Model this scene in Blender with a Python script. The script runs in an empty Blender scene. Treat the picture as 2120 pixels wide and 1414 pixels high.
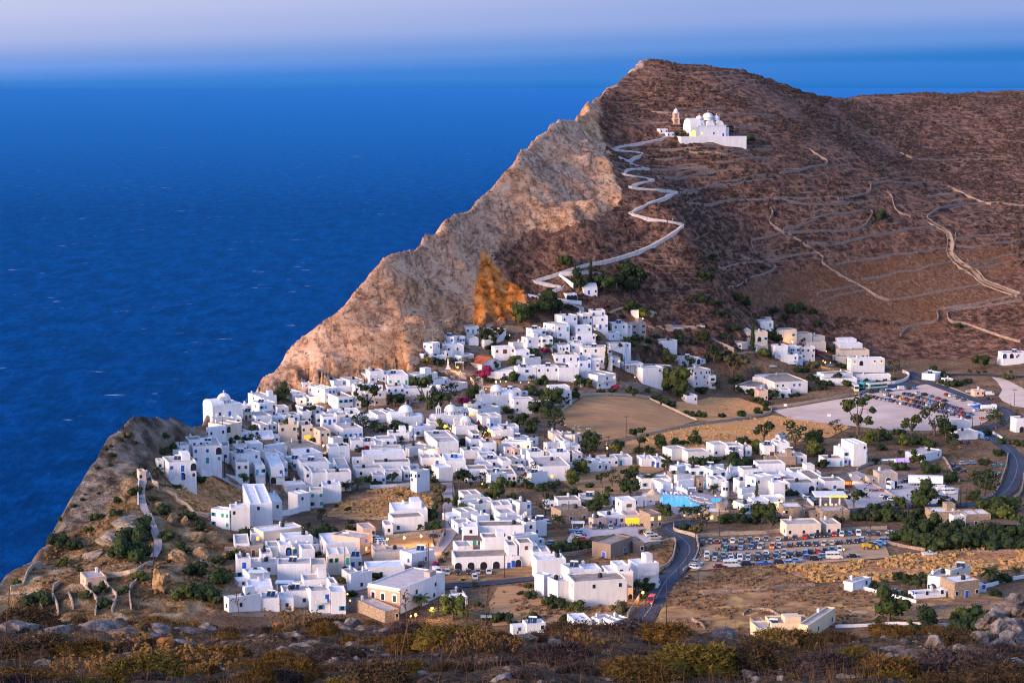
SKY_STRENGTH, SKYK, SUN_E, EXPO, HAZE = 0.12, 2.16, 1.45, 2.1, 1 / 300000.0
import bpy, bmesh, math, random
import numpy as np
from mathutils import Vector, Matrix
R = math.radians
rnd = random.Random(7)
SC = bpy.context.scene
COL = SC.collection
# ------------------------------------------------------------------ camera
F = 4122.0            # focal length in photograph pixels
ZC = 335.0            # camera height above the sea
PITCH = math.atan((707 - 140) / F)
cam = bpy.data.cameras.new('camera')
cam.sensor_width = 36.0
cam.lens = 36.0 * F / 2120.0
cam.clip_start = 0.5
cam.clip_end = 400000.0
cam.dof.use_dof = True
cam.dof.focus_distance = 780.0
cam.dof.aperture_fstop = 7.0
camo = bpy.data.objects.new('camera', cam)
COL.objects.link(camo)
camo.location = (0, 0, ZC)
camo.rotation_euler = (math.pi / 2 - PITCH, 0, 0)
SC.camera = camo
cP, sP = math.cos(PITCH), math.sin(PITCH)

def ray(px, py):
    a = (px - 1060) / F
    b = (707 - py) / F
    return np.array((a, cP + b * sP, -sP + b * cP))

def W(px, py, d):
    """the world point seen at a pixel at ground distance d"""
    r = ray(px, py)
    return r * (d / r[1]) + np.array((0, 0, ZC))

def proj(p):
    x, y, z = p[0], p[1], p[2] - ZC
    dep = y * cP - z * sP
    up = y * sP + z * cP
    return 1060 + F * x / dep, 707 - F * up / dep

# ------------------------------------------------------------------ noise
def _hash(ix, iy, seed):
    h = (ix * 374761393 + iy * 668265263 + seed * 974634777) & 0xffffffff
    h = ((h ^ (h >> 13)) * 1274126177) & 0xffffffff
    return ((h ^ (h >> 16)) & 0xffff) / 65535.0

def vnoise(x, y, seed=0):
    x = np.asarray(x, float); y = np.asarray(y, float)
    ix = np.floor(x).astype(np.int64); iy = np.floor(y).astype(np.int64)
    fx = x - ix; fy = y - iy
    fx = fx * fx * (3 - 2 * fx); fy = fy * fy * (3 - 2 * fy)
    a = _hash(ix, iy, seed); b = _hash(ix + 1, iy, seed)
    c = _hash(ix, iy + 1, seed); d = _hash(ix + 1, iy + 1, seed)
    return (a + (b - a) * fx) * (1 - fy) + (c + (d - c) * fx) * fy

def fbm(x, y, oct=4, seed=0, gain=0.5):
    s = 0; a = 1; t = 0
    for k in range(oct):
        s = s + a * (vnoise(x * 2 ** k, y * 2 ** k, seed + k) - 0.5); t += a; a *= gain
    return s / t * 2

# ------------------------------------------------------------------ material helpers
def mat(name):
    m = bpy.data.materials.new(name); m.use_nodes = True
    nt = m.node_tree
    return m, nt, nt.nodes['Principled BSDF']

def nd(nt, typ, **kw):
    n = nt.nodes.new(typ)
    ins = kw.pop('ins', {})
    for k, v in kw.items(): setattr(n, k, v)
    for k, v in ins.items(): n.inputs[k].default_value = v
    return n

def L(nt, a, b): nt.links.new(a, b)

def ramp(nt, fac, stops, interp='LINEAR'):
    r = nd(nt, 'ShaderNodeValToRGB'); r.color_ramp.interpolation = interp
    e = r.color_ramp.elements
    while len(e) < len(stops): e.new(0.5)
    for i, (p, c) in enumerate(stops):
        e[i].position = p
        e[i].color = (c, c, c, 1) if not isinstance(c, tuple) else (*c, 1)
    if fac is not None: L(nt, fac, r.inputs[0])
    return r.outputs[0]

def mixc(nt, fac, a, b, mode='MIX'):
    m = nd(nt, 'ShaderNodeMix', data_type='RGBA', blend_type=mode)
    for k, v in ((0, fac), (6, a), (7, b)):
        if isinstance(v, bpy.types.NodeSocket): L(nt, v, m.inputs[k])
        elif isinstance(v, (int, float)): m.inputs[k].default_value = v
        else: m.inputs[k].default_value = (*v, 1)
    return m.outputs[2]

def noise(nt, vec, scale, detail=4, rough=0.55, out=0, typ='FBM'):
    n = nd(nt, 'ShaderNodeTexNoise', ins={'Scale': scale, 'Detail': detail, 'Roughness': rough})
    if vec is not None: L(nt, vec, n.inputs['Vector'])
    return n.outputs[out]

def pos(nt, sx=1, sy=1, sz=1, obj=False):
    if obj:
        o = nd(nt, 'ShaderNodeTexCoord').outputs['Object']
    else:
        o = nd(nt, 'ShaderNodeNewGeometry').outputs['Position']
    m = nd(nt, 'ShaderNodeMapping'); m.inputs['Scale'].default_value = (sx, sy, sz)
    L(nt, o, m.inputs[0]); return m.outputs[0]

def bump(nt, h, strength, dist, bsdf):
    b = nd(nt, 'ShaderNodeBump', ins={'Strength': strength, 'Distance': dist})
    L(nt, h, b.inputs['Height']); L(nt, b.outputs[0], bsdf.inputs['Normal'])

# ------------------------------------------------------------------ mesh helpers
class MB:
    def __init__(s): s.v = []; s.f = []; s.m = []; s.cur = 0
    def add(s, vs, fs):
        o = len(s.v); s.v.extend([tuple(map(float, p)) for p in vs])
        for f in fs: s.f.append(tuple(i + o for i in f)); s.m.append(s.cur)
    def box(s, c, h, rz=0.0, taper=1.0):
        """centre of the base, (sx,sy,sz)"""
        cx, cy, cz = c; sx, sy, sz = h[0] / 2, h[1] / 2, h[2]
        co, si = math.cos(rz), math.sin(rz); vs = []
        for z, t in ((0, 1), (sz, taper)):
            for a, b in ((-1, -1), (1, -1), (1, 1), (-1, 1)):
                x, y = a * sx * t, b * sy * t
                vs.append((cx + x * co - y * si, cy + x * si + y * co, cz + z))
        s.add(vs, [(3, 2, 1, 0), (4, 5, 6, 7), (0, 1, 5, 4), (1, 2, 6, 5), (2, 3, 7, 6), (3, 0, 4, 7)])
    def tube(s, pts, rads, n=6, cap=True):
        rings = []
        pts = [Vector(p) for p in pts]
        for i, p in enumerate(pts):
            d = (pts[min(i + 1, len(pts) - 1)] - pts[max(i - 1, 0)]).normalized()
            u = d.cross(Vector((0, 0, 1)) if abs(d.z) < 0.9 else Vector((1, 0, 0))).normalized()
            w = d.cross(u); r = rads[i] if hasattr(rads, '__len__') else rads
            rings.append([tuple(p + (u * math.cos(t * 2 * math.pi / n) + w * math.sin(t * 2 * math.pi / n)) * r) for t in range(n)])
        vs = [q for rg in rings for q in rg]; fs = []
        for i in range(len(pts) - 1):
            for t in range(n):
                a = i * n + t; b = i * n + (t + 1) % n
                fs.append((a, a + n, b + n, b))
        if cap: fs.append(tuple(range(n))); fs.append(tuple((len(pts) - 1) * n + t for t in reversed(range(n))))
        s.add(vs, fs)
    def lathe(s, c, prof, n=16, a0=0.0, a1=2 * math.pi, rz=0.0):
        """prof: list of (r,z)"""
        full = abs(a1 - a0 - 2 * math.pi) < 1e-6; k = n if full else n + 1; vs = []
        for r, z in prof:
            for t in range(k):
                a = rz + a0 + (a1 - a0) * t / n
                vs.append((c[0] + r * math.cos(a), c[1] + r * math.sin(a), c[2] + z))
        fs = []
        for i in range(len(prof) - 1):
            for t in range(n):
                a = i * k + t; b = i * k + (t + 1) % k
                fs.append((a, b, b + k, a + k))
        s.add(vs, fs)
    def prism(s, pts, z0, z1):
        """vertical prism over an xy outline (counter-clockwise)"""
        n = len(pts)
        vs = [(p[0], p[1], z0) for p in pts] + [(p[0], p[1], z1) for p in pts]
        fs = [tuple(reversed(range(n))), tuple(range(n, 2 * n))] + [(i, (i + 1) % n, (i + 1) % n + n, i + n) for i in range(n)]
        s.add(vs, fs)
    def mesh(s, name, mats, smooth=False):
        me = bpy.data.meshes.new(name)
        me.from_pydata(s.v, [], s.f); me.validate()
        for m in (mats if isinstance(mats, (list, tuple)) else [mats]): me.materials.append(m)
        if len(me.polygons) == len(s.m): me.polygons.foreach_set('material_index', s.m)
        if smooth: me.polygons.foreach_set('use_smooth', [True] * len(me.polygons))
        me.update(); return me

def obj(name, me, parent=None, loc=(0, 0, 0), rz=0.0, sc=None):
    o = bpy.data.objects.new(name, me); COL.objects.link(o)
    o.location = loc
    if rz: o.rotation_euler = (0, 0, rz)
    if sc is not None: o.scale = sc if hasattr(sc, '__len__') else (sc, sc, sc)
    if parent is not None: o.parent = parent
    return o

THINGS = []            # (object, base label, kind, x, y) -> labels are made unique at the end
def thing(name, cat, loc, label, me=None, group=None, rz=0.0, sc=None, noun=None, rel=None):
    o = obj(name, me, None, loc, rz, sc)
    o['category'] = cat; o['label'] = label
    if group: o['group'] = group
    THINGS.append([o, label, noun or cat, rel])
    return o
def kind(o, k): o['kind'] = k; return o

def dup(root, loc, rz=0.0, sc=None):
    r = root.copy(); COL.objects.link(r); r.location = loc; r.rotation_euler = (0, 0, rz)
    if sc is not None: r.scale = sc if hasattr(sc, '__len__') else (sc, sc, sc)
    for ch in list(root.children):
        c = ch.copy(); COL.objects.link(c); c.parent = r
        for g in list(ch.children):
            d = g.copy(); COL.objects.link(d); d.parent = c
    return r
# ------------------------------------------------------------------ terrain
CTRL = '''1240 1300 520;700 1270 540;1600 1290 520;2100 1280 520;1050 1200 570;1400 1180 580;1700 1150 600;2050 1150 605
1900 1060 665;1600 1080 650;1350 1080 650;1150 1080 650;900 1080 645;600 1100 632;520 1200 572;1450 1000 735;1200 960 775
1000 980 745;800 980 740;650 1000 715;1900 960 785;2110 960 780;1650 900 850;1300 880 860;1250 830 900;1800 840 935
2050 860 915;1000 880 835;800 880 825;600 880 815;480 920 770;450 870 800;1040 800 905;1400 800 960;1700 780 1000;1950 780 1010
880 760 905;950 720 930;1100 700 945;1250 700 965;1000 670 957;1100 610 985;1200 570 1000;1350 640 1010;1600 680 1060;1900 700 1090
1500 560 1070;1800 580 1130;2100 650 1120;1420 465 1060;1300 440 1055;1400 395 1100;1250 300 1160;1470 295 1185;1600 400 1150
1800 420 1190;2100 420 1260;1600 300 1210;1450 200 1260;1400 130 1345;1500 142 1380;1560 158 1390;1600 173 1400;1650 190 1420
1700 200 1440;1780 199 1500;1850 196 1550;2000 193 1600;2120 193 1650;1850 310 1330;2050 320 1360;560 815 880;700 790 885;800 780 890;800 650 922
900 620 952;1000 520 992;1090 490 1012;1200 450 1030;1150 380 1056;1220 300 1110;990 535 988;1085 610 980
290 876 690;255 892 683;340 880 703;380 880 725;400 885 770;210 925 672;160 1010 645;105 1090 620;95 1120 610;0 1195 570;300 1000 650;250 1080 610
200 1150 590;330 960 680;310 1080 615;375 990 692;320 1180 560;100 1240 540;300 1250 530;190 1205 557;430 1060 640;450 1130 605;420 1200 565
2600 900 820;2600 700 1000;2600 1150 600;2600 1290 520;-300 1300 520;2500 400 1300'''
EDGE = np.array([((px - 1060) / F * d, d) for px, d in ((-1200, 330), (-700, 430), (-150, 520), (0, 575), (95, 613), (105, 623), (160, 652), (210, 678), (260, 692),
    (290, 698), (340, 708), (395, 775), (425, 806), (500, 850), (540, 888), (590, 900), (700, 912), (790, 937), (910, 974), (1000, 1012),
    (1070, 1042), (1140, 1097), (1215, 1182), (1250, 1245), (1340, 1340), (1400, 1365), (1500, 1400), (1600, 1430), (1700, 1500), (1850, 1580), (2000, 1640), (2120, 1690), (2800, 1800))])
SIL = [(535, 800), (560, 768), (590, 742), (605, 718), (640, 690), (690, 655), (740, 600), (790, 540), (830, 518), (880, 500), (908, 485), (918, 460), (950, 440), (1000, 410), (1040, 366), (1075, 326), (1110, 290), (1140, 265), (1180, 245), (1210, 226), (1234, 203), (1262, 181), (1290, 156), (1320, 131), (1340, 122)]
P3 = [W(*map(float, t.split())) for t in CTRL.replace('\n', ';').split(';')]
for px, d, dz in ((1500, 1600, 60), (1800, 1800, 80), (2120, 1950, 90), (2700, 1750, 40), (1340, 1480, 50), (2700, 1400, 70), (2600, 2000, 90)):
    P3.append(np.array(((px - 1060) / F * d, d, ZC - dz)))
_ep = EDGE[:, 0] / EDGE[:, 1] * F + 1060
for px, py in SIL: P3.append(W(px, py, float(np.interp(px, _ep, EDGE[:, 1])) - 1.0))
P3 = np.array(P3)
PX = P3[:, :2] / 100.0
def _tps(A, B):
    d2 = ((A[:, None, :] - B[None, :, :]) ** 2).sum(-1)
    return 0.5 * d2 * np.log(d2 + 1e-9)
_n = len(P3)
_K = _tps(PX, PX) + np.eye(_n) * 0.002
_A = np.zeros((_n + 3, _n + 3)); _A[:_n, :_n] = _K
_A[:_n, _n] = 1; _A[:_n, _n + 1:] = PX; _A[_n, :_n] = 1; _A[_n + 1:, :_n] = PX.T
_w = np.linalg.solve(_A, np.concatenate([P3[:, 2], np.zeros(3)]))
def rbf(x, y):
    Q = np.stack([x, y], -1).reshape(-1, 2) / 100.0; out = np.empty(len(Q))
    for i in range(0, len(Q), 20000):
        q = Q[i:i + 20000]
        out[i:i + 20000] = _tps(q, PX) @ _w[:_n] + _w[_n] + q @ _w[_n + 1:]
    return out.reshape(np.shape(x))

def edge_sd(x, y):
    """signed distance to the cliff edge (sea side positive) and the nearest edge point"""
    best = np.full(np.shape(x), 1e9); sd = np.zeros(np.shape(x)); nx = np.zeros(np.shape(x)); ny = np.zeros(np.shape(x))
    for (ax, ay), (bx, by) in zip(EDGE[:-1], EDGE[1:]):
        ux, uy = bx - ax, by - ay; l2 = ux * ux + uy * uy
        t = np.clip(((x - ax) * ux + (y - ay) * uy) / l2, 0, 1)
        qx, qy = ax + t * ux, ay + t * uy
        dd = np.hypot(x - qx, y - qy); c = ux * (y - ay) - uy * (x - ax)
        k = dd < best
        best = np.where(k, dd, best); sd = np.where(k, np.where(c > 0, dd, -dd), sd)
        nx = np.where(k, qx, nx); ny = np.where(k, qy, ny)
    return sd, nx, ny

def inpoly(px, py, poly):
    r = np.zeros(np.shape(px), bool); n = len(poly)
    for i in range(n):
        x0, y0 = poly[i]; x1, y1 = poly[(i + 1) % n]
        if y0 == y1: continue
        r ^= ((y0 > py) != (y1 > py)) & (px < (x1 - x0) * (py - y0) / (y1 - y0) + x0)
    return r

def near_drop(x, y):
    """drop below the camera on the slope the photographer stands on"""
    u = x / np.maximum(y, 1.0)
    crest = 50 + 12 * np.clip(-u / 0.2 - 0.1, 0, 1) + 1.5 * fbm(x * 0.12, y * 0 + 3, 3, 5)
    flat = 1.95 + 0.2531 * np.minimum(y, crest)
    return flat + np.maximum(y - crest, 0) * 0.36, crest

_cols = np.concatenate([np.arange(-900, -60, 30), np.arange(-60, 2181, 5.5), np.arange(2190, 3000, 30)])
_rows = np.concatenate([np.arange(3, 24, 1.0), np.arange(24, 66, 0.28), np.arange(66, 430, 14), np.arange(430, 850, 1.4), np.arange(850, 1270, 1.1), np.arange(1270, 1500, 3), np.arange(1500, 2300, 25)])
UG = (_cols - 1060) / F
GU, GD = np.meshgrid(UG, _rows)            # rows x cols
GX = GU * GD; GY = GD
sd, ex, ey = edge_sd(GX, GY)
sd = sd + 3.2 * fbm(GX / 14, GY / 14, 3, 11) * np.clip((sd + 30) / 30, 0, 1) * (GD > 500)
inl = sd <= 0
QX = np.where(inl, GX, ex); QY = np.where(inl, GY, ey)
far = GD > 425
GZ = np.zeros_like(GX)
GZ[far] = rbf(QX[far], QY[far])
GZ = np.where(inl, GZ, GZ - 1.7 * np.maximum(sd, 0) - 0.2 * np.minimum(sd, 20))
def blur(m, k):
    m = m.astype(float)
    for _ in range(k):
        m[1:-1] = (m[:-2] + m[1:-1] * 2 + m[2:]) / 4; m[:, 1:-1] = (m[:, :-2] + m[:, 1:-1] * 2 + m[:, 2:]) / 4
    return m
# cliffs and rough ground
PPX, PPY = proj((GX, GY, GZ))
ROCK_POLY = [(500, 850), (520, 770), (640, 640), (780, 500), (900, 400), (1060, 300), (1180, 180), (1330, 105), (1345, 124), (1290, 160), (1243, 200), (1240, 260),
    (1262, 330), (1285, 400), (1270, 432), (1190, 462), (1090, 488), (1045, 515), (1010, 530), (1060, 575), (1092, 625), (1058, 668), (985, 680), (915, 700), (868, 752), (840, 772), (700, 800), (560, 820)]
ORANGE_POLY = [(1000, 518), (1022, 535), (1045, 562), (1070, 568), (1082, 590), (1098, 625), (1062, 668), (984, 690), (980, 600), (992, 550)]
HEAD_POLY = [(-60, 1250), (-60, 1150), (60, 1100), (150, 960), (240, 840), (380, 860), (425, 850), (400, 900), (330, 925), (300, 985), (255, 1040), (190, 1085), (130, 1120), (60, 1170), (20, 1230)]
RAVINE_POLY = [(-60, 1300), (20, 1200), (130, 1110), (270, 1000), (330, 990), (400, 1020), (440, 1100), (480, 1130), (470, 1200), (480, 1260), (300, 1290)]
far6 = (GD > 450)
jx = PPX + 14 * fbm(GX / 9, GY / 9, 3, 3); jy = PPY + 10 * fbm(GX / 9, GY / 9, 3, 4)
M_ROCK = blur((inpoly(jx, jy, ROCK_POLY) & (GD > 840)) | ((sd > 3) & (GD > 500)), 3)
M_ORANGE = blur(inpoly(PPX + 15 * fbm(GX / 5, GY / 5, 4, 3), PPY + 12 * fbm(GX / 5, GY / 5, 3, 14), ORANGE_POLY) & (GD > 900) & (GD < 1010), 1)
M_HEAD = blur(inpoly(jx, jy, HEAD_POLY) & (GD > 450) & (GD < 830), 4)
M_RAV = blur(inpoly(jx, jy, RAVINE_POLY) & (GD > 450) & (GD < 760), 4)
M_NEAR = (GD < 430).astype(float)
RED_POLY = [(1500, 610), (1560, 570), (1720, 555), (1900, 520), (2120, 510), (2120, 560), (2000, 600), (2100, 610), (1960, 640), (1950, 690), (1820, 690), (1700, 650), (1600, 640), (1530, 630)]
M_RED = blur(inpoly(jx, jy, RED_POLY) & (GD > 900), 5)
GZ0 = GZ.copy()
hill = np.clip((GZ - (ZC - 132)) / 12, 0, 1) * (GD > 880)
hill = np.maximum(hill, blur((PPY < 745) & (PPX > 1330) & (GD > 900), 6))
rough = fbm(GX / 22, GZ / 16 + GY / 22, 5, 21, 0.55)
ridge = 1 - np.abs(fbm(GX / 30 + GZ / 60, GY / 30 + GZ / 18, 4, 41)) * 2
GZ = GZ + (M_ROCK * inl * np.clip(-sd / 22, 0, 1)) * (6.0 * rough + 6.5 * (ridge - 0.6) + 1.6 * fbm(GX / 6, GZ / 5 + GY / 6, 3, 27)) * (GD > 800)
GZ = GZ + M_ORANGE * inl * (5.0 * fbm(GX / 5 + GY / 40, GY / 30, 3, 27) + 2.5 * fbm(GX / 2.5, GY / 3, 3, 28))
GZ = GZ + M_HEAD * (3.4 * fbm(GX / 16, GY / 16, 5, 61) - 0.5 + 1.2 * fbm(GX / 4, GY / 4, 3, 62)) * np.clip(-sd / 14, 0, 1)
GZ = GZ + M_RAV * 3.0 * fbm(GX / 12, GY / 12, 5, 71)
def terrace(z, step): 
    t = z / step; f = t - np.floor(t); return (np.floor(t) + np.clip((f - 0.75) / 0.25, 0, 1)) * step
TERR = np.clip((GZ - (ZC - 128)) / 12, 0, 1) * (GD > 880) * (1 - np.clip(M_ROCK * 2, 0, 1)) * np.clip((PPX - 1260) / 60, 0, 1)
GZ = GZ + TERR * (0.6 * (terrace(GZ + 2.5 * fbm(GX / 60, GY / 60, 3, 81), 3.2) - GZ - 0.3) * np.clip((fbm(GX / 80, GY / 80, 2, 90) + 0.35) * 3, 0, 1) + 0.9 * fbm(GX / 9, GY / 9, 3, 91))
nd_, CR = near_drop(GX, GY)
knobs = 0.28 * fbm(GX * 0.9, GY * 0.7, 5, 33) + 0.2 * fbm(GX * 0.25, GY * 0.25, 2, 34)
zn = ZC - nd_ + knobs * np.clip(GD / 20, 0, 1)
t = np.clip((GD - 66) / (440 - 66), 0, 1)
i66 = np.searchsorted(_rows, 66); i440 = np.searchsorted(_rows, 440)
zlin = zn[i66 - 1][None, :] * (1 - t) + GZ[i440][None, :] * t
GZ = np.where(GD < 66, zn, np.where(GD < 440, zlin, GZ))
GZ = np.maximum(GZ, -25)

nr, nc = GZ.shape
LROW = _rows
def hz(x, y):
    """terrain height under world points"""
    x = np.asarray(x, float); y = np.asarray(y, float)
    u = np.clip(np.interp(x / y, UG, np.arange(nc)), 0, nc - 1.001)
    v = np.clip(np.interp(y, LROW, np.arange(nr)), 0, nr - 1.001)
    i = u.astype(int); j = v.astype(int); fu = u - i; fv = v - j
    return (GZ[j, i] * (1 - fu) + GZ[j, i + 1] * fu) * (1 - fv) + (GZ[j + 1, i] * (1 - fu) + GZ[j + 1, i + 1] * fu) * fv

_dd = np.concatenate([np.arange(430, 1560, 0.8)])
_ddn = np.arange(24, 66, 0.1)
def hit(px, py, lift=0.0, near=False, dmin=0):
    """first terrain point (raised by lift) on the ray through a pixel"""
    d = _ddn if near else _dd
    r = ray(px, py); x = r[0] / r[1] * d; zr = ZC + r[2] / r[1] * d
    df = zr - hz(x, d) - lift
    k = np.where((df <= 0) & (d > dmin))[0]
    if len(k) == 0: k = [int(np.argmin(df))]
    k = k[0]
    if k > 0 and df[k - 1] > 0:
        t = df[k - 1] / (df[k - 1] - df[k] + 1e-9); dd = d[k - 1] + (d[k] - d[k - 1]) * t
    else: dd = d[k]
    X = r[0] / r[1] * dd
    return np.array((X, dd, ZC + r[2] / r[1] * dd - lift))

# ------------------------------------------------------------------ light
SUN_EL, SUN_AZ = 14.0, -124.0      # azimuth measured from the view direction (+Y), negative = left of it
world = bpy.data.worlds.new('World'); SC.world = world; world.use_nodes = True
nt = world.node_tree
bg = nt.nodes['Background']
sky = nd(nt, 'ShaderNodeTexSky', sky_type='NISHITA', sun_disc=False)
sky.sun_elevation = R(SUN_EL); sky.sun_rotation = R(SUN_AZ)
sky.air_density = 1.0; sky.dust_density = 0.6; sky.ozone_density = 4.0; sky.altitude = 300
tc = nd(nt, 'ShaderNodeTexCoord')
sx = nd(nt, 'ShaderNodeSeparateXYZ'); L(nt, tc.outputs['Generated'], sx.inputs[0])
tint = mixc(nt, 1.0, sky.outputs[0], (1.32, 0.98, 0.98), 'MULTIPLY')
# evening haze bank along the horizon: blue low down on the right, paler and rosier to the left
az = nd(nt, 'ShaderNodeMath', operation='MULTIPLY_ADD', ins={1: 0.03, 2: 0.0}); L(nt, sx.outputs['X'], az.inputs[0])
el = nd(nt, 'ShaderNodeMath', operation='SUBTRACT'); L(nt, sx.outputs['Z'], el.inputs[0]); L(nt, az.outputs[0], el.inputs[1])
em = nd(nt, 'ShaderNodeMapRange', ins={1: -0.012, 2: 0.048, 3: 0.0, 4: 1.0}); L(nt, el.outputs[0], em.inputs[0])
hz_col = ramp(nt, em.outputs[0], [(0.0, (0.0, 0.150, 0.50)), (0.16, (0.015, 0.175, 0.54)), (0.34, (0.13, 0.28, 0.65)), (0.58, (0.27, 0.37, 0.69)), (1.0, (0.40, 0.46, 0.74))], 'EASE')
lr = ramp(nt, sx.outputs['X'], [(0.0, 1.0), (0.30, 0.0)])
mr = nd(nt, 'ShaderNodeMapRange', ins={1: -0.26, 2: 0.26, 3: 1.0, 4: 0.0}); L(nt, sx.outputs['X'], mr.inputs[0])
wf = nd(nt, 'ShaderNodeMath', operation='MULTIPLY'); L(nt, ramp(nt, mr.outputs[0], [(0.3, 0.0), (1.0, 0.5)]), wf.inputs[0]); L(nt, ramp(nt, em.outputs[0], [(0.28, 0.0), (0.75, 1.0)]), wf.inputs[1])
hz_col = mixc(nt, wf.outputs[0], hz_col, (0.66, 0.64, 0.80))
hz_scaled = mixc(nt, 1.0, hz_col, (1, 1, 1), 'MULTIPLY')
k = nd(nt, 'ShaderNodeVectorMath', operation='SCALE', ins={3: SKYK}); L(nt, hz_scaled, k.inputs[0])
band = ramp(nt, sx.outputs['Z'], [(0.05, 1.0), (0.30, 0.0)])
L(nt, mixc(nt, band, tint, k.outputs[0]), bg.inputs['Color'])
bg.inputs['Strength'].default_value = SKY_STRENGTH
sun = bpy.data.lights.new('sun', 'SUN'); sun.energy = SUN_E; sun.angle = R(22); sun.color = (1.0, 0.70, 0.47)
so = bpy.data.objects.new('sun', sun); COL.objects.link(so)
sd_ = Vector((math.sin(R(SUN_AZ)) * math.cos(R(SUN_EL)), math.cos(R(SUN_AZ)) * math.cos(R(SUN_EL)), math.sin(R(SUN_EL))))
so.rotation_euler = sd_.to_track_quat('Z', 'Y').to_euler()
SC.view_settings.view_transform = 'Standard'; SC.view_settings.look = 'None'
SC.view_settings.exposure = EXPO; SC.view_settings.gamma = 1.0
SC.view_settings.use_curve_mapping = False
SC.cycles.use_denoising = True
SC.cycles.filter_width = 1.15
SC.cycles.max_bounces = 5; SC.cycles.diffuse_bounces = 2; SC.cycles.glossy_bounces = 2; SC.cycles.transmission_bounces = 2; SC.cycles.transparent_max_bounces = 6
SC.cycles.volume_bounces = 0
SC.cycles.caustics_reflective = False; SC.cycles.caustics_refractive = False
# ------------------------------------------------------------------ haze
mb = MB(); mb.box((0, 30000, -30), (76000, 66000, 480))
m = bpy.data.materials.new('haze_air'); m.use_nodes = True; nt = m.node_tree
for n in list(nt.nodes):
    if n.type == 'BSDF_PRINCIPLED': nt.nodes.remove(n)
pv = nd(nt, 'ShaderNodeVolumePrincipled', ins={'Density': HAZE, 'Color': (0.25, 0.48, 1.0, 1), 'Anisotropy': 0.0})
L(nt, pv.outputs[0], nt.nodes['Material Output'].inputs['Volume'])
hz_o = kind(obj('haze', mb.mesh('haze', m)), 'stuff')
# ------------------------------------------------------------------ materials of built things
def simple(name, col, rough=0.8, var=0.08, scale=1.5, bumpd=0.0, spec=0.25, metal=0.0, rand=0.0):
    m, nt, bs = mat(name)
    p = pos(nt)
    lo = tuple(c * (1 - var * 2.2) for c in col); hi = tuple(min(1, c * (1 + var)) for c in col)
    c = ramp(nt, noise(nt, p, scale, 5, 0.65), [(0.3, lo), (0.65, hi)])
    if rand:
        oi = nd(nt, 'ShaderNodeObjectInfo')
        c = mixc(nt, 1.0, c, ramp(nt, oi.outputs['Random'], [(0.0, (1 - rand,) * 3), (1.0, (1.0, 1.0, 1.0))]), 'MULTIPLY')
    L(nt, c, bs.inputs['Base Color'])
    bs.inputs['Roughness'].default_value = rough; bs.inputs['Specular IOR Level'].default_value = spec; bs.inputs['Metallic'].default_value = metal
    if bumpd: bump(nt, noise(nt, p, scale * 2, 4, 0.6), 0.6, bumpd, bs)
    return m

def plaster(name, col, stain=0.09):
    m, nt, bs = mat(name)
    p = pos(nt); pv = pos(nt, 1.2, 1.2, 0.16)
    oi = nd(nt, 'ShaderNodeObjectInfo')
    c = ramp(nt, noise(nt, pv, 0.8, 6, 0.7), [(0.36, tuple(x * (1 - stain) for x in col)), (0.55, col)])
    c = mixc(nt, 1.0, c, ramp(nt, noise(nt, p, 0.25, 3), [(0.3, (0.95, 0.93, 0.91)), (0.6, (1, 1, 1))]), 'MULTIPLY')
    c = mixc(nt, 1.0, c, ramp(nt, oi.outputs['Random'], [(0.0, (0.9, 0.87, 0.83)), (0.4, (1, 1, 1)), (1.0, (0.95, 0.96, 1.0))]), 'MULTIPLY')
    L(nt, c, bs.inputs['Base Color']); bs.inputs['Roughness'].default_value = 0.85; bs.inputs['Specular IOR Level'].default_value = 0.15
    bump(nt, noise(nt, p, 2.0, 4, 0.6), 0.35, 0.08, bs)
    return m

def masonry(name, c0, c1, mortar, scale=1.6):
    m, nt, bs = mat(name)
    p = pos(nt, 1, 1, 1.7)
    v = nd(nt, 'ShaderNodeTexVoronoi', ins={'Scale': scale}); L(nt, p, v.inputs['Vector'])
    e = nd(nt, 'ShaderNodeTexVoronoi', feature='DISTANCE_TO_EDGE', ins={'Scale': scale}); L(nt, p, e.inputs['Vector'])
    g = nd(nt, 'ShaderNodeSeparateColor'); L(nt, v.outputs['Color'], g.inputs[0])
    c = ramp(nt, g.outputs[0], [(0.0, c0), (1.0, c1)])
    c = mixc(nt, ramp(nt, e.outputs['Distance'], [(0.02, 1.0), (0.1, 0.0)]), c, mortar)
    L(nt, c, bs.inputs['Base Color']); bs.inputs['Roughness'].default_value = 0.95; bs.inputs['Specular IOR Level'].default_value = 0.1
    bump(nt, e.outputs['Distance'], 0.8, 0.15, bs)
    return m

def glow(name, col, e):
    m, nt, bs = mat(name); m.cycles.emission_sampling = 'NONE'
    bs.inputs['Base Color'].default_value = (*col, 1); bs.inputs['Emission Color'].default_value = (*col, 1); bs.inputs['Emission Strength'].default_value = e
    return m

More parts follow.
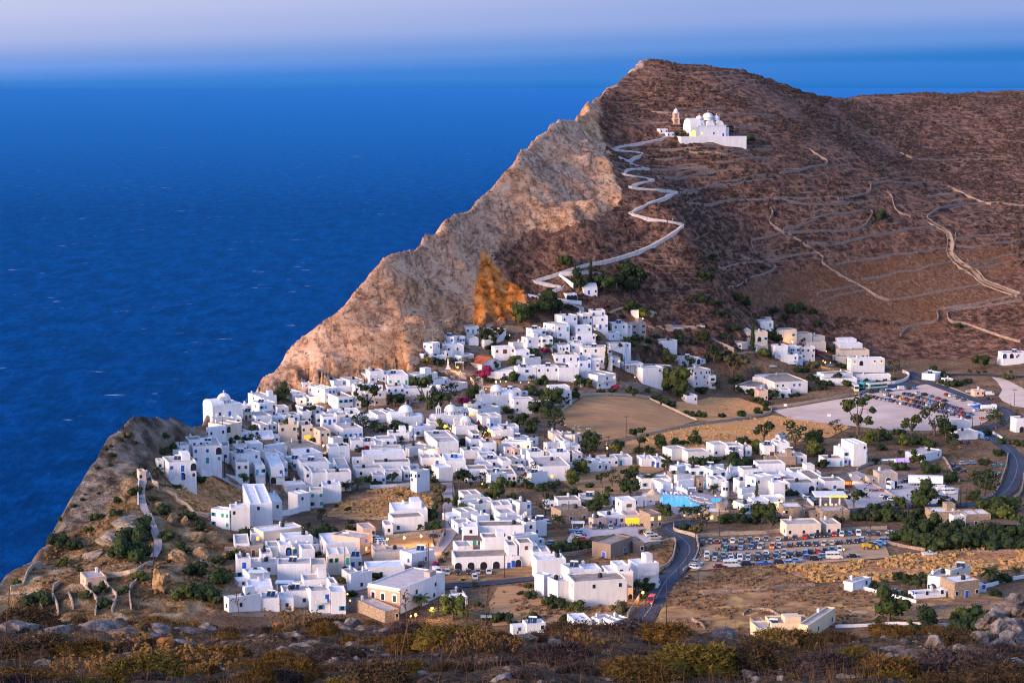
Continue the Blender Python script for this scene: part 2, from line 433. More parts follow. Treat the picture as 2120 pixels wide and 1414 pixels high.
M = {
 'w': plaster('white_plaster', (0.76, 0.75, 0.74), 0.13), 'b': plaster('cream_plaster', (0.70, 0.59, 0.47), 0.12), 'p': plaster('pink_plaster', (0.68, 0.47, 0.36), 0.12),
 'g': plaster('grey_concrete', (0.40, 0.35, 0.31), 0.3), 'i': plaster('bluish_plaster', (0.66, 0.74, 0.84), 0.15), 'y': plaster('yellow_plaster', (0.78, 0.60, 0.38), 0.1),
 's': masonry('stone_masonry', (0.26, 0.18, 0.12), (0.48, 0.36, 0.26), (0.20, 0.145, 0.1), 2.2), 'o': plaster('brown_plaster', (0.26, 0.19, 0.15), 0.2),
 'W': simple('white_roof', (0.74, 0.72, 0.70), 0.9, 0.10, 0.7), 'G': simple('screed_roof', (0.52, 0.45, 0.41), 0.95, 0.16, 0.5, rand=0.2), 'N': simple('brown_roof', (0.33, 0.26, 0.21), 0.95, 0.2, 0.5, rand=0.2),
 'I': simple('blue_white_roof', (0.60, 0.70, 0.84), 0.9, 0.08, 0.6),
 'dry': masonry('dry_stone', (0.25, 0.175, 0.135), (0.46, 0.345, 0.27), (0.12, 0.08, 0.06), 1.5),
 'wdry': masonry('pale_stone', (0.34, 0.27, 0.20), (0.55, 0.45, 0.35), (0.24, 0.18, 0.13), 1.6),
 'blue': simple('blue_paint', (0.02, 0.10, 0.42), 0.6, 0.1), 'cyan': simple('turquoise_paint', (0.05, 0.34, 0.55), 0.6, 0.1), 'green': simple('green_paint', (0.03, 0.30, 0.24), 0.6, 0.1),
 'dgreen': simple('dark_green_paint', (0.012, 0.06, 0.035), 0.6, 0.1), 'brown': simple('brown_paint', (0.14, 0.045, 0.025), 0.6, 0.1), 'dark': simple('dark_pane_arch_shade', (0.02, 0.022, 0.03), 0.3, 0.05), 'red': simple('red_paint', (0.4, 0.03, 0.025), 0.6, 0.1),
 'white': simple('white_paint', (0.8, 0.8, 0.8), 0.6, 0.03), 'black': simple('black_plastic', (0.014, 0.014, 0.018), 0.45, 0.1), 'solar': simple('solar_glass', (0.012, 0.03, 0.075), 0.15, 0.05, spec=0.6),
 'wood': simple('weathered_wood', (0.16, 0.10, 0.065), 0.9, 0.2, 3), 'pole': simple('pole_wood', (0.06, 0.042, 0.034), 0.9, 0.2, 3), 'tile': simple('red_tiles', (0.42, 0.10, 0.045), 0.85, 0.22, 2.5, 0.1), 'reed': simple('reed_matting', (0.52, 0.40, 0.28), 0.95, 0.15, 3),
 'rubber': simple('tyre_rubber', (0.02, 0.02, 0.022), 0.9, 0.05), 'rim': simple('wheel_rim', (0.5, 0.5, 0.52), 0.4, 0.05, metal=0.7), 'glass': simple('car_glass', (0.02, 0.026, 0.034), 0.08, 0.02, spec=0.6), 'grey': simple('grey_metal', (0.35, 0.36, 0.38), 0.5, 0.06, metal=0.4),
 'lit': glow('lit_window', (1.0, 0.52, 0.12), 0.34), 'bulb': glow('lamp_light', (1.0, 0.50, 0.09), 0.9), 'neon': glow('purple_neon', (0.30, 0.16, 1.0), 0.5), 'litw': glow('lit_white', (1.0, 0.90, 0.58), 0.30), 'lity': glow('lit_yellow', (0.9, 0.55, 0.02), 0.15),
}
NAMES = {'w': 'white', 'b': 'cream', 'p': 'pinkish', 'g': 'grey concrete', 'i': 'bluish white', 'y': 'pale yellow', 's': 'stone', 'o': 'brown'}

# ------------------------------------------------------------------ window and door meshes (x across, y out of the wall, z up)
def wmesh(name, w, h, shut, pane='dark', frame='white', arch=False, double=False):
    mb = MB()
    mats = [M[frame], M[pane], M[shut]]
    def plate(x0, x1, z0, z1, y, mi):
        mb.cur = mi; mb.box(((x0 + x1) / 2, y / 2 - 0.03, z0), (x1 - x0, y + 0.06, z1 - z0))
    if arch:
        r = w / 2
        for mi, k, y in ((0, 1.14, 0.03), (1, 1.0, 0.05)):
            mb.cur = mi; pts = [(-r * k, 0), (r * k, 0)] + [(r * k * math.cos(a), h - r + r * k * math.sin(a)) for a in [math.pi * i / 10 for i in range(11)]]
            n = len(pts)
            mb.add([(a, -0.05, b) for a, b in pts] + [(a, y, b) for a, b in pts], [tuple(range(n, 2 * n))] + [(i, i + n, (i + 1) % n + n, (i + 1) % n) for i in range(n)])
            for f in (-1,): mb.f[-n - 1] = tuple(reversed(mb.f[-n - 1]))
        if shut != pane:
            mb.cur = 2; mb.box((0, 0.05, 0), (w * 0.5, 0.08, h * 0.7))
    else:
        plate(-w / 2 - 0.1, w / 2 + 0.1, -0.1, h + 0.1, 0.03, 0)
        plate(-w / 2, w / 2, 0, h, 0.05, 1)
        if shut != pane:
            if double:
                for s in (-1, 1): plate(min(s * w / 2, s * (w / 2 + 0.45)), max(s * w / 2, s * (w / 2 + 0.45)), 0, h, 0.09, 2)
            else:
                plate(-w / 2, -0.02, 0, h, 0.09, 2); plate(0.02, w / 2, 0, h, 0.09, 2)
    return mb.mesh(name, mats)
WIN = {  # token -> (mesh, sill height, part name, words)
 'w': (wmesh('window', 0.9, 1.15, 'dark'), 1.0, 'window', None), 'W': (wmesh('window', 1.9, 1.2, 'dark'), 0.9, 'window', 'wide dark windows'),
 'b': (wmesh('window', 1.0, 1.2, 'blue'), 1.0, 'window', 'blue shutters'), 'c': (wmesh('window', 1.05, 1.25, 'cyan', double=True), 0.95, 'window', 'turquoise shutters'),
 'g': (wmesh('window', 1.0, 1.3, 'dgreen'), 0.9, 'window', 'dark green shutters'), 't': (wmesh('window', 1.0, 1.25, 'green'), 0.95, 'window', 'teal green shutters'), 'r': (wmesh('window', 1.0, 1.2, 'brown'), 0.95, 'window', 'brown shutters'),
 'd': (wmesh('door', 1.0, 2.1, 'brown', 'brown'), 0.0, 'door', 'a brown door'), 'D': (wmesh('door', 1.1, 2.15, 'blue', 'blue'), 0.0, 'door', 'a blue door'),
 'C': (wmesh('door', 1.1, 2.15, 'cyan', 'cyan'), 0.0, 'door', 'a turquoise door'), 'G': (wmesh('door', 1.1, 2.15, 'green', 'green'), 0.0, 'door', 'a green door'), 'R': (wmesh('door', 2.0, 2.0, 'brown', 'brown'), 0.3, 'door', 'wide brown doors'),
 'A': (wmesh('archway', 2.1, 2.6, 'dark', 'dark', arch=True), 0.05, 'archway', 'an arched opening'), 'B': (wmesh('archway', 1.8, 2.6, 'blue', 'dark', arch=True), 0.05, 'archway', 'a blue arched door'),  # flat dark plates paint the shade inside open arches
 'y': (wmesh('window', 1.0, 1.2, 'lit', 'lit'), 0.95, 'window', 'a lit window'), 'Y': (wmesh('shop_window', 2.6, 2.0, 'lity', 'lity'), 0.3, 'window', 'a yellow lit front'), 'x': (wmesh('window', 0.9, 1.15, 'red', 'red'), 0.95, 'window', 'a red shutter'),  # y also fills one doorway: a yellow door shown as a glowing pane
}

# ------------------------------------------------------------------ placing
TILES = {'T1': (400, 740, 5.295), 'T2': (800, 640, 5.295), 'T3': (1150, 600, 5.295), 'T4': (700, 840, 5.295), 'T5': (1050, 860, 5.295), 'T6': (400, 1000, 5.295),
 'T7': (750, 1040, 5.295), 'T8': (1050, 1060, 5.295), 'U1': (1400, 640, 5.295), 'U2': (1720, 660, 5.295), 'U3': (1300, 860, 5.295), 'U4': (1650, 860, 4.5106),
 'U5': (1350, 1060, 4.24), 'U6': (1720, 1100, 5.295), 'U7': (1200, 200, 5.295), 'U8': (850, 480, 4.24), 'V1': (0, 840, 4.24), 'V2': (0, 1080, 4.234), 'H': (1320, 300, 2.65), 'F': (0, 0, 1.0)}
def tp(t, x, y):
    o = TILES[t]; return o[0] + float(x) / o[2], o[1] + float(y) / o[2]

def reach(B, dr, px, zr):
    """how far to go from B along dr until the point shows in column px"""
    u = (px - 1060) / F
    den = dr[0] - u * dr[1] * cP
    return (u * (B[1] * cP - zr * sP) - B[0]) / den if abs(den) > 1e-4 else -1

class Foot:
    """footprint of a building from its near corner, roof line and the columns its two seen walls end at"""
    def __init__(s, px, py, xl, xr, H, th, depth=None):
        B = hit(px, py, H); s.B = B; s.H = H; s.th = R(th)
        s.r = np.array((math.cos(s.th), math.sin(s.th))); s.l = np.array((-math.sin(s.th), math.cos(s.th)))
        zr = B[2] + H - ZC
        a = reach(B, s.r, xr, zr); b = reach(B, s.l, xl, zr)
        if not (1.2 < a < 45) or xr - px < 1.5: a = depth or 6.0
        if not (1.2 < b < 45) or px - xl < 1.5: b = depth or 6.0
        s.a, s.b = a, b
        if depth and b < depth and th < 30: s.b = depth
    def P(s, u, v):
        q = s.B[:2] + s.r * u + s.l * v
        return q[0] - s.B[0], q[1] - s.B[1]
    def low(s):
        return min(float(hz(s.B[0] + s.P(u, v)[0], s.B[1] + s.P(u, v)[1])) for u in (0, s.a) for v in (0, s.b)) - s.B[2] - 1.2

def shell(fp, H, par=0.4, thick=0.32, low=None):
    """walls with a parapet; returns wall mesh builder and roof builder"""
    mb = MB(); lo = fp.low() if low is None else low
    a, b = fp.a, fp.b; j = lambda: rnd.uniform(-0.07, 0.07)
    cs = [(0, 0), (a, 0), (a, b), (0, b)]
    t = min(thick, a / 5, b / 5)
    ci = [(t, t), (a - t, t), (a - t, b - t), (t, b - t)]
    vs = [(*fp.P(*c), lo) for c in cs] + [(*fp.P(*c), H + j()) for c in cs] + [(*fp.P(*c), H + j()) for c in ci] + [(*fp.P(*c), H - par) for c in ci]
    fs = [(i, (i + 1) % 4, (i + 1) % 4 + 4, i + 4) for i in range(4)] + [(i + 4, (i + 1) % 4 + 4, (i + 1) % 4 + 8, i + 8) for i in range(4)] + [(i + 8, (i + 1) % 4 + 8, (i + 1) % 4 + 12, i + 12) for i in range(4)]
    mb.add(vs, fs)
    rb = MB(); z = H - par + 0.02
    rb.add([(*fp.P(*c), z) for c in ci] , [(0, 1, 2, 3)])
    return mb, rb

def openings(fp, root, side, spec, H, n, used):
    if spec == '-' or not spec: return
    rows = spec.split('/')
    for k, row in enumerate(rows):
        fl = max(0, int(math.ceil(n)) - 1 - k) if len(rows) > 1 or n >= 1.9 else 0
        zf = min(fl * 3.0, max(0, H - 3.2)) if k == 0 else fl * 3.0
        ln = fp.a if side == 'R' else fp.b; toks = row if side == 'R' else row[::-1]
        N = len(toks)
        for i, c in enumerate(toks):
            if c not in WIN: continue
            me, sill, nm, words = WIN[c]
            d = ln * (i + 0.5) / N
            wd = me.vertices[0].co  # noqa
            half = max(v.co.x for v in me.vertices)
            scl = min(1.0, ln * 0.45 / half)
            if side == 'R': x, y = fp.P(d, -0.0); rz = fp.th
            else: x, y = fp.P(0, d); rz = fp.th - math.pi / 2
            # mesh faces +y: turn it so that +y is the outward normal
            o = obj(nm, me, root, (x, y, zf + sill), rz + math.pi, None if scl == 1.0 else (scl, 1, scl))
            if words: used.append(words)
        if n < 1.9 and k == 0 and len(rows) == 1: break

CH = MB(); CH.box((0, 0, 0), (0.6, 0.6, 1.1)); CH.box((0, 0, 1.1), (0.8, 0.8, 0.12)); CH.box((0, 0, 1.22), (0.35, 0.35, 0.3)); CH = CH.mesh('chimney', M['w'])
TK = MB(); TK.lathe((0, 0, 0), [(0.0, 0), (0.62, 0), (0.66, 0.3), (0.66, 0.95), (0.5, 1.2), (0.2, 1.3), (0, 1.3)], 10); TK = TK.mesh('water_tank', M['black'], True)
TB = MB(); TB.lathe((0, 0, 0), [(0.0, 0), (0.62, 0), (0.66, 0.3), (0.66, 0.95), (0.5, 1.2), (0.2, 1.3), (0, 1.3)], 10); TB = TB.mesh('water_tank', M['blue'], True)
AER = MB(); AER.tube([(0, 0, 0), (0, 0, 2.4)], 0.035, 4); AER.box((0, 0, 2.1), (1.1, 0.05, 0.05)); AER.box((0.2, 0, 1.8), (0.05, 0.6, 0.05)); AER = AER.mesh('aerial', M['grey'])
SP = MB(); SP.cur = 0
for dx in (-0.62, 0.62):
    SP.cur = 0; SP.add([(dx - 0.55, -0.8, 0.15), (dx + 0.55, -0.8, 0.15), (dx + 0.55, 0.55, 1.25), (dx - 0.55, 0.55, 1.25), (dx - 0.55, -0.76, 0.1), (dx + 0.55, -0.76, 0.1), (dx + 0.55, 0.59, 1.2), (dx - 0.55, 0.59, 1.2)], [(0, 1, 2, 3), (7, 6, 5, 4), (0, 4, 5, 1), (1, 5, 6, 2), (2, 6, 7, 3), (3, 7, 4, 0)])
SP.cur = 1; SP.tube([(-1.1, 0.75, 1.35), (1.1, 0.75, 1.35)], 0.28, 8); SP.cur = 2
for dx in (-0.9, 0.9): SP.tube([(dx, 0.7, 0), (dx, 0.7, 1.2)], 0.04, 4)
SP = SP.mesh('solar_panel', [M['solar'], M['white'], M['grey']])

def house(t, f, fp):
    n = float(f[4]); Ls, Rs = f[6], f[7]; op = f[8] if len(f) > 8 else ''; H = fp.H
    wm = next((c for c in op if c in 'bpgiyso'), 'w'); rm = next((c for c in op if c in 'WGNI'), None) or rnd.choice('WGGG' if wm == 'w' else 'GGN')
    kd = 'shed' if n < 0.95 else 'cottage' if n < 1.2 else 'house'  # height alone picks the word; some sheds are low terrace walls
    nm = 'stone_' + kd if wm == 's' else kd
    root = thing(nm, kd, fp.B, '', group=kd + 's of the hilltop village')
    wb, rb = shell(fp, H)
    obj('wall', wb.mesh('wall', M[wm]), root)
    obj('roof', rb.mesh('roof', M[rm]), root)
    used = []
    if Rs == '-' and rnd.random() < 0.6: Rs = rnd.choice(['.w..', 'w..', '..w', '.w.w', '..b.'])
    if Ls == '-' and rnd.random() < 0.4: Ls = rnd.choice(['.w.', 'w', '.b'])
    openings(fp, root, 'L', Ls, H, n, used); openings(fp, root, 'R', Rs, H, n, used)
    ex = []
    q = rnd.random()
    def place(me, nm, u, v, z=H - 0.4, rz=0.0, s=None):
        xx, yy = fp.P(fp.a * u, fp.b * v); obj(nm, me, root, (xx, yy, z), rz, s)
    if 'K' in op or q < 0.3: place(CH, 'chimney', rnd.uniform(0.15, 0.85), 0.9, H - 0.45, fp.th, rnd.uniform(0.8, 1.1)); ex.append('a chimney')
    if 'T' in op or 0.25 < q < 0.42: place(TK, 'water_tank', rnd.uniform(0.3, 0.8), rnd.uniform(0.4, 0.7)); ex.append('a black water tank')
    if 'U' in op: place(TB, 'water_tank', 0.6, 0.5); ex.append('a blue water tank')
    if 'S' in op or 0.5 < q < 0.58: place(SP, 'solar_panel', rnd.uniform(0.3, 0.7), 0.55, H - 0.4, R(-10)); ex.append('a solar panel')
    if 'M' in op or (0.6 < q < 0.72 and fp.a > 7 and fp.b > 4):     # stair-head room on the roof
        mb = MB(); xx, yy = fp.P(fp.a * 0.72, fp.b * 0.6); mb.box((xx, yy, H - 0.4), (fp.a * 0.3, fp.b * 0.5, 2.4), fp.th); obj('roof_room', mb.mesh('roof_room', M[wm]), root); ex.append('a roof room')
    if 0.74 < q < 0.9 and fp.a > 5:                                # low dividing parapet across the roof
        mb = MB(); xx, yy = fp.P(fp.a * 0.5, fp.b * 0.5); mb.box((xx, yy, H - 0.4), (0.25, fp.b * 0.9, 0.38), fp.th); obj('parapet', mb.mesh('parapet', M[wm]), root)
    if rnd.random() < 0.4:                                          # television aerial
        xx, yy = fp.P(fp.a * rnd.uniform(.1, .9), fp.b * rnd.uniform(.3, .9)); obj('aerial', AER, root, (xx, yy, H - 0.4), rnd.uniform(0, 3))
    if 'P' in op:                                                   # pergola in front of the wide wall
        mb = MB(); w = min(fp.a * 0.5, 6)
        for i in range(2):
            for jx_ in (0.06, 0.5, 0.94):
                xx, yy = fp.P(w * jx_ + 0.3, -0.4 - 2.3 * i); mb.box((xx, yy, -1.2), (0.16, 0.16, 3.6), fp.th)
        xx, yy = fp.P(w / 2 + 0.3, -1.5)
        for i in range(7):
            q2 = fp.P(0.3 + w * i / 6, -1.5); mb.box((q2[0], q2[1], 2.4), (0.14, 2.8, 0.12), fp.th)
        obj('pergola', mb.mesh('pergola', M['wood']), root); ex.append('a pergola')
    if 'E' in op:                                                   # outside stair along the wide wall
        mb = MB()
        for i in range(9):
            q2 = fp.P(0.5 + i * 0.42, -0.55); mb.box((q2[0], q2[1], -1.2), (0.43, 1.0, 1.3 + i * 0.34), fp.th)
        obj('stair', mb.mesh('stair', M['w']), root); ex.append('an outside stair')
    if 'V' in op:                                                   # balcony
        mb = MB(); q2 = fp.P(fp.a * 0.5, -0.6); mb.box((q2[0], q2[1], H - 3.35), (fp.a * 0.6, 1.2, 0.15), fp.th); q2 = fp.P(fp.a * 0.5, -1.15); mb.box((q2[0], q2[1], H - 3.2), (fp.a * 0.6, 0.1, 0.9), fp.th)
        obj('balcony', mb.mesh('balcony', M['w']), root); ex.append('a balcony')
    if n < 1.5 and fp.a > 5 and rnd.random() < 0.55 and f[0] != '-':      # lean-to built against the house
        w_ = rnd.uniform(2.4, 4.2); h_ = rnd.uniform(1.9, 2.5); mb = MB(); v0 = fp.b * rnd.uniform(0.1, 0.4); v1 = fp.b * rnd.uniform(0.75, 1.1); rt = rnd.random() < 0.6; u0, u1 = (fp.a - 0.02, fp.a + w_) if rt else (-w_, 0.02)
        mb.prism([fp.P(u0, v0), fp.P(u1, v0), fp.P(u1, v1), fp.P(u0, v1)], fp.low() - 0.5, h_); mb.prism([fp.P(u0 + .2, v0 + .25), fp.P(u1 - .25, v0 + .25), fp.P(u1 - .25, v1 - .25), fp.P(u0 + .2, v1 - .25)], h_ - 0.1, h_ + 0.004); obj('annex', mb.mesh('annex', M[wm]), root)
        o_ = fp.P((u0 + u1) / 2, v0); k_ = rnd.choice('wwbd'); obj(WIN[k_][2], WIN[k_][0], root, (o_[0], o_[1], 0.9 if k_ != 'd' else 0), fp.th + math.pi, 0.8)
    cnt = {}
    for wd in used: cnt[wd] = cnt.get(wd, 0) + 1
    main = max(cnt, key=cnt.get) if cnt else None
    st = 'tall' if n >= 2.4 else 'two-storey' if n >= 1.8 else 'low'
    feats = [w for w in ([main] if main else []) + ex][:2]
    if not feats: feats = ['blank walls' if (Ls + Rs).strip('-.') == '' else 'small dark windows']
    roofw = ' and brown roof' if rm == 'N' and len(feats) < 2 else ''
    if feats == ['small dark windows']: roofw = ''
    if len(' '.join(feats).split()) > 4: feats = feats[:1]
    lab = f"{st} {NAMES[wm]} {kd} with {' and '.join(feats)}{roofw if len(feats) < 2 else ''}"
    THINGS[-1][0]['label'] = lab; THINGS[-1][1] = lab; THINGS[-1][2] = 'house'
    return root, fp

def dome_church(t, x, yt, xl, xr, H, th, label, domes, vault=None, bells=None, Ls='-', Rs='-', apses=()):
    """flat-walled chapel with domes on drums: domes (u,v,r,drum), vault (v0,v1 fraction) along the wide wall, bells (u,v,h)"""
    px, py = tp(t, x, yt); l, _ = tp(t, xl, 0); r, _ = tp(t, xr, 0)
    fp = Foot(px, py, l, r, H, th, 7.0 if th < 30 else None)
    root = thing('chapel', 'chapel', fp.B, label)
    wb, rb = shell(fp, H, 0.15)
    obj('wall', wb.mesh('wall', M['w']), root); obj('roof', rb.mesh('roof', M['w']), root)
    openings(fp, root, 'L', Ls, H, 1, []); openings(fp, root, 'R', Rs, H, 1, [])
    for (u, v, rr, dr) in domes:
        c = fp.P(fp.a * u, fp.b * v); mb = MB()
        mb.lathe((c[0], c[1], H - 0.2), [(rr * 1.02, 0), (rr * 1.02, dr + 0.2), (rr * 1.08, dr + 0.22), (rr * 1.08, dr + 0.4)] + [(rr * math.cos(a), dr + 0.4 + rr * 0.92 * math.sin(a)) for a in [math.pi / 2 * i / 8 for i in range(9)]], 24)
        d = obj('dome', mb.mesh('dome', M['w'], True), root)
        mb = MB(); z = H + dr + 0.2 + rr * 0.92; mb.box((c[0], c[1], z - 0.1), (0.16, 0.16, 1.2)); mb.box((c[0], c[1], z + 0.55), (0.7, 0.14, 0.16)); obj('cross', mb.mesh('cross', M['w']), d)
        if dr > 0.8:
            for k in range(6):
                a = fp.th - math.pi / 2 + (k - 2.5) * 0.55; obj('window', WIN['w'][0], d, (c[0] + rr * 1.02 * math.cos(a), c[1] + rr * 1.02 * math.sin(a), H + 0.15), a - math.pi / 2, (0.4, 1, 0.7))
    if vault:
        mb = MB(); u0, u1, v0, v1 = vault; rr = fp.b * (v1 - v0) / 2; vm = (v0 + v1) / 2; vs = []
        for u in (u0, u1):
            for i in range(11):
                a = math.pi * i / 10; q = fp.P(fp.a * u, fp.b * vm - rr * math.cos(a)); vs.append((*q, H - 0.1 + min(rr * 0.8, 2.0) * math.sin(a)))
        mb.add(vs, [(i, i + 11, i + 12, i + 1) for i in range(10)] + [tuple(range(10, -1, -1)), tuple(range(11, 22))]); obj('vault', mb.mesh('vault', M['w']), root)
    for (u, v, rr) in apses:
        mb = MB(); c = fp.P(fp.a * u, fp.b * v); mb.lathe((c[0], c[1], fp.low()), [(rr, 0), (rr, -fp.low() + H * 0.75)] + [(rr * math.cos(a), -fp.low() + H * 0.75 + rr * 0.8 * math.sin(a)) for a in [math.pi / 2 * i / 6 for i in range(7)]], 16); obj('apse', mb.mesh('apse', M['w'], True), root)
    if bells:
        u, v, h = bells; c = fp.P(fp.a * u, fp.b * v); mb = MB()
        e = np.array((fp.r[0], fp.r[1]))
        for s in (-0.9, 0.0, 0.9): mb.box((c[0] + e[0] * s, c[1] + e[1] * s, H - 0.2), (0.35, 0.5, h * 0.62), fp.th)
        mb.box((c[0], c[1], H - 0.2 + h * 0.62), (2.3, 0.55, h * 0.14), fp.th); mb.box((c[0], c[1], H - 0.2 + h * 0.76), (1.3, 0.5, h * 0.14), fp.th, 0.7); mb.box((c[0], c[1], H - 0.2 + h * 0.9), (0.14, 0.14, h * 0.22), fp.th); mb.box((c[0], c[1], H - 0.2), (2.4, 0.6, h * 0.12), fp.th)
        obj('bell_gable', mb.mesh('bell_gable', M['w']), root)
    return root, fp

# ------------------------------------------------------------------ draped sheets, ribbons and walls
def drape(name, t, pts, m, lift=0.12, step=4.0, k='structure'):
    W2 = [hit(*tp(t, *p))[:2] for p in pts]
    bm = bmesh.new()
    vs = [bm.verts.new((p[0], p[1], 0)) for p in W2]; bm.faces.new(vs)
    for ax, nrm in ((0, (1, 0, 0)), (1, (0, 1, 0))):
        lo = min(p[ax] for p in W2); hi = max(p[ax] for p in W2); q = lo + step
        while q < hi:
            co = [0, 0, 0]; co[ax] = q
            bmesh.ops.bisect_plane(bm, geom=bm.verts[:] + bm.edges[:] + bm.faces[:], plane_co=co, plane_no=nrm); q += step
    bm.normal_update()
    if sum(f.normal.z for f in bm.faces) < 0: bmesh.ops.reverse_faces(bm, faces=bm.faces[:])
    bmesh.ops.triangulate(bm, faces=bm.faces[:])
    xy = np.array([(v.co.x, v.co.y) for v in bm.verts]); z = hz(xy[:, 0], xy[:, 1]) + lift
    for v, zz in zip(bm.verts, z): v.co.z = zz
    me = bpy.data.meshes.new(name); bm.to_mesh(me); bm.free(); me.materials.append(m)
    me.polygons.foreach_set('use_smooth', [True] * len(me.polygons))
    o = obj(name, me)
    if k: kind(o, k)
    return o

def line(t, pts, step=2.0, smooth=True):
    P = [hit(*tp(t, *p))[:2] for p in pts]
    P = [np.array(p) for p in P]; out = []
    for i in range(len(P) - 1):
        p0 = P[max(i - 1, 0)]; p1 = P[i]; p2 = P[i + 1]; p3 = P[min(i + 2, len(P) - 1)]
        n = max(1, int(np.hypot(*(p2 - p1)) / step))
        for k in range(n):
            s = k / n
            if smooth: out.append(0.5 * ((2 * p1) + (-p0 + p2) * s + (2 * p0 - 5 * p1 + 4 * p2 - p3) * s * s + (-p0 + 3 * p1 - 3 * p2 + p3) * s ** 3))
            else: out.append(p1 + (p2 - p1) * s)
    out.append(P[-1]); return np.array(out)

def offs(pl, w):
    tg = np.gradient(pl, axis=0); ln = np.hypot(tg[:, 0], tg[:, 1])[:, None] + 1e-9; tg = tg / ln
    return pl + np.stack([-tg[:, 1], tg[:, 0]], -1) * w

def ribbon(name, pl, width, m, lift=0.2, k='structure', nx=3, parent=None):
    rows = [offs(pl, w) for w in np.linspace(width / 2, -width / 2, nx)]
    zc = hz(pl[:, 0], pl[:, 1]) + lift; vs = []; n = len(pl)
    for rw in rows: vs += [(a, b, z) for (a, b), z in zip(rw, np.maximum(zc, hz(rw[:, 0], rw[:, 1]) + 0.06 * lift))]
    fs = [(i + j * n, i + (j + 1) * n, i + 1 + (j + 1) * n, i + 1 + j * n) for j in range(nx - 1) for i in range(n - 1)]
    mb = MB(); mb.add(vs, fs); o = obj(name, mb.mesh(name, m, True), parent)
    if k: kind(o, k)
    return o

def wallmesh(pl, width, up, down=1.5, jit=0.12, lean=0.75, z=None):
    a = offs(pl, width / 2); b = offs(pl, -width / 2); a2 = offs(pl, width / 2 * lean); b2 = offs(pl, -width / 2 * lean); n = len(pl)
    zz = hz(pl[:, 0], pl[:, 1]) if z is None else z
    zz = np.convolve(np.concatenate([[zz[0]] * 2, zz, [zz[-1]] * 2]), np.ones(5) / 5, 'valid')
    top = zz + up + np.array([rnd.uniform(-jit, jit) for _ in range(n)])
    vs = [(*a[i], zz[i] - down) for i in range(n)] + [(*a2[i], top[i]) for i in range(n)] + [(*b2[i], top[i] + 0.02) for i in range(n)] + [(*b[i], zz[i] - down) for i in range(n)]
    fs = [(i + 1 + j * n, i + j * n, i + (j + 1) * n, i + 1 + (j + 1) * n) for j in range(3) for i in range(n - 1)] + [(0, 3 * n, 2 * n, n), (n - 1, 2 * n - 1, 3 * n - 1, 4 * n - 1)]
    mb = MB(); mb.add(vs, fs); return mb

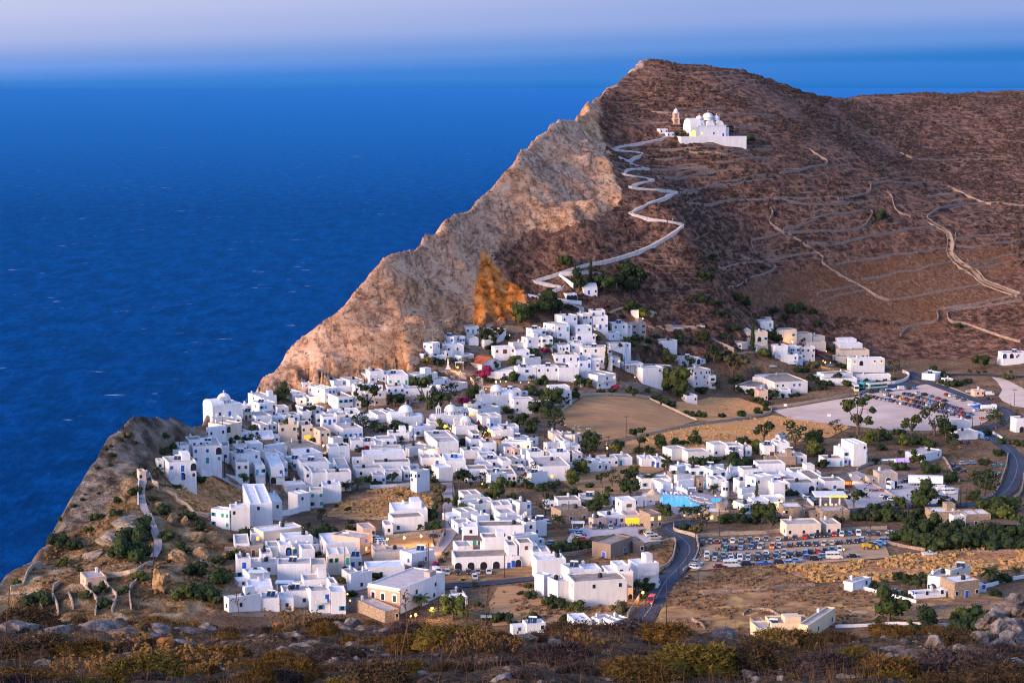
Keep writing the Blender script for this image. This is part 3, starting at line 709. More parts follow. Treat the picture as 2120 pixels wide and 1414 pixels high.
def wall(t, pts, up, width, m, label, name='stone_wall', cat='wall', jit=0.12, group=None, smooth=True, down=1.5, lean=0.75, step=2.0):
    pl = line(t, pts, step, smooth)
    c = pl[len(pl) // 2]; base = np.array((c[0], c[1], float(hz(c[0], c[1]))))
    mb = wallmesh(pl, width, up, down, jit, lean)
    mb.v = [(x - base[0], y - base[1], z - base[2]) for x, y, z in mb.v]
    return kind(thing(name, cat, base, label, mb.mesh(name, m), group), 'thing')
HOUSES = {'T1': '''
725 425 600 860 1 35 - .w
725 505 638 905 2 30 w cC.d/.w.w V
520 565 400 555 1 60 - b
560 603 553 642 1 15 - dw b
340 742 165 530 2 50 - A. bGK
450 668 395 535 0.8 20 - w
690 650 590 865 1 25 - -
735 740 640 830 1 30 dw w
855 722 835 920 1 25 - w N
925 548 905 1045 1 20 - w G
1135 445 1060 1240 1 20 - w
1090 402 930 1240 1 35 - - W
1200 275 1165 1285 1 20 w w
1440 345 1260 1560 2 40 w.w. .bb
1540 258 1390 1640 1 40 - . K
1715 252 1605 1870 1 30 - .y
1935 202 1835 2118 1 25 - bDb
1940 152 1925 2090 1 20 - . T
1570 322 1490 1755 1 20 - -
1770 308 1740 1860 2 15 - ww/w.
1280 432 1240 1435 1 20 - - N
1590 440 1440 1755 2 25 ww/w. ccc/w.w T
1765 402 1750 1840 2 15 - w/w
1880 372 1860 2118 2 12 - w..b./bb..
1990 452 1950 2118 1 20 - - p
1215 548 1120 1390 1 30 - y. S
1500 592 1480 1820 1 15 - .. T
990 636 930 1170 1 25 - .b N
1010 682 998 1115 1 12 - - T
945 742 935 1140 2 12 - g.g b
1190 747 1140 1310 2 15 - w.r/.Y. bT
1420 652 1390 1570 2 15 - bDb/.
1572 630 1556 1700 1.6 12 - bb
1700 622 1690 1830 1 12 - -
1390 803 1310 1505 2 25 - ww/d.d bN
1645 780 1540 1860 1.4 22 w bbDb GK
525 818 430 635 1 40 - .D.w
470 1062 372 735 2 35 .r/. - GS
466 1152 460 612 2 12 - rr/tt
685 1192 612 790 2 15 - C.c V
850 1202 780 1000 2 12 - .D/A.. V
1070 988 918 1395 1.3 30 - - bNK
1195 1062 1075 1420 1.3 25 A.A - W
840 1075 740 1000 1 22 - - G
905 1150 780 1035 1.4 20 - .c G
1180 1152 1140 1490 2 15 - . GS
1245 1242 1170 1300 2 15 - - N
1305 1267 1285 1480 2 14 - ./w G
1470 1262 1455 1730 2.2 12 - -
1490 976 1463 1715 2 15 ww - G
1730 912 1712 1860 1.2 12 - b
2000 932 1850 2118 1 30 w - G
660 880 640 890 1 10 - - W
720 905 700 885 1 8 - - sG
690 860 660 740 0.8 15 - w T
''', 'V1': '''
1480 500 1425 1722 2 20 - b.D.A/..B.w GSE
1385 482 1362 1440 1 20 - - W
1693 358 1650 1945 2 15 - b.b.A/t.G.t GS
1570 352 1563 1660 1 20 - w
1518 385 1508 1600 1 18 - .b W
1945 352 1938 2012 1.7 10 - w N
1660 300 1640 1780 1 22 - - N
1225 575 1210 1280 1 22 - - p
''', 'T2': '''
880 198 815 1015 1 25 - w.C.w
1210 228 1065 1312 2 40 w.g..w/ww.. - G
740 302 605 790 1 60 D.b - W
505 378 405 585 2 60 b.w/b. - W
405 490 362 430 1 60 - -
660 402 590 850 1 20 - w.wP W
655 457 545 735 1 45 dd -
905 318 855 1010 1 25 - -
800 302 775 860 1 20 - bb
820 512 722 960 1 50 .b.w - P
1190 422 1150 1408 2 15 - r.R.r/. W
1420 452 1408 1570 2 15 - ..b
1390 372 1337 1520 1 30 - -
1545 318 1500 1705 2 25 b b.w/..D
1710 308 1700 1825 2 12 - c.c/ c
1600 222 1530 1750 2 25 - c.c/c.c P
1850 168 1720 2005 2 40 b.w/.b w.C/b.b
1915 95 1838 2045 1 30 w.w w
1920 402 1868 2010 1 25 - ww
2030 382 2005 2150 1 15 - b.b
1850 512 1838 2118 1 12 - b.D.w.D W
1440 642 1405 1640 2 15 - .c./.... WS
1650 632 1640 1885 2 12 - w.w.w/.... WS
1890 642 1885 2112 2 12 - - WS
1800 852 1770 2010 2.6 15 - .w. W
1830 905 1765 2030 2 20 - b.w/w.w W
1305 892 1280 1480 1 12 - .w IK
1400 988 1362 1612 2 15 - w.W/w.w G
1625 1032 1610 1730 1 12 - -
330 722 218 560 1 40 brbb - G
500 782 335 680 1 50 b.b.b.b - N
650 842 490 890 1 50 w.b - G
20 732 -40 240 1.3 12 - t.t.G W
10 852 -30 190 1 10 - b.b.b T
200 872 190 500 1 10 - b..b.b G
80 962 60 270 1 10 - ..d pG
1000 1102 900 1250 1 40 - - TG
1045 1172 1000 1260 1.3 20 w - G
300 1292 245 480 1.3 30 - c. GU
480 1262 440 575 1 15 - .g G
820 1100 790 905 1 20 - w
960 770 930 1060 1 15 - . p
1110 690 1090 1400 0.9 10 - - W
1760 1010 1745 1800 1.6 12 - -
''', 'T3': '''
395 228 380 545 2 12 - b.b/..
410 292 400 575 2 10 - ..b./byD.b
300 268 235 400 2 20 w. ww.w/..w W
70 288 -10 240 2 25 - w.w/. W
20 388 -30 155 2 20 - w.C/b. W
225 402 200 400 2 20 - b.w/. W
240 492 165 440 1 15 - B...w
620 372 605 790 1 12 - ww S
840 367 790 990 2 30 .w W.W/W.W gG
590 477 490 705 1 45 .G. -
200 577 145 330 1 25 - b
30 607 10 160 1 15 - ww
300 632 275 580 2 12 - w.g.y/w.. S
560 690 545 622 1 12 - b
10 712 -20 245 1 10 - b.D T
255 717 240 392 1 10 - b.b
390 747 370 625 1 10 - .bbB. T
620 745 600 710 1 12 - b.y
260 782 240 392 1 15 - b.D
400 792 385 482 1 15 - .r
760 812 700 960 1 20 - w.w P
1370 762 1235 1592 1 30 - w.A.A K
1180 562 1085 1335 1 30 . -
465 938 240 665 2 35 .. ..r.y/w.b.. VG
280 988 170 310 1 40 - -
1100 912 720 1270 2 70 r.y.r.Y/w.d.R b.b.b.b/b.b.b.b GVT
960 862 900 1180 2.4 25 - - GK
1520 882 1400 1700 2.7 30 w.w w.w.ww/b.bb/w.w K
1690 942 1652 1760 2 15 - W/w V
1440 1162 1422 1555 1 15 w -
880 208 862 910 0.9 20 - -
''', 'T4': '''
470 62 450 620 1 25 - - TN
430 102 335 560 1 20 - - G
280 397 265 410 1 12 w - G
420 362 408 640 1 10 - ...w.b G
275 532 258 742 1.4 8 - - W
395 622 280 790 1.2 8 - - N
360 467 350 700 1 8 - - G
560 302 540 780 1 10 - - TG
780 470 645 992 1 50 b... - TG
1085 397 945 1322 1.5 14 ww -
1000 345 945 1265 1.2 10 - - G
1380 492 1370 1580 1 15 - .w TG
1582 407 1565 1735 1.5 12 - .w G
1830 452 1790 1950 1 22 - xr
1560 542 1545 1740 1 10 - ..w.b G
1600 592 1570 1790 1 10 - w..w.w G
1802 602 1785 1900 1.4 15 - w G
920 572 905 1140 1 12 - .D G
1182 600 1140 1400 1.5 8 - - U
1420 692 1400 1640 1 8 - - N
1650 752 1610 1952 1 8 - ..w.ww N
1962 772 1870 2112 1 8 - w.w.w bN
860 722 793 1002 2.5 45 w.w/w. -
380 762 373 520 1 10 - w.b
525 732 500 700 1 10 - .w.
720 700 700 800 1.2 10 - -
200 692 170 500 1 15 - - TG
10 722 -60 145 1 10 - -
610 1152 560 982 1.3 10 - - WK
600 1228 556 945 1.5 15 - g.g N
510 1307 498 602 1 10 - w G
1375 972 1355 1567 1.2 15 w D.w G
1500 1082 1425 1702 1.3 35 - .D. G
1702 1092 1660 1910 1.3 10 - .w. G
1990 1062 1910 2118 1.7 30 - .b/y
1540 1317 1360 2042 1.7 6 - - N
1690 272 1662 1925 1 15 - - T
2110 402 1790 2140 1 75 bbbb.w - G
1010 560 1000 1070 1 10 - -
1480 310 1270 1580 0.8 12 - - NK
1010 170 975 1100 1 15 - g
1780 590 1750 1990 1 20 - - N
''', 'T5': '''
500 197 475 608 1 15 - - b
745 217 575 817 1 65 - d bT
480 412 440 690 2 10 - ./. SW
245 402 225 402 2 12 - - S
350 562 240 690 1.7 10 - w.y..r T
830 512 705 955 1 40 - b.w N
960 472 870 1022 1 35 - g T
1025 472 1000 1215 1 10 - w.w.w T
1205 462 1183 1372 1 12 - G.
1475 472 1450 1622 1 12 - ..D
1632 482 1610 1742 1 14 - D.w
560 932 545 812 1 12 - WW N
820 902 780 1142 1 8 - ww K
590 1042 505 882 1.4 25 w.w - sT
1260 932 1183 1412 2 18 - .W./. VW
1085 1102 1025 1290 1 20 - bDr T
945 1132 893 1092 1 30 - w p
1300 1092 1293 1462 1 8 - YY p
1570 1080 1470 1692 1.6 25 - y.y/w.w s
80 370 60 130 1 20 - - p
600 290 470 660 0.9 10 - y.
720 330 690 800 1 12 - - W
''', 'T6': '''
395 302 195 480 2 62 c.tt/c..t - W
412 272 402 622 2.3 12 - - W
622 227 540 868 2.4 12 - - W
872 202 808 975 2 15 - w W
1145 122 1040 1282 2 40 - - W
1285 82 1275 1422 2 10 - t.t/c..t
1425 32 1400 1622 2 10 - - W
1035 25 1008 1240 1 20 t. r W
770 533 662 1212 1.5 30 w. .c.. bW
640 547 613 772 1 15 - y
455 662 438 617 0.9 10 - - G
475 702 440 767 0.9 8 - ..dd sG
950 682 938 1078 2 12 - .B/.G
1010 602 958 1312 1.4 20 - y W
815 692 800 948 1 12 - w. G
1190 722 1178 1332 2 15 - .. /c. G
745 772 733 868 1.4 12 - r G
480 827 468 632 2 12 - .D./c.c
625 882 605 745 1 12 - -
920 887 735 1292 1.7 6 - - G
1290 892 1280 1457 1.7 8 - - bG
740 882 735 918 1 8 - r
1460 662 1375 1828 1.4 15 - ...b W
1480 782 1453 1722 2 10 - gg.G/.B bW
1730 822 1718 1848 1 10 - D.g
1825 602 1515 1965 1.8 62 - b/y pG
1860 492 1848 1997 1 20 - - pG
1210 1062 1190 1512 1.5 12 - w.. GK
1505 1092 1490 1582 2 15 - b
1105 1150 1090 1500 1 20 - - G
985 1192 975 1262 1.3 12 - r.w GT
745 1267 735 945 1 10 - .. G
955 1270 945 1100 1 10 - w
600 1152 583 872 1 10 - b.. W
390 1262 335 738 1.2 35 - - WM
1290 1182 1260 1502 2 15 - ..D/c VG
1510 1192 1495 1672 2 10 - ./.c
1395 640 1375 1460 1 10 - w
1990 715 1975 2118 1 15 - - pG
''', 'T7': '''
50 712 40 465 1.1 10 - - I
140 547 128 492 1 12 - - bG
540 562 532 792 1.2 40 - - W
1018 602 980 1642 1.3 8 - A.A.A.A.D N
1340 412 1322 1602 2 10 - - N
1722 442 1708 1872 2.3 12 - r/. N
1875 542 1860 2066 1.6 10 - . /A.w
1640 592 1632 1725 1 10 - D.A
1110 265 1095 1270 1.9 6 - w/.G W
1790 218 1770 1905 1.9 25 - w
1320 385 1315 1590 2.2 8 - - N
250 1192 -80 405 1 35 - - sGK
910 1050 880 1152 0.9 15 - - W
1000 1000 975 1130 0.6 15 - - pG
1600 470 1590 1700 2.1 10 - - N
''', 'T8': '''
400 692 300 482 2 42 - - W
325 522 305 645 2 12 - - WT
735 762 648 1312 2.4 12 ww/.. - NT
555 762 478 692 2 25 - - G
680 622 662 842 2.6 20 - - G
850 627 838 1035 2.4 12 - . W
1100 642 1088 1222 2.4 12 - - W
1225 652 1200 1382 2.4 14 - . G
1205 590 1195 1335 2.8 14 - - W
1430 572 1385 1662 2.5 22 - .p./. MV
1320 830 1310 1380 1 10 - A p
745 1192 722 928 1 15 b w
1010 1172 925 1162 1 40 - .b K
1170 1192 1050 1332 1.1 38 .b b K
215 1227 200 422 0.8 15 - - W
1135 352 930 1372 1.5 55 ..D. - oN
1385 330 1370 1500 1.1 15 - - oN
''', 'U1': '''
860 252 835 1002 1.6 12 - .A.c bK
720 372 548 790 1 40 w..c - b
880 412 720 1008 1 35 w..c .w bG
1110 232 1095 1322 1.4 20 - w.c b
1305 272 1285 1492 1.2 15 - . b
1500 302 1420 1632 1.3 25 - .. bG
1440 362 1430 1642 1 10 - C... b
1085 402 1068 1222 2 12 - . W
1250 412 1220 1347 2 10 - rw.r/w. W
1375 417 1345 1522 2 12 - r.r.r/w.w G
1150 502 1130 1338 1 8 - - W
1795 332 1785 1977 1.3 10 - - W
1800 382 1745 2042 1.6 10 - t..tt W
1795 452 1778 2118 1.6 8 - w..d.ww b
1760 522 1743 1912 1 8 - .d b
1620 712 1555 1937 1 20 - - N
1625 762 1610 1980 1 8 - D.A. G
870 852 650 1132 1.2 60 ... . NT
1080 802 860 1442 2 15 - ww.bb./www.. N
1060 882 1055 1257 1.3 10 - w.w.w N
905 892 883 1007 1.6 10 - - p
925 132 922 1066 1 12 - .G
990 95 985 1045 0.8 10 - w b
''', 'U2': '''
225 442 210 592 2.1 10 - w..ww/yA.yy W
280 620 270 660 0.7 8 - - W
1145 607 998 1212 1 60 . w
1890 372 1878 2150 2.2 10 - A.A.b.r/b.ww.d
1860 440 1850 1920 1 10 - b
1345 1127 1318 1542 1.6 12 - .b. K
1410 1242 1388 1612 1 15 - - TG
2035 1092 2020 2160 2 10 - .b/A
1575 785 1570 1680 0.9 10 - - p
1250 660 1210 1340 0.6 10 - -
''', 'U3': '''
480 372 428 642 1.4 25 w .w G
660 402 620 890 1.4 15 - .c.w G
945 322 888 1092 1.5 20 - w.G G
1095 332 1080 1267 1.4 10 - w.w G
1150 392 1120 1267 1 20 - g G
1290 342 1265 1357 1.2 15 - t
1495 332 1485 1612 1.5 8 - .R S
1630 302 1610 1772 1.8 10 - r.R.r K
1750 402 1738 1842 1 10 - -
1645 452 1633 1842 1 5 - - s
1850 442 1843 1962 1 12 - w G
1660 212 1613 1747 1 50 r -
1430 532 1413 1727 1.7 8 - w..d G
540 562 458 692 1.5 40 w .cc W
485 647 475 607 1 10 - w.w s
690 582 678 832 2 12 - c.c/cC
840 560 805 1052 2.2 30 - - N
930 602 858 1067 2 25 w c.c/ G
780 702 763 912 1 10 - w.C.w s
915 702 905 1082 1.3 10 - -
1265 592 1250 1482 2 12 - ..cc/ G
1225 722 1210 1402 1.5 12 - - W
1400 682 1380 1602 2.6 30 - - W
1600 740 1550 1615 2 20 - - W
1780 742 1765 2062 1.2 12 - ..A N
1830 630 1735 2118 1 10 - - N
145 692 130 312 1.2 15 - c.
320 692 308 477 1.2 10 - CC.w
1740 1192 1668 2118 1.3 8 - w.w.w bG
880 1057 868 1112 1 6 - ydy sW
1705 1002 1690 1912 1 5 - - sW
1880 1040 1870 2060 0.8 40 - - s
''', 'U4': '''
440 322 343 662 2 15 - c.Vcc/bDb.yb W
530 267 412 652 2.9 15 - - W
260 402 248 442 1 10 - c.C N
1170 362 1010 1352 1 45 - w.w G
260 612 243 447 1.2 10 - .b. N
770 542 760 942 1.3 8 - A gG
1275 902 1260 1542 1.4 10 - ..www sW
1470 942 1453 1582 1.2 10 - - W
1590 922 1573 1812 1.4 8 - .w.w sW
240 892 233 492 1 10 - - sG
280 1010 270 410 1.2 10 - w.w bG
130 590 0 260 1 10 - w N
''', 'U6': '''
1230 502 1063 1357 1.5 58 wA.w - K
1360 557 1348 1632 1.5 20 - w.D.w sW
1310 422 1262 1532 2 40 - - bW
240 562 145 442 0.8 45 - .w G
930 690 922 1262 0.35 15 - - G
1630 590 1615 1706 0.6 15 - - W
''', 'U5': '''
925 1022 910 1392 1 8 - - yS
1370 992 1285 1612 1.3 60 - - yK
1050 975 1045 1400 1.2 6 - - y
900 960 893 1000 0.9 10 - - sN
''', 'V2': '''
755 492 706 932 1 25 - d.w p
''', 'U8': '''
960 652 913 1112 1 20 - ...y b
'''}
ROWS = []
def foot_of(t, f):
    x, yt, xl, xr = map(float, f[:4]); n = float(f[4]); th = float(f[5])
    px, py = tp(t, x, yt); l, _ = tp(t, xl, 0); r, _ = tp(t, xr, 0); H = 3.0 * n + 0.35
    return Foot(px, py, l, r, H, th, (7.5 if n < 1.9 else 6.5) if th < 30 and n >= 0.95 and r - px > 14 else 4.5 if th < 30 else None)
def cut_in(fp, m_=1.6):
    """level the ground where a building stands so that no slope pokes through it"""
    dx = GX - fp.B[0]; dy = GY - fp.B[1]; u = dx * fp.r[0] + dy * fp.r[1]; v = dx * fp.l[0] + dy * fp.l[1]
    k = (u > -0.2) & (u < fp.a + m_) & (v > -0.2) & (v < fp.b + m_)
    GZ[k] = np.minimum(GZ[k], fp.B[2] + 0.1)
for t_, txt in HOUSES.items():
    for row in txt.strip().split('\n'):
        if row.strip(): ROWS.append((t_, row.split(), foot_of(t_, row.split())))
# small houses that fill the lanes of the dense quarters
CORE = [[(440, 850), (560, 808), (700, 798), (880, 775), (960, 800), (1000, 860), (1180, 920), (1215, 960), (1080, 985), (930, 985), (760, 960), (640, 1020), (520, 1010), (440, 960), (420, 900)], [(885, 715), (960, 690), (1060, 690), (1120, 680), (1240, 650), (1330, 690), (1290, 770), (1200, 790), (1010, 735), (950, 745), (890, 745)], [(490, 1110), (640, 1100), (730, 1130), (760, 1200), (700, 1250), (500, 1240)], [(940, 1030), (1110, 1040), (1120, 1170), (940, 1160)], [(1300, 985), (1500, 980), (1600, 960), (1640, 1010), (1560, 1060), (1300, 1060)]]
AVOID = [[(760, 800), (960, 805), (970, 905), (900, 930), (740, 905)], [(905, 760), (1010, 765), (990, 815), (900, 800)], [(1310, 1000), (1520, 1000), (1520, 1070), (1310, 1070)], [(900, 1000), (940, 1000), (940, 1200), (880, 1200)], [(860, 905), (880, 905), (960, 990), (930, 995)], [(970, 845), (990, 845), (1080, 930), (1050, 935)], [(440, 975), (480, 985), (550, 1050), (520, 1050)], [(690, 965), (880, 950), (900, 1080), (640, 1080)]]
def clash(fp, fps, m_=0.5):
    for q in fps:
        if abs(q.B[0] - fp.B[0]) + abs(q.B[1] - fp.B[1]) > 70: continue
        for u in np.linspace(-m_, fp.a + m_, 5):
            for v in np.linspace(-m_, fp.b + m_, 5):
                x, y = fp.B[0] + fp.P(u, v)[0] - q.B[0], fp.B[1] + fp.P(u, v)[1] - q.B[1]; a_ = x * q.r[0] + y * q.r[1]; b_ = x * q.l[0] + y * q.l[1]
                if -0.3 < a_ < q.a + 0.3 and -0.3 < b_ < q.b + 0.3: return True
    return False
r2 = random.Random(21); added = 0; FPS = [q for _, _, q in ROWS]; LT = ['-', 'w', 'b', '.', 'r', 'w']; RTK = ['.w', 'b.', 'w.b', 'D.w', '.d', 'w', 'b.D', '-', 'w.w', 'c.', 't.w']
for _ in range(2600):
    x, y = r2.uniform(430, 1640), r2.uniform(660, 1250)
    if not any(bool(inpoly(np.array([x]), np.array([y]), c)[0]) for c in CORE) or any(bool(inpoly(np.array([x]), np.array([y]), c)[0]) for c in AVOID): continue
    s_ = F / hit(x, y)[1]; wl, wr = r2.uniform(0.8, 2.2) * s_, r2.uniform(3.5, 7.5) * s_
    f = [x, y, x - wl, x + wr, r2.choice([0.85, 1, 1, 1.15, 1.3, 1.6]), r2.choice([12, 18, 24, 30, 38]), r2.choice(LT), r2.choice(RTK)]
    fp = foot_of('F', f)
    if fp.a > 9 or fp.b > 9 or clash(fp, FPS): continue
    ROWS.append(('F', [str(q) for q in f], fp)); FPS.append(fp); added += 1
    if added >= 75: break
print('infill', added)
for _, _, fp in ROWS: cut_in(fp)
for t_, f_, fp in ROWS: house(t_, f_, fp)
verts = np.stack([GX, GY, GZ], -1).reshape(-1, 3)
ii = np.arange(nr * nc).reshape(nr, nc)
quads = np.stack([ii[:-1, :-1], ii[:-1, 1:], ii[1:, 1:], ii[1:, :-1]], -1).reshape(-1, 4)
me = bpy.data.meshes.new('hillside')
me.vertices.add(len(verts)); me.vertices.foreach_set('co', verts.ravel())
me.loops.add(quads.size); me.loops.foreach_set('vertex_index', quads.ravel())
me.polygons.add(len(quads)); me.polygons.foreach_set('loop_start', np.arange(0, quads.size, 4)); me.polygons.foreach_set('loop_total', np.full(len(quads), 4))
me.polygons.foreach_set('use_smooth', np.ones(len(quads), bool))
me.update(calc_edges=True)
for nm, (r_, g_, b_, a_) in {'m1': (M_ROCK, M_ORANGE, M_HEAD, M_RAV), 'm2': (M_NEAR, hill, M_RED, TERR)}.items():
    at = me.color_attributes.new(nm, 'FLOAT_COLOR', 'POINT')
    at.data.foreach_set('color', np.stack([r_ * np.ones_like(GX), g_ * np.ones_like(GX), b_ * np.ones_like(GX), a_ * np.ones_like(GX)], -1).ravel())

m, nt, bs = mat('hillside_ground')
bs.inputs['Roughness'].default_value = 0.95
bs.inputs['Specular IOR Level'].default_value = 0.1
a1 = nd(nt, 'ShaderNodeAttribute', attribute_name='m1'); a2 = nd(nt, 'ShaderNodeAttribute', attribute_name='m2')
s1 = nd(nt, 'ShaderNodeSeparateColor'); L(nt, a1.outputs['Color'], s1.inputs[0])
s2 = nd(nt, 'ShaderNodeSeparateColor'); L(nt, a2.outputs['Color'], s2.inputs[0])
p = pos(nt)
# plain: dry earth
n1 = noise(nt, p, 0.05, 6); n2 = noise(nt, p, 0.6, 5, 0.6); n3 = noise(nt, p, 0.22, 6, 0.65)
plain = ramp(nt, n1, [(0.35, (0.17, 0.095, 0.055)), (0.5, (0.27, 0.165, 0.095)), (0.65, (0.36, 0.23, 0.125))])
plain = mixc(nt, ramp(nt, n2, [(0.45, 0.0), (0.7, 0.75)]), plain, (0.07, 0.045, 0.025))
# scrub hillside: purple-brown scrub, tan soil, grey stone
sb = ramp(nt, n3, [(0.38, (0.058, 0.032, 0.026)), (0.46, (0.15, 0.071, 0.046)), (0.54, (0.27, 0.134, 0.082)), (0.66, (0.38, 0.21, 0.135))])
vs = nd(nt, 'ShaderNodeTexVoronoi', ins={'Scale': 0.42, 'Randomness': 1.0}); L(nt, p, vs.inputs['Vector'])
sb = mixc(nt, ramp(nt, vs.outputs['Distance'], [(0.18, 0.75), (0.46, 0.0)]), sb, (0.042, 0.026, 0.017))
st = noise(nt, p, 0.9, 3, 0.7)
sb = mixc(nt, ramp(nt, st, [(0.6, 0.0), (0.72, 0.7)]), sb, (0.31, 0.245, 0.18))
sxyz = nd(nt, 'ShaderNodeSeparateXYZ'); L(nt, p, sxyz.inputs[0])
tn = nd(nt, 'ShaderNodeMath', operation='MULTIPLY_ADD', ins={1: 14.0}); L(nt, noise(nt, p, 0.016, 4, 0.55), tn.inputs[0]); L(nt, sxyz.outputs['Z'], tn.inputs[2])
td = nd(nt, 'ShaderNodeMath', operation='MULTIPLY', ins={1: 0.34}); L(nt, tn.outputs[0], td.inputs[0])
tf = nd(nt, 'ShaderNodeMath', operation='FRACT'); L(nt, td.outputs[0], tf.inputs[0])
tl = ramp(nt, tf.outputs[0], [(0.0, 1.0), (0.11, 1.0), (0.18, 0.0)])
tm_ = nd(nt, 'ShaderNodeMath', operation='MULTIPLY'); L(nt, tl, tm_.inputs[0]); L(nt, ramp(nt, noise(nt, p, 0.045, 5, 0.7), [(0.46, 0.0), (0.56, 1.0)]), tm_.inputs[1])
tk = nd(nt, 'ShaderNodeMath', operation='MULTIPLY'); L(nt, tm_.outputs[0], tk.inputs[0]); L(nt, a2.outputs['Alpha'], tk.inputs[1])
sb = mixc(nt, tk.outputs[0], sb, (0.29, 0.21, 0.16))
red = ramp(nt, noise(nt, p, 0.4, 5, 0.7), [(0.35, (0.13, 0.058, 0.028)), (0.55, (0.25, 0.115, 0.058)), (0.7, (0.32, 0.19, 0.115))])
vst = nd(nt, 'ShaderNodeTexVoronoi', ins={'Scale': 0.8}); L(nt, p, vst.inputs['Vector'])
stm = nd(nt, 'ShaderNodeMath', operation='MULTIPLY'); L(nt, ramp(nt, vst.outputs['Distance'], [(0.22, 0.8), (0.34, 0.0)]), stm.inputs[0]); L(nt, ramp(nt, noise(nt, p, 0.04, 3), [(0.42, 0.0), (0.58, 1.0)]), stm.inputs[1])
red = mixc(nt, stm.outputs[0], red, (0.42, 0.31, 0.25))
sb = mixc(nt, s2.outputs['Blue'], sb, red)
col = mixc(nt, s2.outputs['Green'], plain, sb)
# cliff rock: steeply dipping beds, rust stains
pm = nd(nt, 'ShaderNodeMapping'); L(nt, p, pm.inputs[0]); pm.inputs['Rotation'].default_value = (R(20), R(38), 0); pm.inputs['Scale'].default_value = (1, 1, 1.7)
r1 = noise(nt, pm.outputs[0], 0.11, 10, 0.78); r2 = noise(nt, pm.outputs[0], 0.36, 8, 0.75); r3 = noise(nt, p, 0.022, 4, 0.5)
rock = ramp(nt, r1, [(0.38, (0.22, 0.12, 0.075)), (0.44, (0.52, 0.29, 0.17)), (0.52, (0.74, 0.42, 0.25)), (0.62, (0.80, 0.55, 0.38))])
rust = ramp(nt, r1, [(0.39, (0.32, 0.13, 0.05)), (0.49, (0.66, 0.31, 0.13)), (0.6, (0.78, 0.46, 0.24))])
rock = mixc(nt, ramp(nt, r3, [(0.45, 0.0), (0.62, 0.75)]), rock, rust)
stk = noise(nt, pos(nt, 1, 0.5, 0.16), 0.30, 8, 0.72)
rock = mixc(nt, ramp(nt, stk, [(0.37, 0.8), (0.47, 0.0)]), rock, (0.16, 0.095, 0.062))
rock = mixc(nt, ramp(nt, stk, [(0.55, 0.0), (0.66, 0.5)]), rock, (0.80, 0.62, 0.48))
rock = mixc(nt, ramp(nt, r2, [(0.38, 0.9), (0.47, 0.0)]), rock, (0.10, 0.065, 0.048))
wv = nd(nt, 'ShaderNodeVectorMath', operation='MULTIPLY_ADD'); L(nt, noise(nt, p, 0.09, 4, 0.6, 1), wv.inputs[0]); wv.inputs[1].default_value = (16, 16, 16); L(nt, pos(nt, 1, 1, 0.5), wv.inputs[2])
vc = nd(nt, 'ShaderNodeTexVoronoi', feature='DISTANCE_TO_EDGE', ins={'Scale': 0.055}); L(nt, wv.outputs[0], vc.inputs['Vector'])
vk = nd(nt, 'ShaderNodeMath', operation='MULTIPLY'); L(nt, ramp(nt, vc.outputs['Distance'], [(0.0, 0.75), (0.06, 0.0)]), vk.inputs[0]); L(nt, ramp(nt, noise(nt, p, 0.06, 4, 0.6), [(0.46, 0.0), (0.56, 1.0)]), vk.inputs[1])
rock = mixc(nt, vk.outputs[0], rock, (0.12, 0.08, 0.06))
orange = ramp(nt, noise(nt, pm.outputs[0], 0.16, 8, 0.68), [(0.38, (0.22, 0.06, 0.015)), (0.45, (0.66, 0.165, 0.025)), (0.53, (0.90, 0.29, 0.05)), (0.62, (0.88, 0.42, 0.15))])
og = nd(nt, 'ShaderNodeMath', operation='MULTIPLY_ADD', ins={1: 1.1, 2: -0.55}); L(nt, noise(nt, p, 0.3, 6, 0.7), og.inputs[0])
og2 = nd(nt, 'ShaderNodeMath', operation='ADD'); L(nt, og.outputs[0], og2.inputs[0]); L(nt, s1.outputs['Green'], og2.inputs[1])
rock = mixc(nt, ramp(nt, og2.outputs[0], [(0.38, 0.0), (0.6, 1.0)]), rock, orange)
def crisp(mask, sc_, amp, w=0.08):
    a_ = nd(nt, 'ShaderNodeMath', operation='MULTIPLY_ADD', ins={1: amp * 2, 2: -amp}); L(nt, noise(nt, p, sc_, 5, 0.65), a_.inputs[0])
    b2 = nd(nt, 'ShaderNodeMath', operation='ADD'); L(nt, a_.outputs[0], b2.inputs[0]); L(nt, mask, b2.inputs[1])
    return ramp(nt, b2.outputs[0], [(0.5 - w, 0.0), (0.5 + w, 1.0)])
col = mixc(nt, crisp(s1.outputs['Red'], 0.16, 0.9), col, rock)
hd = ramp(nt, noise(nt, p, 0.14, 8, 0.68), [(0.38, (0.04, 0.029, 0.021)), (0.46, (0.13, 0.098, 0.072)), (0.54, (0.235, 0.18, 0.135)), (0.63, (0.38, 0.31, 0.245))])
col = mixc(nt, s1.outputs['Blue'], col, hd)
rv = ramp(nt, noise(nt, p, 0.12, 8, 0.66), [(0.38, (0.05, 0.04, 0.018)), (0.46, (0.20, 0.11, 0.045)), (0.54, (0.34, 0.215, 0.105)), (0.63, (0.50, 0.36, 0.22))])
col = mixc(nt, a1.outputs['Alpha'], col, rv)
near = ramp(nt, noise(nt, p, 2.2, 6, 0.7), [(0.32, (0.03, 0.02, 0.013)), (0.48, (0.085, 0.05, 0.028)), (0.6, (0.16, 0.09, 0.045)), (0.75, (0.26, 0.17, 0.10))])
col = mixc(nt, s2.outputs['Red'], col, near)
L(nt, col, bs.inputs['Base Color'])
hgt = mixc(nt, s1.outputs['Red'], noise(nt, p, 0.45, 5, 0.65), mixc(nt, 0.4, mixc(nt, 0.5, r1, stk), r2))
bump(nt, hgt, 1.0, 4.0, bs)
hillo = kind(obj('hillside', me), 'structure')
me.materials.append(m)

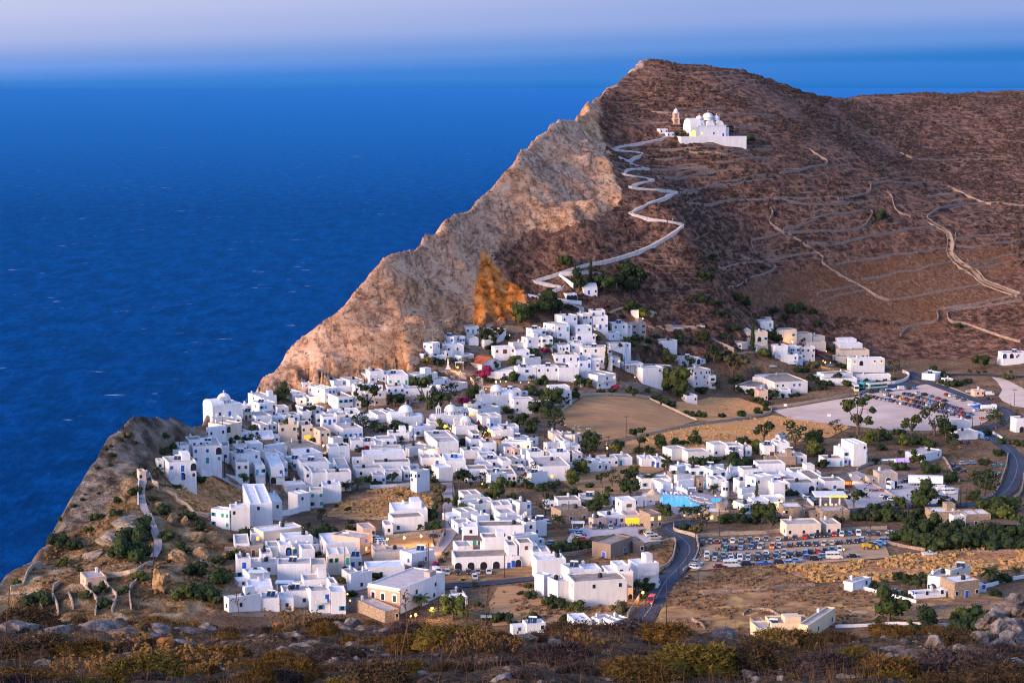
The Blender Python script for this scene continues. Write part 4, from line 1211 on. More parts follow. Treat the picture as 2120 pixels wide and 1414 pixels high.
# ------------------------------------------------------------------ sea
mb = MB()
S = 33000.0     # the sea ends at the true horizon for this height above it
mb.add([(0, 0, 0)] + [(S * math.cos(t * math.pi / 180), S * math.sin(t * math.pi / 180), 0) for t in range(360)], [(0, t + 1, (t + 1) % 360 + 1) for t in range(360)])
m, nt, bs = mat('sea_water')
p = pos(nt)
w1 = noise(nt, pos(nt, 1, 0.35, 1), 0.035, 6, 0.62); w2 = noise(nt, pos(nt, 1, 0.5, 1), 0.006, 3, 0.5)
dc = ramp(nt, w1, [(0.42, (0.0002, 0.015, 0.070)), (0.60, (0.0007, 0.042, 0.165))])  # light and dark of the waves painted into the water colour
dc = mixc(nt, ramp(nt, w2, [(0.35, 0.0), (0.65, 0.45)]), dc, (0.0004, 0.030, 0.12))
fi = noise(nt, pos(nt, 1, 0.35, 1), 0.11, 5, 0.7)
dc = mixc(nt, 1.0, dc, ramp(nt, fi, [(0.40, (0.62, 0.66, 0.72)), (0.50, (1, 1, 1)), (0.62, (1.35, 1.3, 1.25))]), 'MULTIPLY')  # finer ripple shading painted into the same colour
# whitecaps
fo = noise(nt, pos(nt, 0.4, 1, 1), 0.04, 7, 0.7); fo2 = noise(nt, p, 0.004, 2, 0.5)
mm = nd(nt, 'ShaderNodeMath', operation='MULTIPLY_ADD', ins={1: 0.25, 2: -0.125}); L(nt, fo2, mm.inputs[0])
ma = nd(nt, 'ShaderNodeMath', operation='ADD'); L(nt, fo, ma.inputs[0]); L(nt, mm.outputs[0], ma.inputs[1])
foam = ramp(nt, ma.outputs[0], [(0.668, 0.0), (0.69, 0.75)])
dif = nd(nt, 'ShaderNodeBsdfDiffuse', ins={'Roughness': 0.0}); L(nt, mixc(nt, foam, dc, (0.5, 0.55, 0.65)), dif.inputs['Color'])
gls = nd(nt, 'ShaderNodeBsdfGlossy', ins={'Roughness': 0.3, 'Color': (0.06, 0.5, 1.0, 1)})
b_ = nd(nt, 'ShaderNodeBump', ins={'Strength': 1.0, 'Distance': 7.0}); L(nt, w1, b_.inputs['Height'])
L(nt, b_.outputs[0], dif.inputs['Normal']); L(nt, b_.outputs[0], gls.inputs['Normal'])
lw = nd(nt, 'ShaderNodeLayerWeight', ins={'Blend': 0.5})
ms = nd(nt, 'ShaderNodeMixShader'); L(nt, ramp(nt, lw.outputs['Facing'], [(0.80, 0.05), (0.93, 0.12), (1.0, 0.42)]), ms.inputs[0]); L(nt, dif.outputs[0], ms.inputs[1]); L(nt, gls.outputs[0], ms.inputs[2])
L(nt, ms.outputs[0], nt.nodes['Material Output'].inputs['Surface'])
kind(obj('sea', mb.mesh('sea', m)), 'structure')
# ------------------------------------------------------------------ fields, yards, roads
def ground(name, stops, scale=0.5, spots=None, stretch=(1, 1, 1), b=0.15):
    m, nt, bs = mat(name); p = pos(nt, *stretch)
    n = noise(nt, p, scale, 7, 0.68); c = ramp(nt, n, stops)
    big = noise(nt, pos(nt), 0.06, 3); c = mixc(nt, 1.0, c, ramp(nt, big, [(0.3, (0.78, 0.76, 0.74)), (0.65, (1, 1, 1))]), 'MULTIPLY')
    if spots: c = mixc(nt, ramp(nt, noise(nt, pos(nt), spots[0], 4, 0.6), [(spots[1], 0.0), (spots[1] + 0.1, 1.0)]), c, spots[2])
    L(nt, c, bs.inputs['Base Color']); bs.inputs['Roughness'].default_value = 1.0; bs.inputs['Specular IOR Level'].default_value = 0.05
    bump(nt, n, 0.8, b, bs); return m
G_BROWN = ground('ploughed_earth', [(0.3, (0.351, 0.182, 0.084)), (0.7, (0.567, 0.324, 0.155))], 0.35, stretch=(0.25, 1.6, 1))
G_GOLD = ground('dry_grass', [(0.3, (0.432, 0.186, 0.068)), (0.5, (0.696, 0.338, 0.128)), (0.72, (0.840, 0.444, 0.195))], 0.7, (0.25, 0.62, (0.200, 0.101, 0.062)), b=0.3)
G_WHEAT = ground('dry_grass_tufts', [(0.36, (0.211, 0.084, 0.036)), (0.5, (0.493, 0.232, 0.094)), (0.66, (0.751, 0.405, 0.201))], 0.55, b=0.5)
G_SPORT = ground('packed_gravel', [(0.3, (0.572, 0.429, 0.351)), (0.7, (0.728, 0.572, 0.481))], 0.4, (0.12, 0.68, (0.33, 0.23, 0.16)), stretch=(0.4, 1, 1), b=0.05)
G_LOT = ground('dirt_lot', [(0.3, (0.437, 0.259, 0.144)), (0.7, (0.621, 0.397, 0.236))], 0.5, stretch=(0.4, 1, 1), b=0.06)
G_CONC = ground('concrete_yard', [(0.3, (0.483, 0.414, 0.391)), (0.7, (0.621, 0.552, 0.529))], 0.5, b=0.04)
G_ROAD = ground('asphalt', [(0.3, (0.055, 0.062, 0.085)), (0.7, (0.085, 0.095, 0.125))], 0.8, b=0.02)
G_STREET = ground('village_paving', [(0.3, (0.34, 0.27, 0.25)), (0.7, (0.48, 0.40, 0.38))], 0.8, b=0.03)
G_TOWN = ground('village_ground', [(0.3, (0.14, 0.095, 0.065)), (0.7, (0.32, 0.24, 0.185))], 0.25, (0.15, 0.56, (0.075, 0.06, 0.03)), b=0.1)
G_RED = ground('bare_field', [(0.32, (0.188, 0.090, 0.045)), (0.52, (0.362, 0.194, 0.094)), (0.7, (0.525, 0.325, 0.138))], 0.3, (0.18, 0.55, (0.50, 0.31, 0.10)), stretch=(0.5, 1.2, 1), b=0.25)
# the built-up ground of the village
drape('village_ground', 'F', [(425, 880), (520, 835), (640, 800), (800, 790), (900, 775), (880, 740), (940, 690), (1060, 665), (1090, 690), (1180, 700), (1320, 690), (1340, 720), (1230, 760), (1290, 790), (1480, 800), (1240, 825), (1150, 870),
    (1190, 920), (1230, 960), (1180, 1000), (940, 1000), (760, 1010), (640, 1035), (560, 1090), (430, 1090), (430, 1060), (520, 1030), (470, 990), (380, 985), (350, 975), (340, 950), (370, 920)], G_TOWN, 0.06, 5)
drape('village_ground', 'F', [(480, 1260), (470, 1180), (530, 1120), (640, 1100), (760, 1100), (900, 1095), (940, 1050), (1110, 1040), (1120, 1110), (1120, 1180), (930, 1190), (900, 1210), (740, 1240), (700, 1280), (480, 1275)], G_TOWN, 0.06, 5)
drape('village_ground', 'F', [(1290, 1000), (1420, 960), (1600, 960), (1700, 980), (1830, 960), (1990, 1010), (1970, 1040), (1800, 1060), (1600, 1060), (1500, 1070), (1370, 1085), (1270, 1090), (1180, 1080), (1240, 1040)], G_TOWN, 0.06, 5)
drape('brown_field', 'F', [(1207, 823), (1300, 822), (1345, 828), (1395, 852), (1440, 872), (1400, 885), (1290, 907), (1240, 915), (1190, 893), (1150, 870), (1165, 850)], G_BROWN, 0.12)
drape('golden_field', 'F', [(1400, 832), (1470, 822), (1530, 824), (1575, 838), (1595, 852), (1580, 860), (1500, 872), (1445, 872), (1400, 852)], G_GOLD, 0.13)
drape('golden_field', 'F', [(1300, 912), (1400, 888), (1500, 874), (1600, 860), (1660, 868), (1760, 885), (1720, 905), (1620, 920), (1480, 930), (1340, 935), (1290, 940), (1255, 920)], G_GOLD, 0.13)
drape('sports_ground', 'F', [(1600, 850), (1690, 835), (1770, 822), (1800, 812), (1890, 800), (1945, 792), (2040, 832), (2065, 856), (2030, 880), (1960, 892), (1850, 892), (1740, 880), (1640, 868)], G_SPORT, 0.14)
drape('hotel_yard', 'U5', [(395, 300), (420, 255), (900, 222), (1400, 205), (2060, 180), (2120, 215), (2020, 260), (2060, 320), (2090, 400), (1700, 430), (1400, 455), (1200, 480), (860, 480), (420, 510), (330, 520)], G_LOT, 0.14).name = 'car_park_ground'
drape('grass_field', 'T4', [(0, 1080), (150, 990), (360, 935), (640, 900), (780, 895), (860, 970), (1010, 990), (1050, 1080), (980, 1180), (560, 1240), (250, 1260), (60, 1230), (-180, 1210)], G_WHEAT, 0.13)
drape('grass_field', 'U5', [(1080, 480), (1500, 450), (2000, 420), (2500, 330), (3300, 300), (3300, 480), (2500, 620), (1700, 610), (1440, 625), (1250, 560)], G_WHEAT, 0.13)
drape('bare_field', 'U5', [(180, 640), (330, 540), (860, 485), (1060, 480), (1240, 560), (1420, 630), (1300, 660), (800, 690), (500, 715), (140, 740)], G_RED, 0.13)
drape('bare_field', 'U5', [(110, 755), (500, 725), (820, 700), (1420, 660), (1650, 640), (2000, 720), (2100, 800), (1950, 950), (1600, 1000), (900, 1020), (450, 1040), (0, 1060), (60, 900)], G_RED, 0.13)
drape('bare_field', 'U6', [(280, 800), (900, 740), (1500, 640), (1620, 640), (1900, 740), (2000, 800), (1880, 920), (1300, 960), (860, 980), (400, 900)], G_RED, 0.13)
drape('bare_field', 'T8', [(650, 600), (900, 520), (1400, 380), (1820, 300), (1830, 330), (1790, 560), (1700, 640), (1660, 640), (1380, 560), (1200, 600), (1050, 640), (800, 620)], G_RED, 0.13)
drape('bare_field', 'T8', [(-100, 820), (280, 800), (330, 900), (640, 1020), (850, 1000), (1300, 950), (1430, 960), (1330, 1120), (700, 1200), (200, 1230), (-160, 1250), (-200, 1000)], G_BROWN, 0.13)
drape('bare_field', 'T7', [(760, 790), (1000, 740), (1900, 700), (1900, 830), (1200, 880), (900, 890), (740, 860)], G_RED, 0.13)
drape('bare_field', 'T7', [(200, 410), (600, 365), (870, 340), (820, 490), (540, 520), (480, 500), (280, 490)], G_BROWN, 0.13)
drape('parking_yard', 'T5', [(870, 1200), (1180, 1185), (1600, 1230), (1560, 1290), (1700, 1370), (1500, 1400), (1380, 1330), (1280, 1300), (930, 1330), (820, 1390), (640, 1400), (700, 1290)], G_CONC, 0.14)
drape('depot_yard', 'U4', [(470, 540), (560, 520), (760, 600), (960, 600), (1100, 640), (1300, 660), (1510, 680), (1500, 800), (1340, 830), (1110, 830), (960, 760), (640, 860), (480, 870), (430, 760), (560, 700)], G_CONC, 0.14)
drape('upper_yard', 'U2', [(1760, 640), (1900, 660), (2140, 780), (2140, 980), (2000, 960), (1880, 900), (1840, 850), (1880, 780), (1820, 690)], G_SPORT, 0.14)
drape('bus_yard', 'U2', [(290, 710), (520, 730), (700, 700), (850, 680), (1000, 720), (900, 760), (600, 770), (290, 800)], G_ROAD, 0.17)
drape('dirt_yard', 'T3', [(1010, 400), (1230, 380), (1420, 395), (1600, 400), (1640, 420), (1420, 450), (1240, 470), (1160, 500), (1050, 480)], G_LOT, 0.2)
drape('orchard_ground', 'T5', [(680, 600), (960, 580), (1200, 530), (1700, 540), (1720, 600), (1480, 680), (1300, 860), (800, 870), (620, 740)], G_BROWN, 0.14)
drape('weedy_ground', 'V1', [(1430, 720), (1560, 700), (1760, 640), (1900, 620), (2130, 740), (2110, 860), (1990, 890), (1830, 960), (1700, 930), (1560, 850)], G_WHEAT, 0.2)
drape('plaza', 'T2', [(560, 690), (690, 670), (860, 700), (980, 750), (940, 800), (860, 850), (700, 770)], G_STREET, 0.14)
drape('hotel_terrace', 'U3', [(150, 830), (340, 800), (640, 800), (1060, 850), (1100, 950), (1080, 1030), (900, 1040), (560, 1110), (330, 960), (170, 880)], G_STREET, 0.14)

def road(name, t, pts, w, m, lift=0.22): 
    pl = line(t, pts, 2.0); return ribbon(name, pl, w, m, lift, 'structure', 5), pl
WHITE = M['white']
_, RD1 = road('road', 'F', [(1290, 1330), (1345, 1262), (1378, 1205), (1415, 1165), (1428, 1135), (1405, 1110), (1378, 1095), (1400, 1086), (1450, 1080), (1520, 1074), (1600, 1067), (1700, 1062), (1800, 1055), (1900, 1049), (2000, 1046), (2045, 1038), (2085, 1015), (2105, 975), (2100, 945), (2072, 918), (2045, 902), (2030, 893), (2072, 878), (2090, 862), (2082, 850), (2030, 832), (1960, 806), (1905, 786), (1880, 770)], 6.2, G_ROAD, 0.24)
road('road', 'F', [(1905, 782), (1960, 776), (2060, 777), (2125, 780), (2250, 784)], 5.0, G_ROAD, 0.22)
road('road', 'F', [(895, 1218), (960, 1212), (1030, 1206), (1110, 1197), (1160, 1192)], 4.5, G_ROAD, 0.22)
road('street', 'F', [(880, 1205), (890, 1170), (900, 1145), (920, 1120), (935, 1090), (930, 1055), (928, 1020), (925, 1000)], 4.6, G_STREET, 0.24)
road('street', 'F', [(445, 985), (480, 1000), (515, 1025), (540, 1045)], 4.6, G_STREET, 0.24)
road('street', 'T4', [(1220, 740), (1150, 640), (1060, 560), (1000, 500), (930, 420), (870, 390)], 2.6, G_STREET, 0.24)
road('street', 'T2', [(900, 1095), (960, 1180), (1040, 1270), (1120, 1350), (1180, 1400)], 3.4, G_STREET, 0.24)
road('lane', 'H', [(1590, 405), (1650, 445), (1705, 480), (1722, 545), (1718, 590), (1770, 650), (1850, 705), (1890, 748), (1970, 783), (2090, 825)], 3.0, G_LOT, 0.3)
road('lane', 'U6', [(-180, 830), (400, 900)], 2.5, G_LOT, 0.2)
road('steps', 'V1', [(1300, 600), (1255, 680), (1240, 760), (1250, 860), (1290, 940), (1330, 1040), (1360, 1120), (1390, 1230), (1350, 1340)], 2.4, G_STREET, 0.5)
# painted line down the road
pl = RD1[8:]; ribbon('road_marking', offs(pl, 0.0), 0.11, M['grey'], 0.29, 'structure', 2)

# ------------------------------------------------------------------ zigzag pilgrim path with white parapets
ZZ = [tp('U7', *p) for p in ((1040, 472), (850, 490), (640, 515), (500, 530), (390, 545), (350, 560), (440, 582), (570, 600), (690, 618), (600, 665), (480, 695), (370, 716), (470, 735), (620, 748), (750, 765), (650, 808), (540, 835), (465, 858), (580, 880), (700, 888), (815, 895), (700, 945), (600, 975), (530, 992), (660, 1012), (860, 1030), (1000, 1035), (1065, 1060), (930, 1110), (790, 1165), (650, 1230), (540, 1285), (680, 1325), (850, 1355), (1010, 1378), (1140, 1405))] + \
     [(1395, 482), (1345, 510), (1300, 527), (1245, 543), (1190, 555), (1140, 572), (1102, 580), (1135, 590), (1168, 593), (1140, 604), (1112, 614), (1150, 622), (1185, 628), (1208, 640), (1190, 655)]
M_PAR = plaster('worn_whitewash', (0.66, 0.585, 0.525), 0.3)
ZW = []
for part in (ZZ[:21], ZZ[21:]):                      # a smooth depth over the slope keeps the bends clean
    hd2 = np.array([hit(*q)[1] for q in part]); A2 = np.array([(1, q[1] / 100, (q[1] / 100) ** 2, q[0] / 100) for q in part]); co2 = np.linalg.lstsq(A2, hd2, rcond=None)[0]
    r2_ = hd2 - A2 @ co2; kk = np.abs(r2_) < 2.0 * np.std(r2_) + 1e-6; co2 = np.linalg.lstsq(A2[kk], hd2[kk], rcond=None)[0]
    lim = 4.0 if part is ZZ or len(part) == 21 else 25.0
    ZW += [W(q[0], q[1], float(d2 + np.clip(h2 - d2, -lim, lim)))[:2] for q, d2, h2 in zip(part, A2 @ co2, hd2)]
zl = []
for p0, p1 in zip(ZW[:-1], ZW[1:]):
    n_ = max(1, int(np.hypot(*(p1 - p0)) / 1.5)); zl += [p0 + (p1 - p0) * k_ / n_ for k_ in range(n_)]
zl = np.array(zl + [ZW[-1]])
k5 = np.ones(3) / 3
zl = np.stack([np.convolve(np.concatenate([[zl[0, i]], zl[:, i], [zl[-1, i]]]), k5, 'valid') for i in (0, 1)], -1)
m_path = ground('pale_path', [(0.3, (0.36, 0.30, 0.26)), (0.7, (0.52, 0.45, 0.41))], 0.8, b=0.03)
zz = hz(zl[:, 0], zl[:, 1]); zz = np.convolve(np.concatenate([[zz[0]] * 4, zz, [zz[-1]] * 4]), np.ones(9) / 9, 'valid')
pm_ = wallmesh(zl, 2.0, 0.45, 3.0, 0.0, 1.0, zz); kind(obj('path', pm_.mesh('path', m_path)), 'structure')
for s, lab in ((1.05, 'white parapet wall along the inner side of the zigzag hill path'), (-1.05, 'white parapet wall along the outer side of the zigzag hill path')):
    po = offs(zl, s); keep = np.ones(len(po), bool)
    mbw = wallmesh(po, 0.35, 0.6, 2.4, 0.05, 1.0, np.minimum(zz, hz(po[:, 0], po[:, 1]) + 1.0))
    b0 = np.array((po[0, 0], po[0, 1], float(zz[0]))); mbw.v = [(x - b0[0], y - b0[1], z - b0[2]) for x, y, z in mbw.v]
    kind(thing('parapet_wall', 'wall', b0, lab, mbw.mesh('parapet_wall', M_PAR)), 'thing')

# ------------------------------------------------------------------ walls
WALLS = '''H 1.3 .9 dry|long grey boundary wall running straight down the terraced hill|700 320,735 360,742 385,722 420,770 470,800 490,830 495,920 555,970 590,1022 625,1010 645,1100 715,1230 780,1300 830,1380 858
H 1.1 .8 dry|short looped stone wall left of the long boundary wall|545 585,580 625,640 645
H 1.1 .8 dry|stone wall branching left from the long boundary wall|780 487,680 515,622 530,630 570
H 1.2 .9 dry|looping stone wall enclosing the round bush on the hill|800 468,880 455,960 420,1050 385,1150 380,1250 363,1290 372,1270 410,1230 455,1150 470,1000 475,830 485
H 1.2 .9 dry|curved terrace wall just below the looping wall|930 545,1060 545,1200 520,1350 495,1500 465,1640 450
H 1.1 .9 dry|terrace wall above the red bare field|1090 660,1250 635,1400 605,1560 590,1700 570
H 1.1 .9 dry|terrace wall crossing the middle of the red field|1230 740,1400 710,1600 665,1740 640
H .8 .8 dry|pale wall on the left side of the farm lane|1580 415,1635 452,1690 480,1702 545,1698 595,1750 660,1835 715,1880 760,1960 795,2080 835
H .8 .8 dry|pale wall on the right side of the farm lane|1745 480,1740 545,1735 590,1790 650,1870 700,1910 745,1980 772,2100 818
H 1.4 .9 dry|big wall bounding the red field on its lower side|2090 828,1980 850,1850 880,1700 900,1645 912,1645 970,1560 985,1480 1010,1440 1050
H 1.3 .9 dry|wall curving round the dark scrub below the red field|2110 855,1900 890,1720 912,1700 940,1720 975,1800 985,1950 1040,2100 1085
H 1.1 .8 dry|long low wall above the stony field|440 665,560 655,760 630,970 600
H 1.1 .8 dry|wall along the lower left of the stony field|480 780,600 745,700 710,760 680,745 655
H 1 .8 dry|short wall in the middle of the stony field|1000 870,1100 830,1250 800
H 1 .8 dry|thin curved wall above the short stony field wall|985 830,1010 805,1100 795,1200 770
H 1.2 .9 dry|terrace wall running right from the head of the farm lane|1590 400,1640 360,1750 335,1900 325,2120 340
H 1 .8 dry|crooked wall climbing from the farm lane head|1500 400,1430 370,1405 330,1395 290,1370 260
H 1.1 .9 dry|straight wall descending the upper right slope|1700 230,1780 265,1870 310,1940 330
H 1.1 .9 dry|crooked wall descending right of the church slope|940 20,970 50,1040 95,1000 120,900 140,780 160
H 1.1 .9 dry|level wall at the foot of the far right ridge|1440 45,1500 75,1560 85,1760 85,2000 85
H 1.2 1 dry|long terrace wall beside the lowest white path bend|220 235,420 225,560 200,700 170
H 1.2 1 dry|terrace wall reaching right from the big path bend|270 320,480 315,700 305,950 300
H 1.1 1 dry|terrace wall below the church on the left|60 140,200 128,330 110
H 1.1 1 dry|terrace wall two steps below the church|110 180,240 165,420 140
H 1.1 1 dry|short terrace wall directly below the church platform|270 40,400 50,520 35
H 1.1 1 dry|terrace wall right of and below the church platform|430 100,560 85,700 75
H 1.1 1 dry|undulating terrace wall in the middle of the hill|750 300,950 330,1150 325,1300 310
H 1.1 1 dry|nearly level wall high on the right of the hill|1270 210,1400 205,1560 212
H 1.1 1 dry|hooked wall dropping from the level hill wall|1280 215,1270 265,1200 285,1100 300
H 1.1 .9 dry|upper of the walls right of the farm lane|1740 520,1900 500,2060 490
H 1.1 .9 dry|second wall right of the farm lane|1750 560,1900 555,2110 520
H 1.1 .9 dry|third wall right of the farm lane|1810 665,1950 630,2110 600
H 1.1 .9 dry|fourth wall right of the farm lane|1830 680,2000 650,2120 630
H 1.1 .9 dry|wall along the bottom of the red field|1380 855,1550 830,1700 800,1900 765
H 1.3 .8 wdry|pale wall running down to the cream hotel houses|410 1065,470 1100,530 1140
U7 1 1 dry|terrace wall on the slope above the church|780 175,1000 185,1300 160,1600 150
U7 1 1 dry|terrace wall behind the brick bell tower|520 310,700 300,960 295
U7 1 1 dry|terrace wall behind the church domes on the right|1530 215,1800 205,2118 220
U7 1 1 dry|terrace wall level with the church on the right|1700 345,1900 330,2118 350
U7 1.2 1 dry|terrace wall just below the white church platform|880 600,1050 590,1300 570,1500 545
U7 1.2 1 dry|long terrace wall below the church platform on the right|1360 620,1600 650,1850 600,2118 580
U7 1.2 1 dry|terrace wall right of the second path bend|780 700,1000 700,1200 660
U7 1.2 1 dry|terrace wall right of the third path bend|850 810,1100 800,1400 790
U7 1.2 1 dry|terrace wall right of the fourth path bend|860 910,1200 890,1500 830,1800 810
U7 1.2 1 dry|terrace wall right of the fifth path bend|1100 1070,1400 1010,1750 960,2118 920
F 1.2 .8 wdry|pale wall between the brown field and the golden field|1255 922,1300 912,1400 888,1500 873,1580 861,1597 853,1594 845
F 1.2 .8 wdry|pale wall along the top edge of the brown field|1150 868,1168 848,1203 822,1260 818,1345 825
F 1 .8 wdry|pale wall between the upper golden field and brown field|1345 826,1395 850,1443 871
F 1.3 .7 wdry|pale wall behind the gravel football ground|1592 846,1690 832,1770 818,1800 808
T8 1.2 .7 wdry|stone wall along the bare field beside the road bend|1660 650,1790 560,1835 430,1835 320,1700 345,1500 400
T8 1 .6 wdry|pale wall on the right of the curving road|1930 650,2010 590,2080 480,2100 380,2080 310
U5 1.2 .7 wdry|stone wall between the road bend and car park|190 120,200 170,300 200,390 225,400 310
U5 1.2 .7 wdry|stone wall along the back of the dirt car park|400 225,600 205,1000 190,1120 175,1660 165,2060 150
U3 1.3 .6 s|ochre stone wall in front of the hotel|345 1155,500 1140,560 1120,700 1120,870 1110,1100 1080,1560 1050
U3 1.2 .6 w|white wall stepping down beside the petrol station|1860 860,1940 910,2030 990
U5 1 .8 dry|dry wall across the bare fields|440 720,700 705,1000 690,1200 665,1430 650
U5 1 .6 w|long pale wall beside the sheds and garden|1680 635,1900 690,2120 750,2320 800
U6 1 .6 w|long pale wall right of the stone and white villa|1560 640,1750 600,1950 540,2118 510,2300 470
U6 1 .8 dry|rough dry wall below the stone and white villa|780 870,1100 855,1300 835,1560 810,1750 790
U6 .8 .5 w|thin white kerb wall behind the round dark tree|50 1055,400 1040,720 1020,1300 1040
U5 .9 .8 dry|curved low field wall above the cream house|800 910,850 870,1030 870,1130 930
U5 .9 .8 dry|short dry wall left of the cream house|350 960,430 990,460 1030
U4 1.1 .7 wdry|pale wall on the inside of the big road bend|1970 370,1955 470,1925 560,1880 680,1830 750,1700 800
U4 1.1 .7 wdry|pale wall on the outside of the big road bend|2115 560,2100 700,2030 780,1900 830,1700 865
U4 1.1 .7 wdry|pale curved wall above the lorry yard|560 510,700 455,900 440,1160 410,1350 400,1420 480,1470 580,1520 620
U4 1 .6 wdry|low wall between the two halves of the lorry yard|530 560,640 620,780 690,900 760,1010 800
U4 1 .6 w|white wall on the right of the bending road|1830 170,1900 210,1970 260
U4 1 .8 dry|wall along the top of the big dark thicket|820 1190,900 1210,1050 1240,1200 1270
U4 1 .8 dry|wall along the foot of the big dark thicket|1300 1310,1600 1290,1900 1280,2118 1270
U2 1.6 .6 w|curving white wall beside the coach stop|590 720,700 715,800 690,850 650,850 620,790 590
T7 1.2 .6 wdry|pale wall of the lamp lit yard beside the street|250 400,450 375,640 355,860 330,905 310
T7 1.3 .6 wdry|pale wall between the lamp lit yard and street|905 320,890 380,860 440,830 490
T7 1.1 .6 wdry|pale wall below the white arcade house|760 745,1000 725,1400 710,1890 690
T8 1.3 .6 s|stone wall right of the white terrace block lane|1320 1150,1420 1000,1450 940
T8 1.2 .6 s|stone wall in front of the brown shed yard|490 490,740 470,900 440,1130 400
V1 1.6 .7 wdry|pale retaining wall beside the stair path|1310 620,1340 680,1390 720,1380 740
V1 1.4 .7 wdry|rough pale wall along the ravine edge|1420 740,1540 800,1560 850,1640 890,1720 960,1830 985
V1 1.2 .5 w|white parapet left of the stair path|1290 590,1240 640,1215 720,1212 870
V1 1.2 .5 w|white garden wall with piers beside the sloping street|1980 600,2050 640,2130 690
T6 1.3 .5 w|white wall on the right of the sloping street|500 0,600 40,700 95,790 150
V2 1.3 .8 wdry|wall winding down from the small hut|745 560,780 620,850 690,850 740,835 820
V2 1.3 .8 wdry|second wall winding down right of the small hut|920 540,960 600,1020 660,1010 720,980 790
V2 1.3 .8 wdry|tall curved wall left of the small hut|520 540,470 590,465 660,500 740,510 820
V2 1.2 .8 wdry|wall along the footpath right of the hut|930 495,1080 470,1200 430,1340 380
V2 1.2 .7 wdry|wall beside the lowest footpath|1200 530,1150 580,1135 650,1150 770
V2 1.2 .8 wdry|wall on the cliff edge at the far left|95 610,200 560,230 480,280 410,370 375
V2 1.1 .8 wdry|broken wall stub on the far left slope|355 740,375 790,390 825
V2 1.1 .8 wdry|broken wall stub between two winding walls|600 640,630 700,640 770
U8 1.8 .6 w|white front wall of the walled cemetery|1305 385,1370 440,1430 500
U8 1.8 .6 w|white back wall of the walled cemetery|1310 385,1440 378,1640 380,1740 420,1810 500
U8 1.6 .5 w|white wall above the orange cliff restaurant|1030 570,1100 590,1200 600,1400 625,1500 640
T3 1 .6 wdry|low wall round the little hillside chapel|600 260,700 215,820 190,950 205,1060 260,1110 270,1040 300
U1 1 .6 wdry|pale wall below the cream hotel houses|640 500,900 480,1060 500
T1 1.2 .5 w|white garden wall below the arched houses|0 1180,90 1300,210 1290
T4 1.3 .5 w|white wall along the top of the dry grass field|350 905,480 900,640 895,790 880
T4 1 .6 dry|dry wall along the foot of the grass field|0 1240,250 1250,560 1245
T2 1.6 .5 w|plain white wall running from the red roofed chapel|1060 720,1240 690,1400 660
T6 2 .5 w|white retaining wall along the grass field edge|880 370,1060 350,1290 260,1420 210,1620 150'''
for ln_ in WALLS.split('\n'):
    hd_, lab, pts = ln_.split('|'); t_, up, wd, mk = hd_.split()
    nm = {'dry': 'dry_stone_wall', 'wdry': 'stone_wall', 's': 'stone_wall', 'w': 'white_wall'}[mk]
    try: wall(t_, [tuple(map(float, q.split())) for q in pts.split(',')], float(up), float(wd) * (0.62 if mk in ('dry', 'wdry') else 1.0), M[mk], lab, nm, 'wall', 0.14 if 'dry' in mk else 0.03)
    except Exception as e: print('WALL', ln_, repr(e))

# tufts of dry grass on the fields, one mass
def tufts(polys, n, m, seed, hmin=0.35, hmax=0.9):
    rg = np.random.default_rng(seed); V = []; Fc = []
    for t, poly, k in polys:
        pp = [tp(t, *q) for q in poly]; xs = [q[0] for q in pp]; ys = [q[1] for q in pp]; c = 0; tries = 0
        while c < k and tries < k * 4:
            tries += 1; px, py = rg.uniform(min(xs), max(xs)), rg.uniform(min(ys), max(ys))
            if not bool(inpoly(np.array([px]), np.array([py]), pp)[0]): continue
            B = hit(px, py)
            if float(fbm(np.array([B[0] / 7]), np.array([B[1] / 7]), 3, seed)[0]) < -0.1: continue
            c += 1; r = rg.uniform(0.25, 0.6); h = rg.uniform(hmin, hmax); o = len(V); lean = rg.uniform(-.3, .3)
            for a in range(5): V.append((B[0] + r * math.cos(a * 1.257), B[1] + r * math.sin(a * 1.257), B[2] + 0.1))
            for a in range(5): V.append((B[0] + lean + r * 1.2 * math.cos(a * 1.257 + .3), B[1] + r * 1.2 * math.sin(a * 1.257 + .3), B[2] + 0.1 + h * rg.uniform(.7, 1.1)))
            for a in range(5): Fc.append((o + a, o + (a + 1) % 5, o + 5 + (a + 1) % 5, o + 5 + a))
            Fc.append(tuple(o + 5 + a for a in range(5)))
    me = bpy.data.meshes.new('grass_tufts'); me.from_pydata(V, [], Fc); me.materials.append(m); kind(obj('grass_tufts', me), 'stuff')
M_TUFT = simple('straw', (0.50, 0.285, 0.10), 1.0, 0.3, 0.4)
tufts([('U5', [(1080, 480), (1500, 450), (2000, 420), (2500, 330), (3300, 300), (3300, 480), (2500, 620), (1700, 610), (1440, 625), (1250, 560)], 1300), ('T4', [(0, 1080), (150, 990), (360, 935), (640, 900), (780, 895), (860, 970), (1010, 990), (1050, 1080), (980, 1180), (560, 1240), (250, 1260), (60, 1230)], 650), ('V1', [(1560, 700), (1760, 640), (1900, 620), (2130, 740), (2110, 860), (1990, 890), (1830, 960), (1700, 930), (1560, 850)], 260), ('F', [(1300, 912), (1400, 888), (1500, 874), (1600, 860), (1660, 868), (1760, 885), (1720, 905), (1620, 920), (1480, 930), (1340, 935)], 350)], 0, M_TUFT, 31)
M_WEED = simple('brown_weeds', (0.20, 0.11, 0.05), 1.0, 0.3, 0.4)
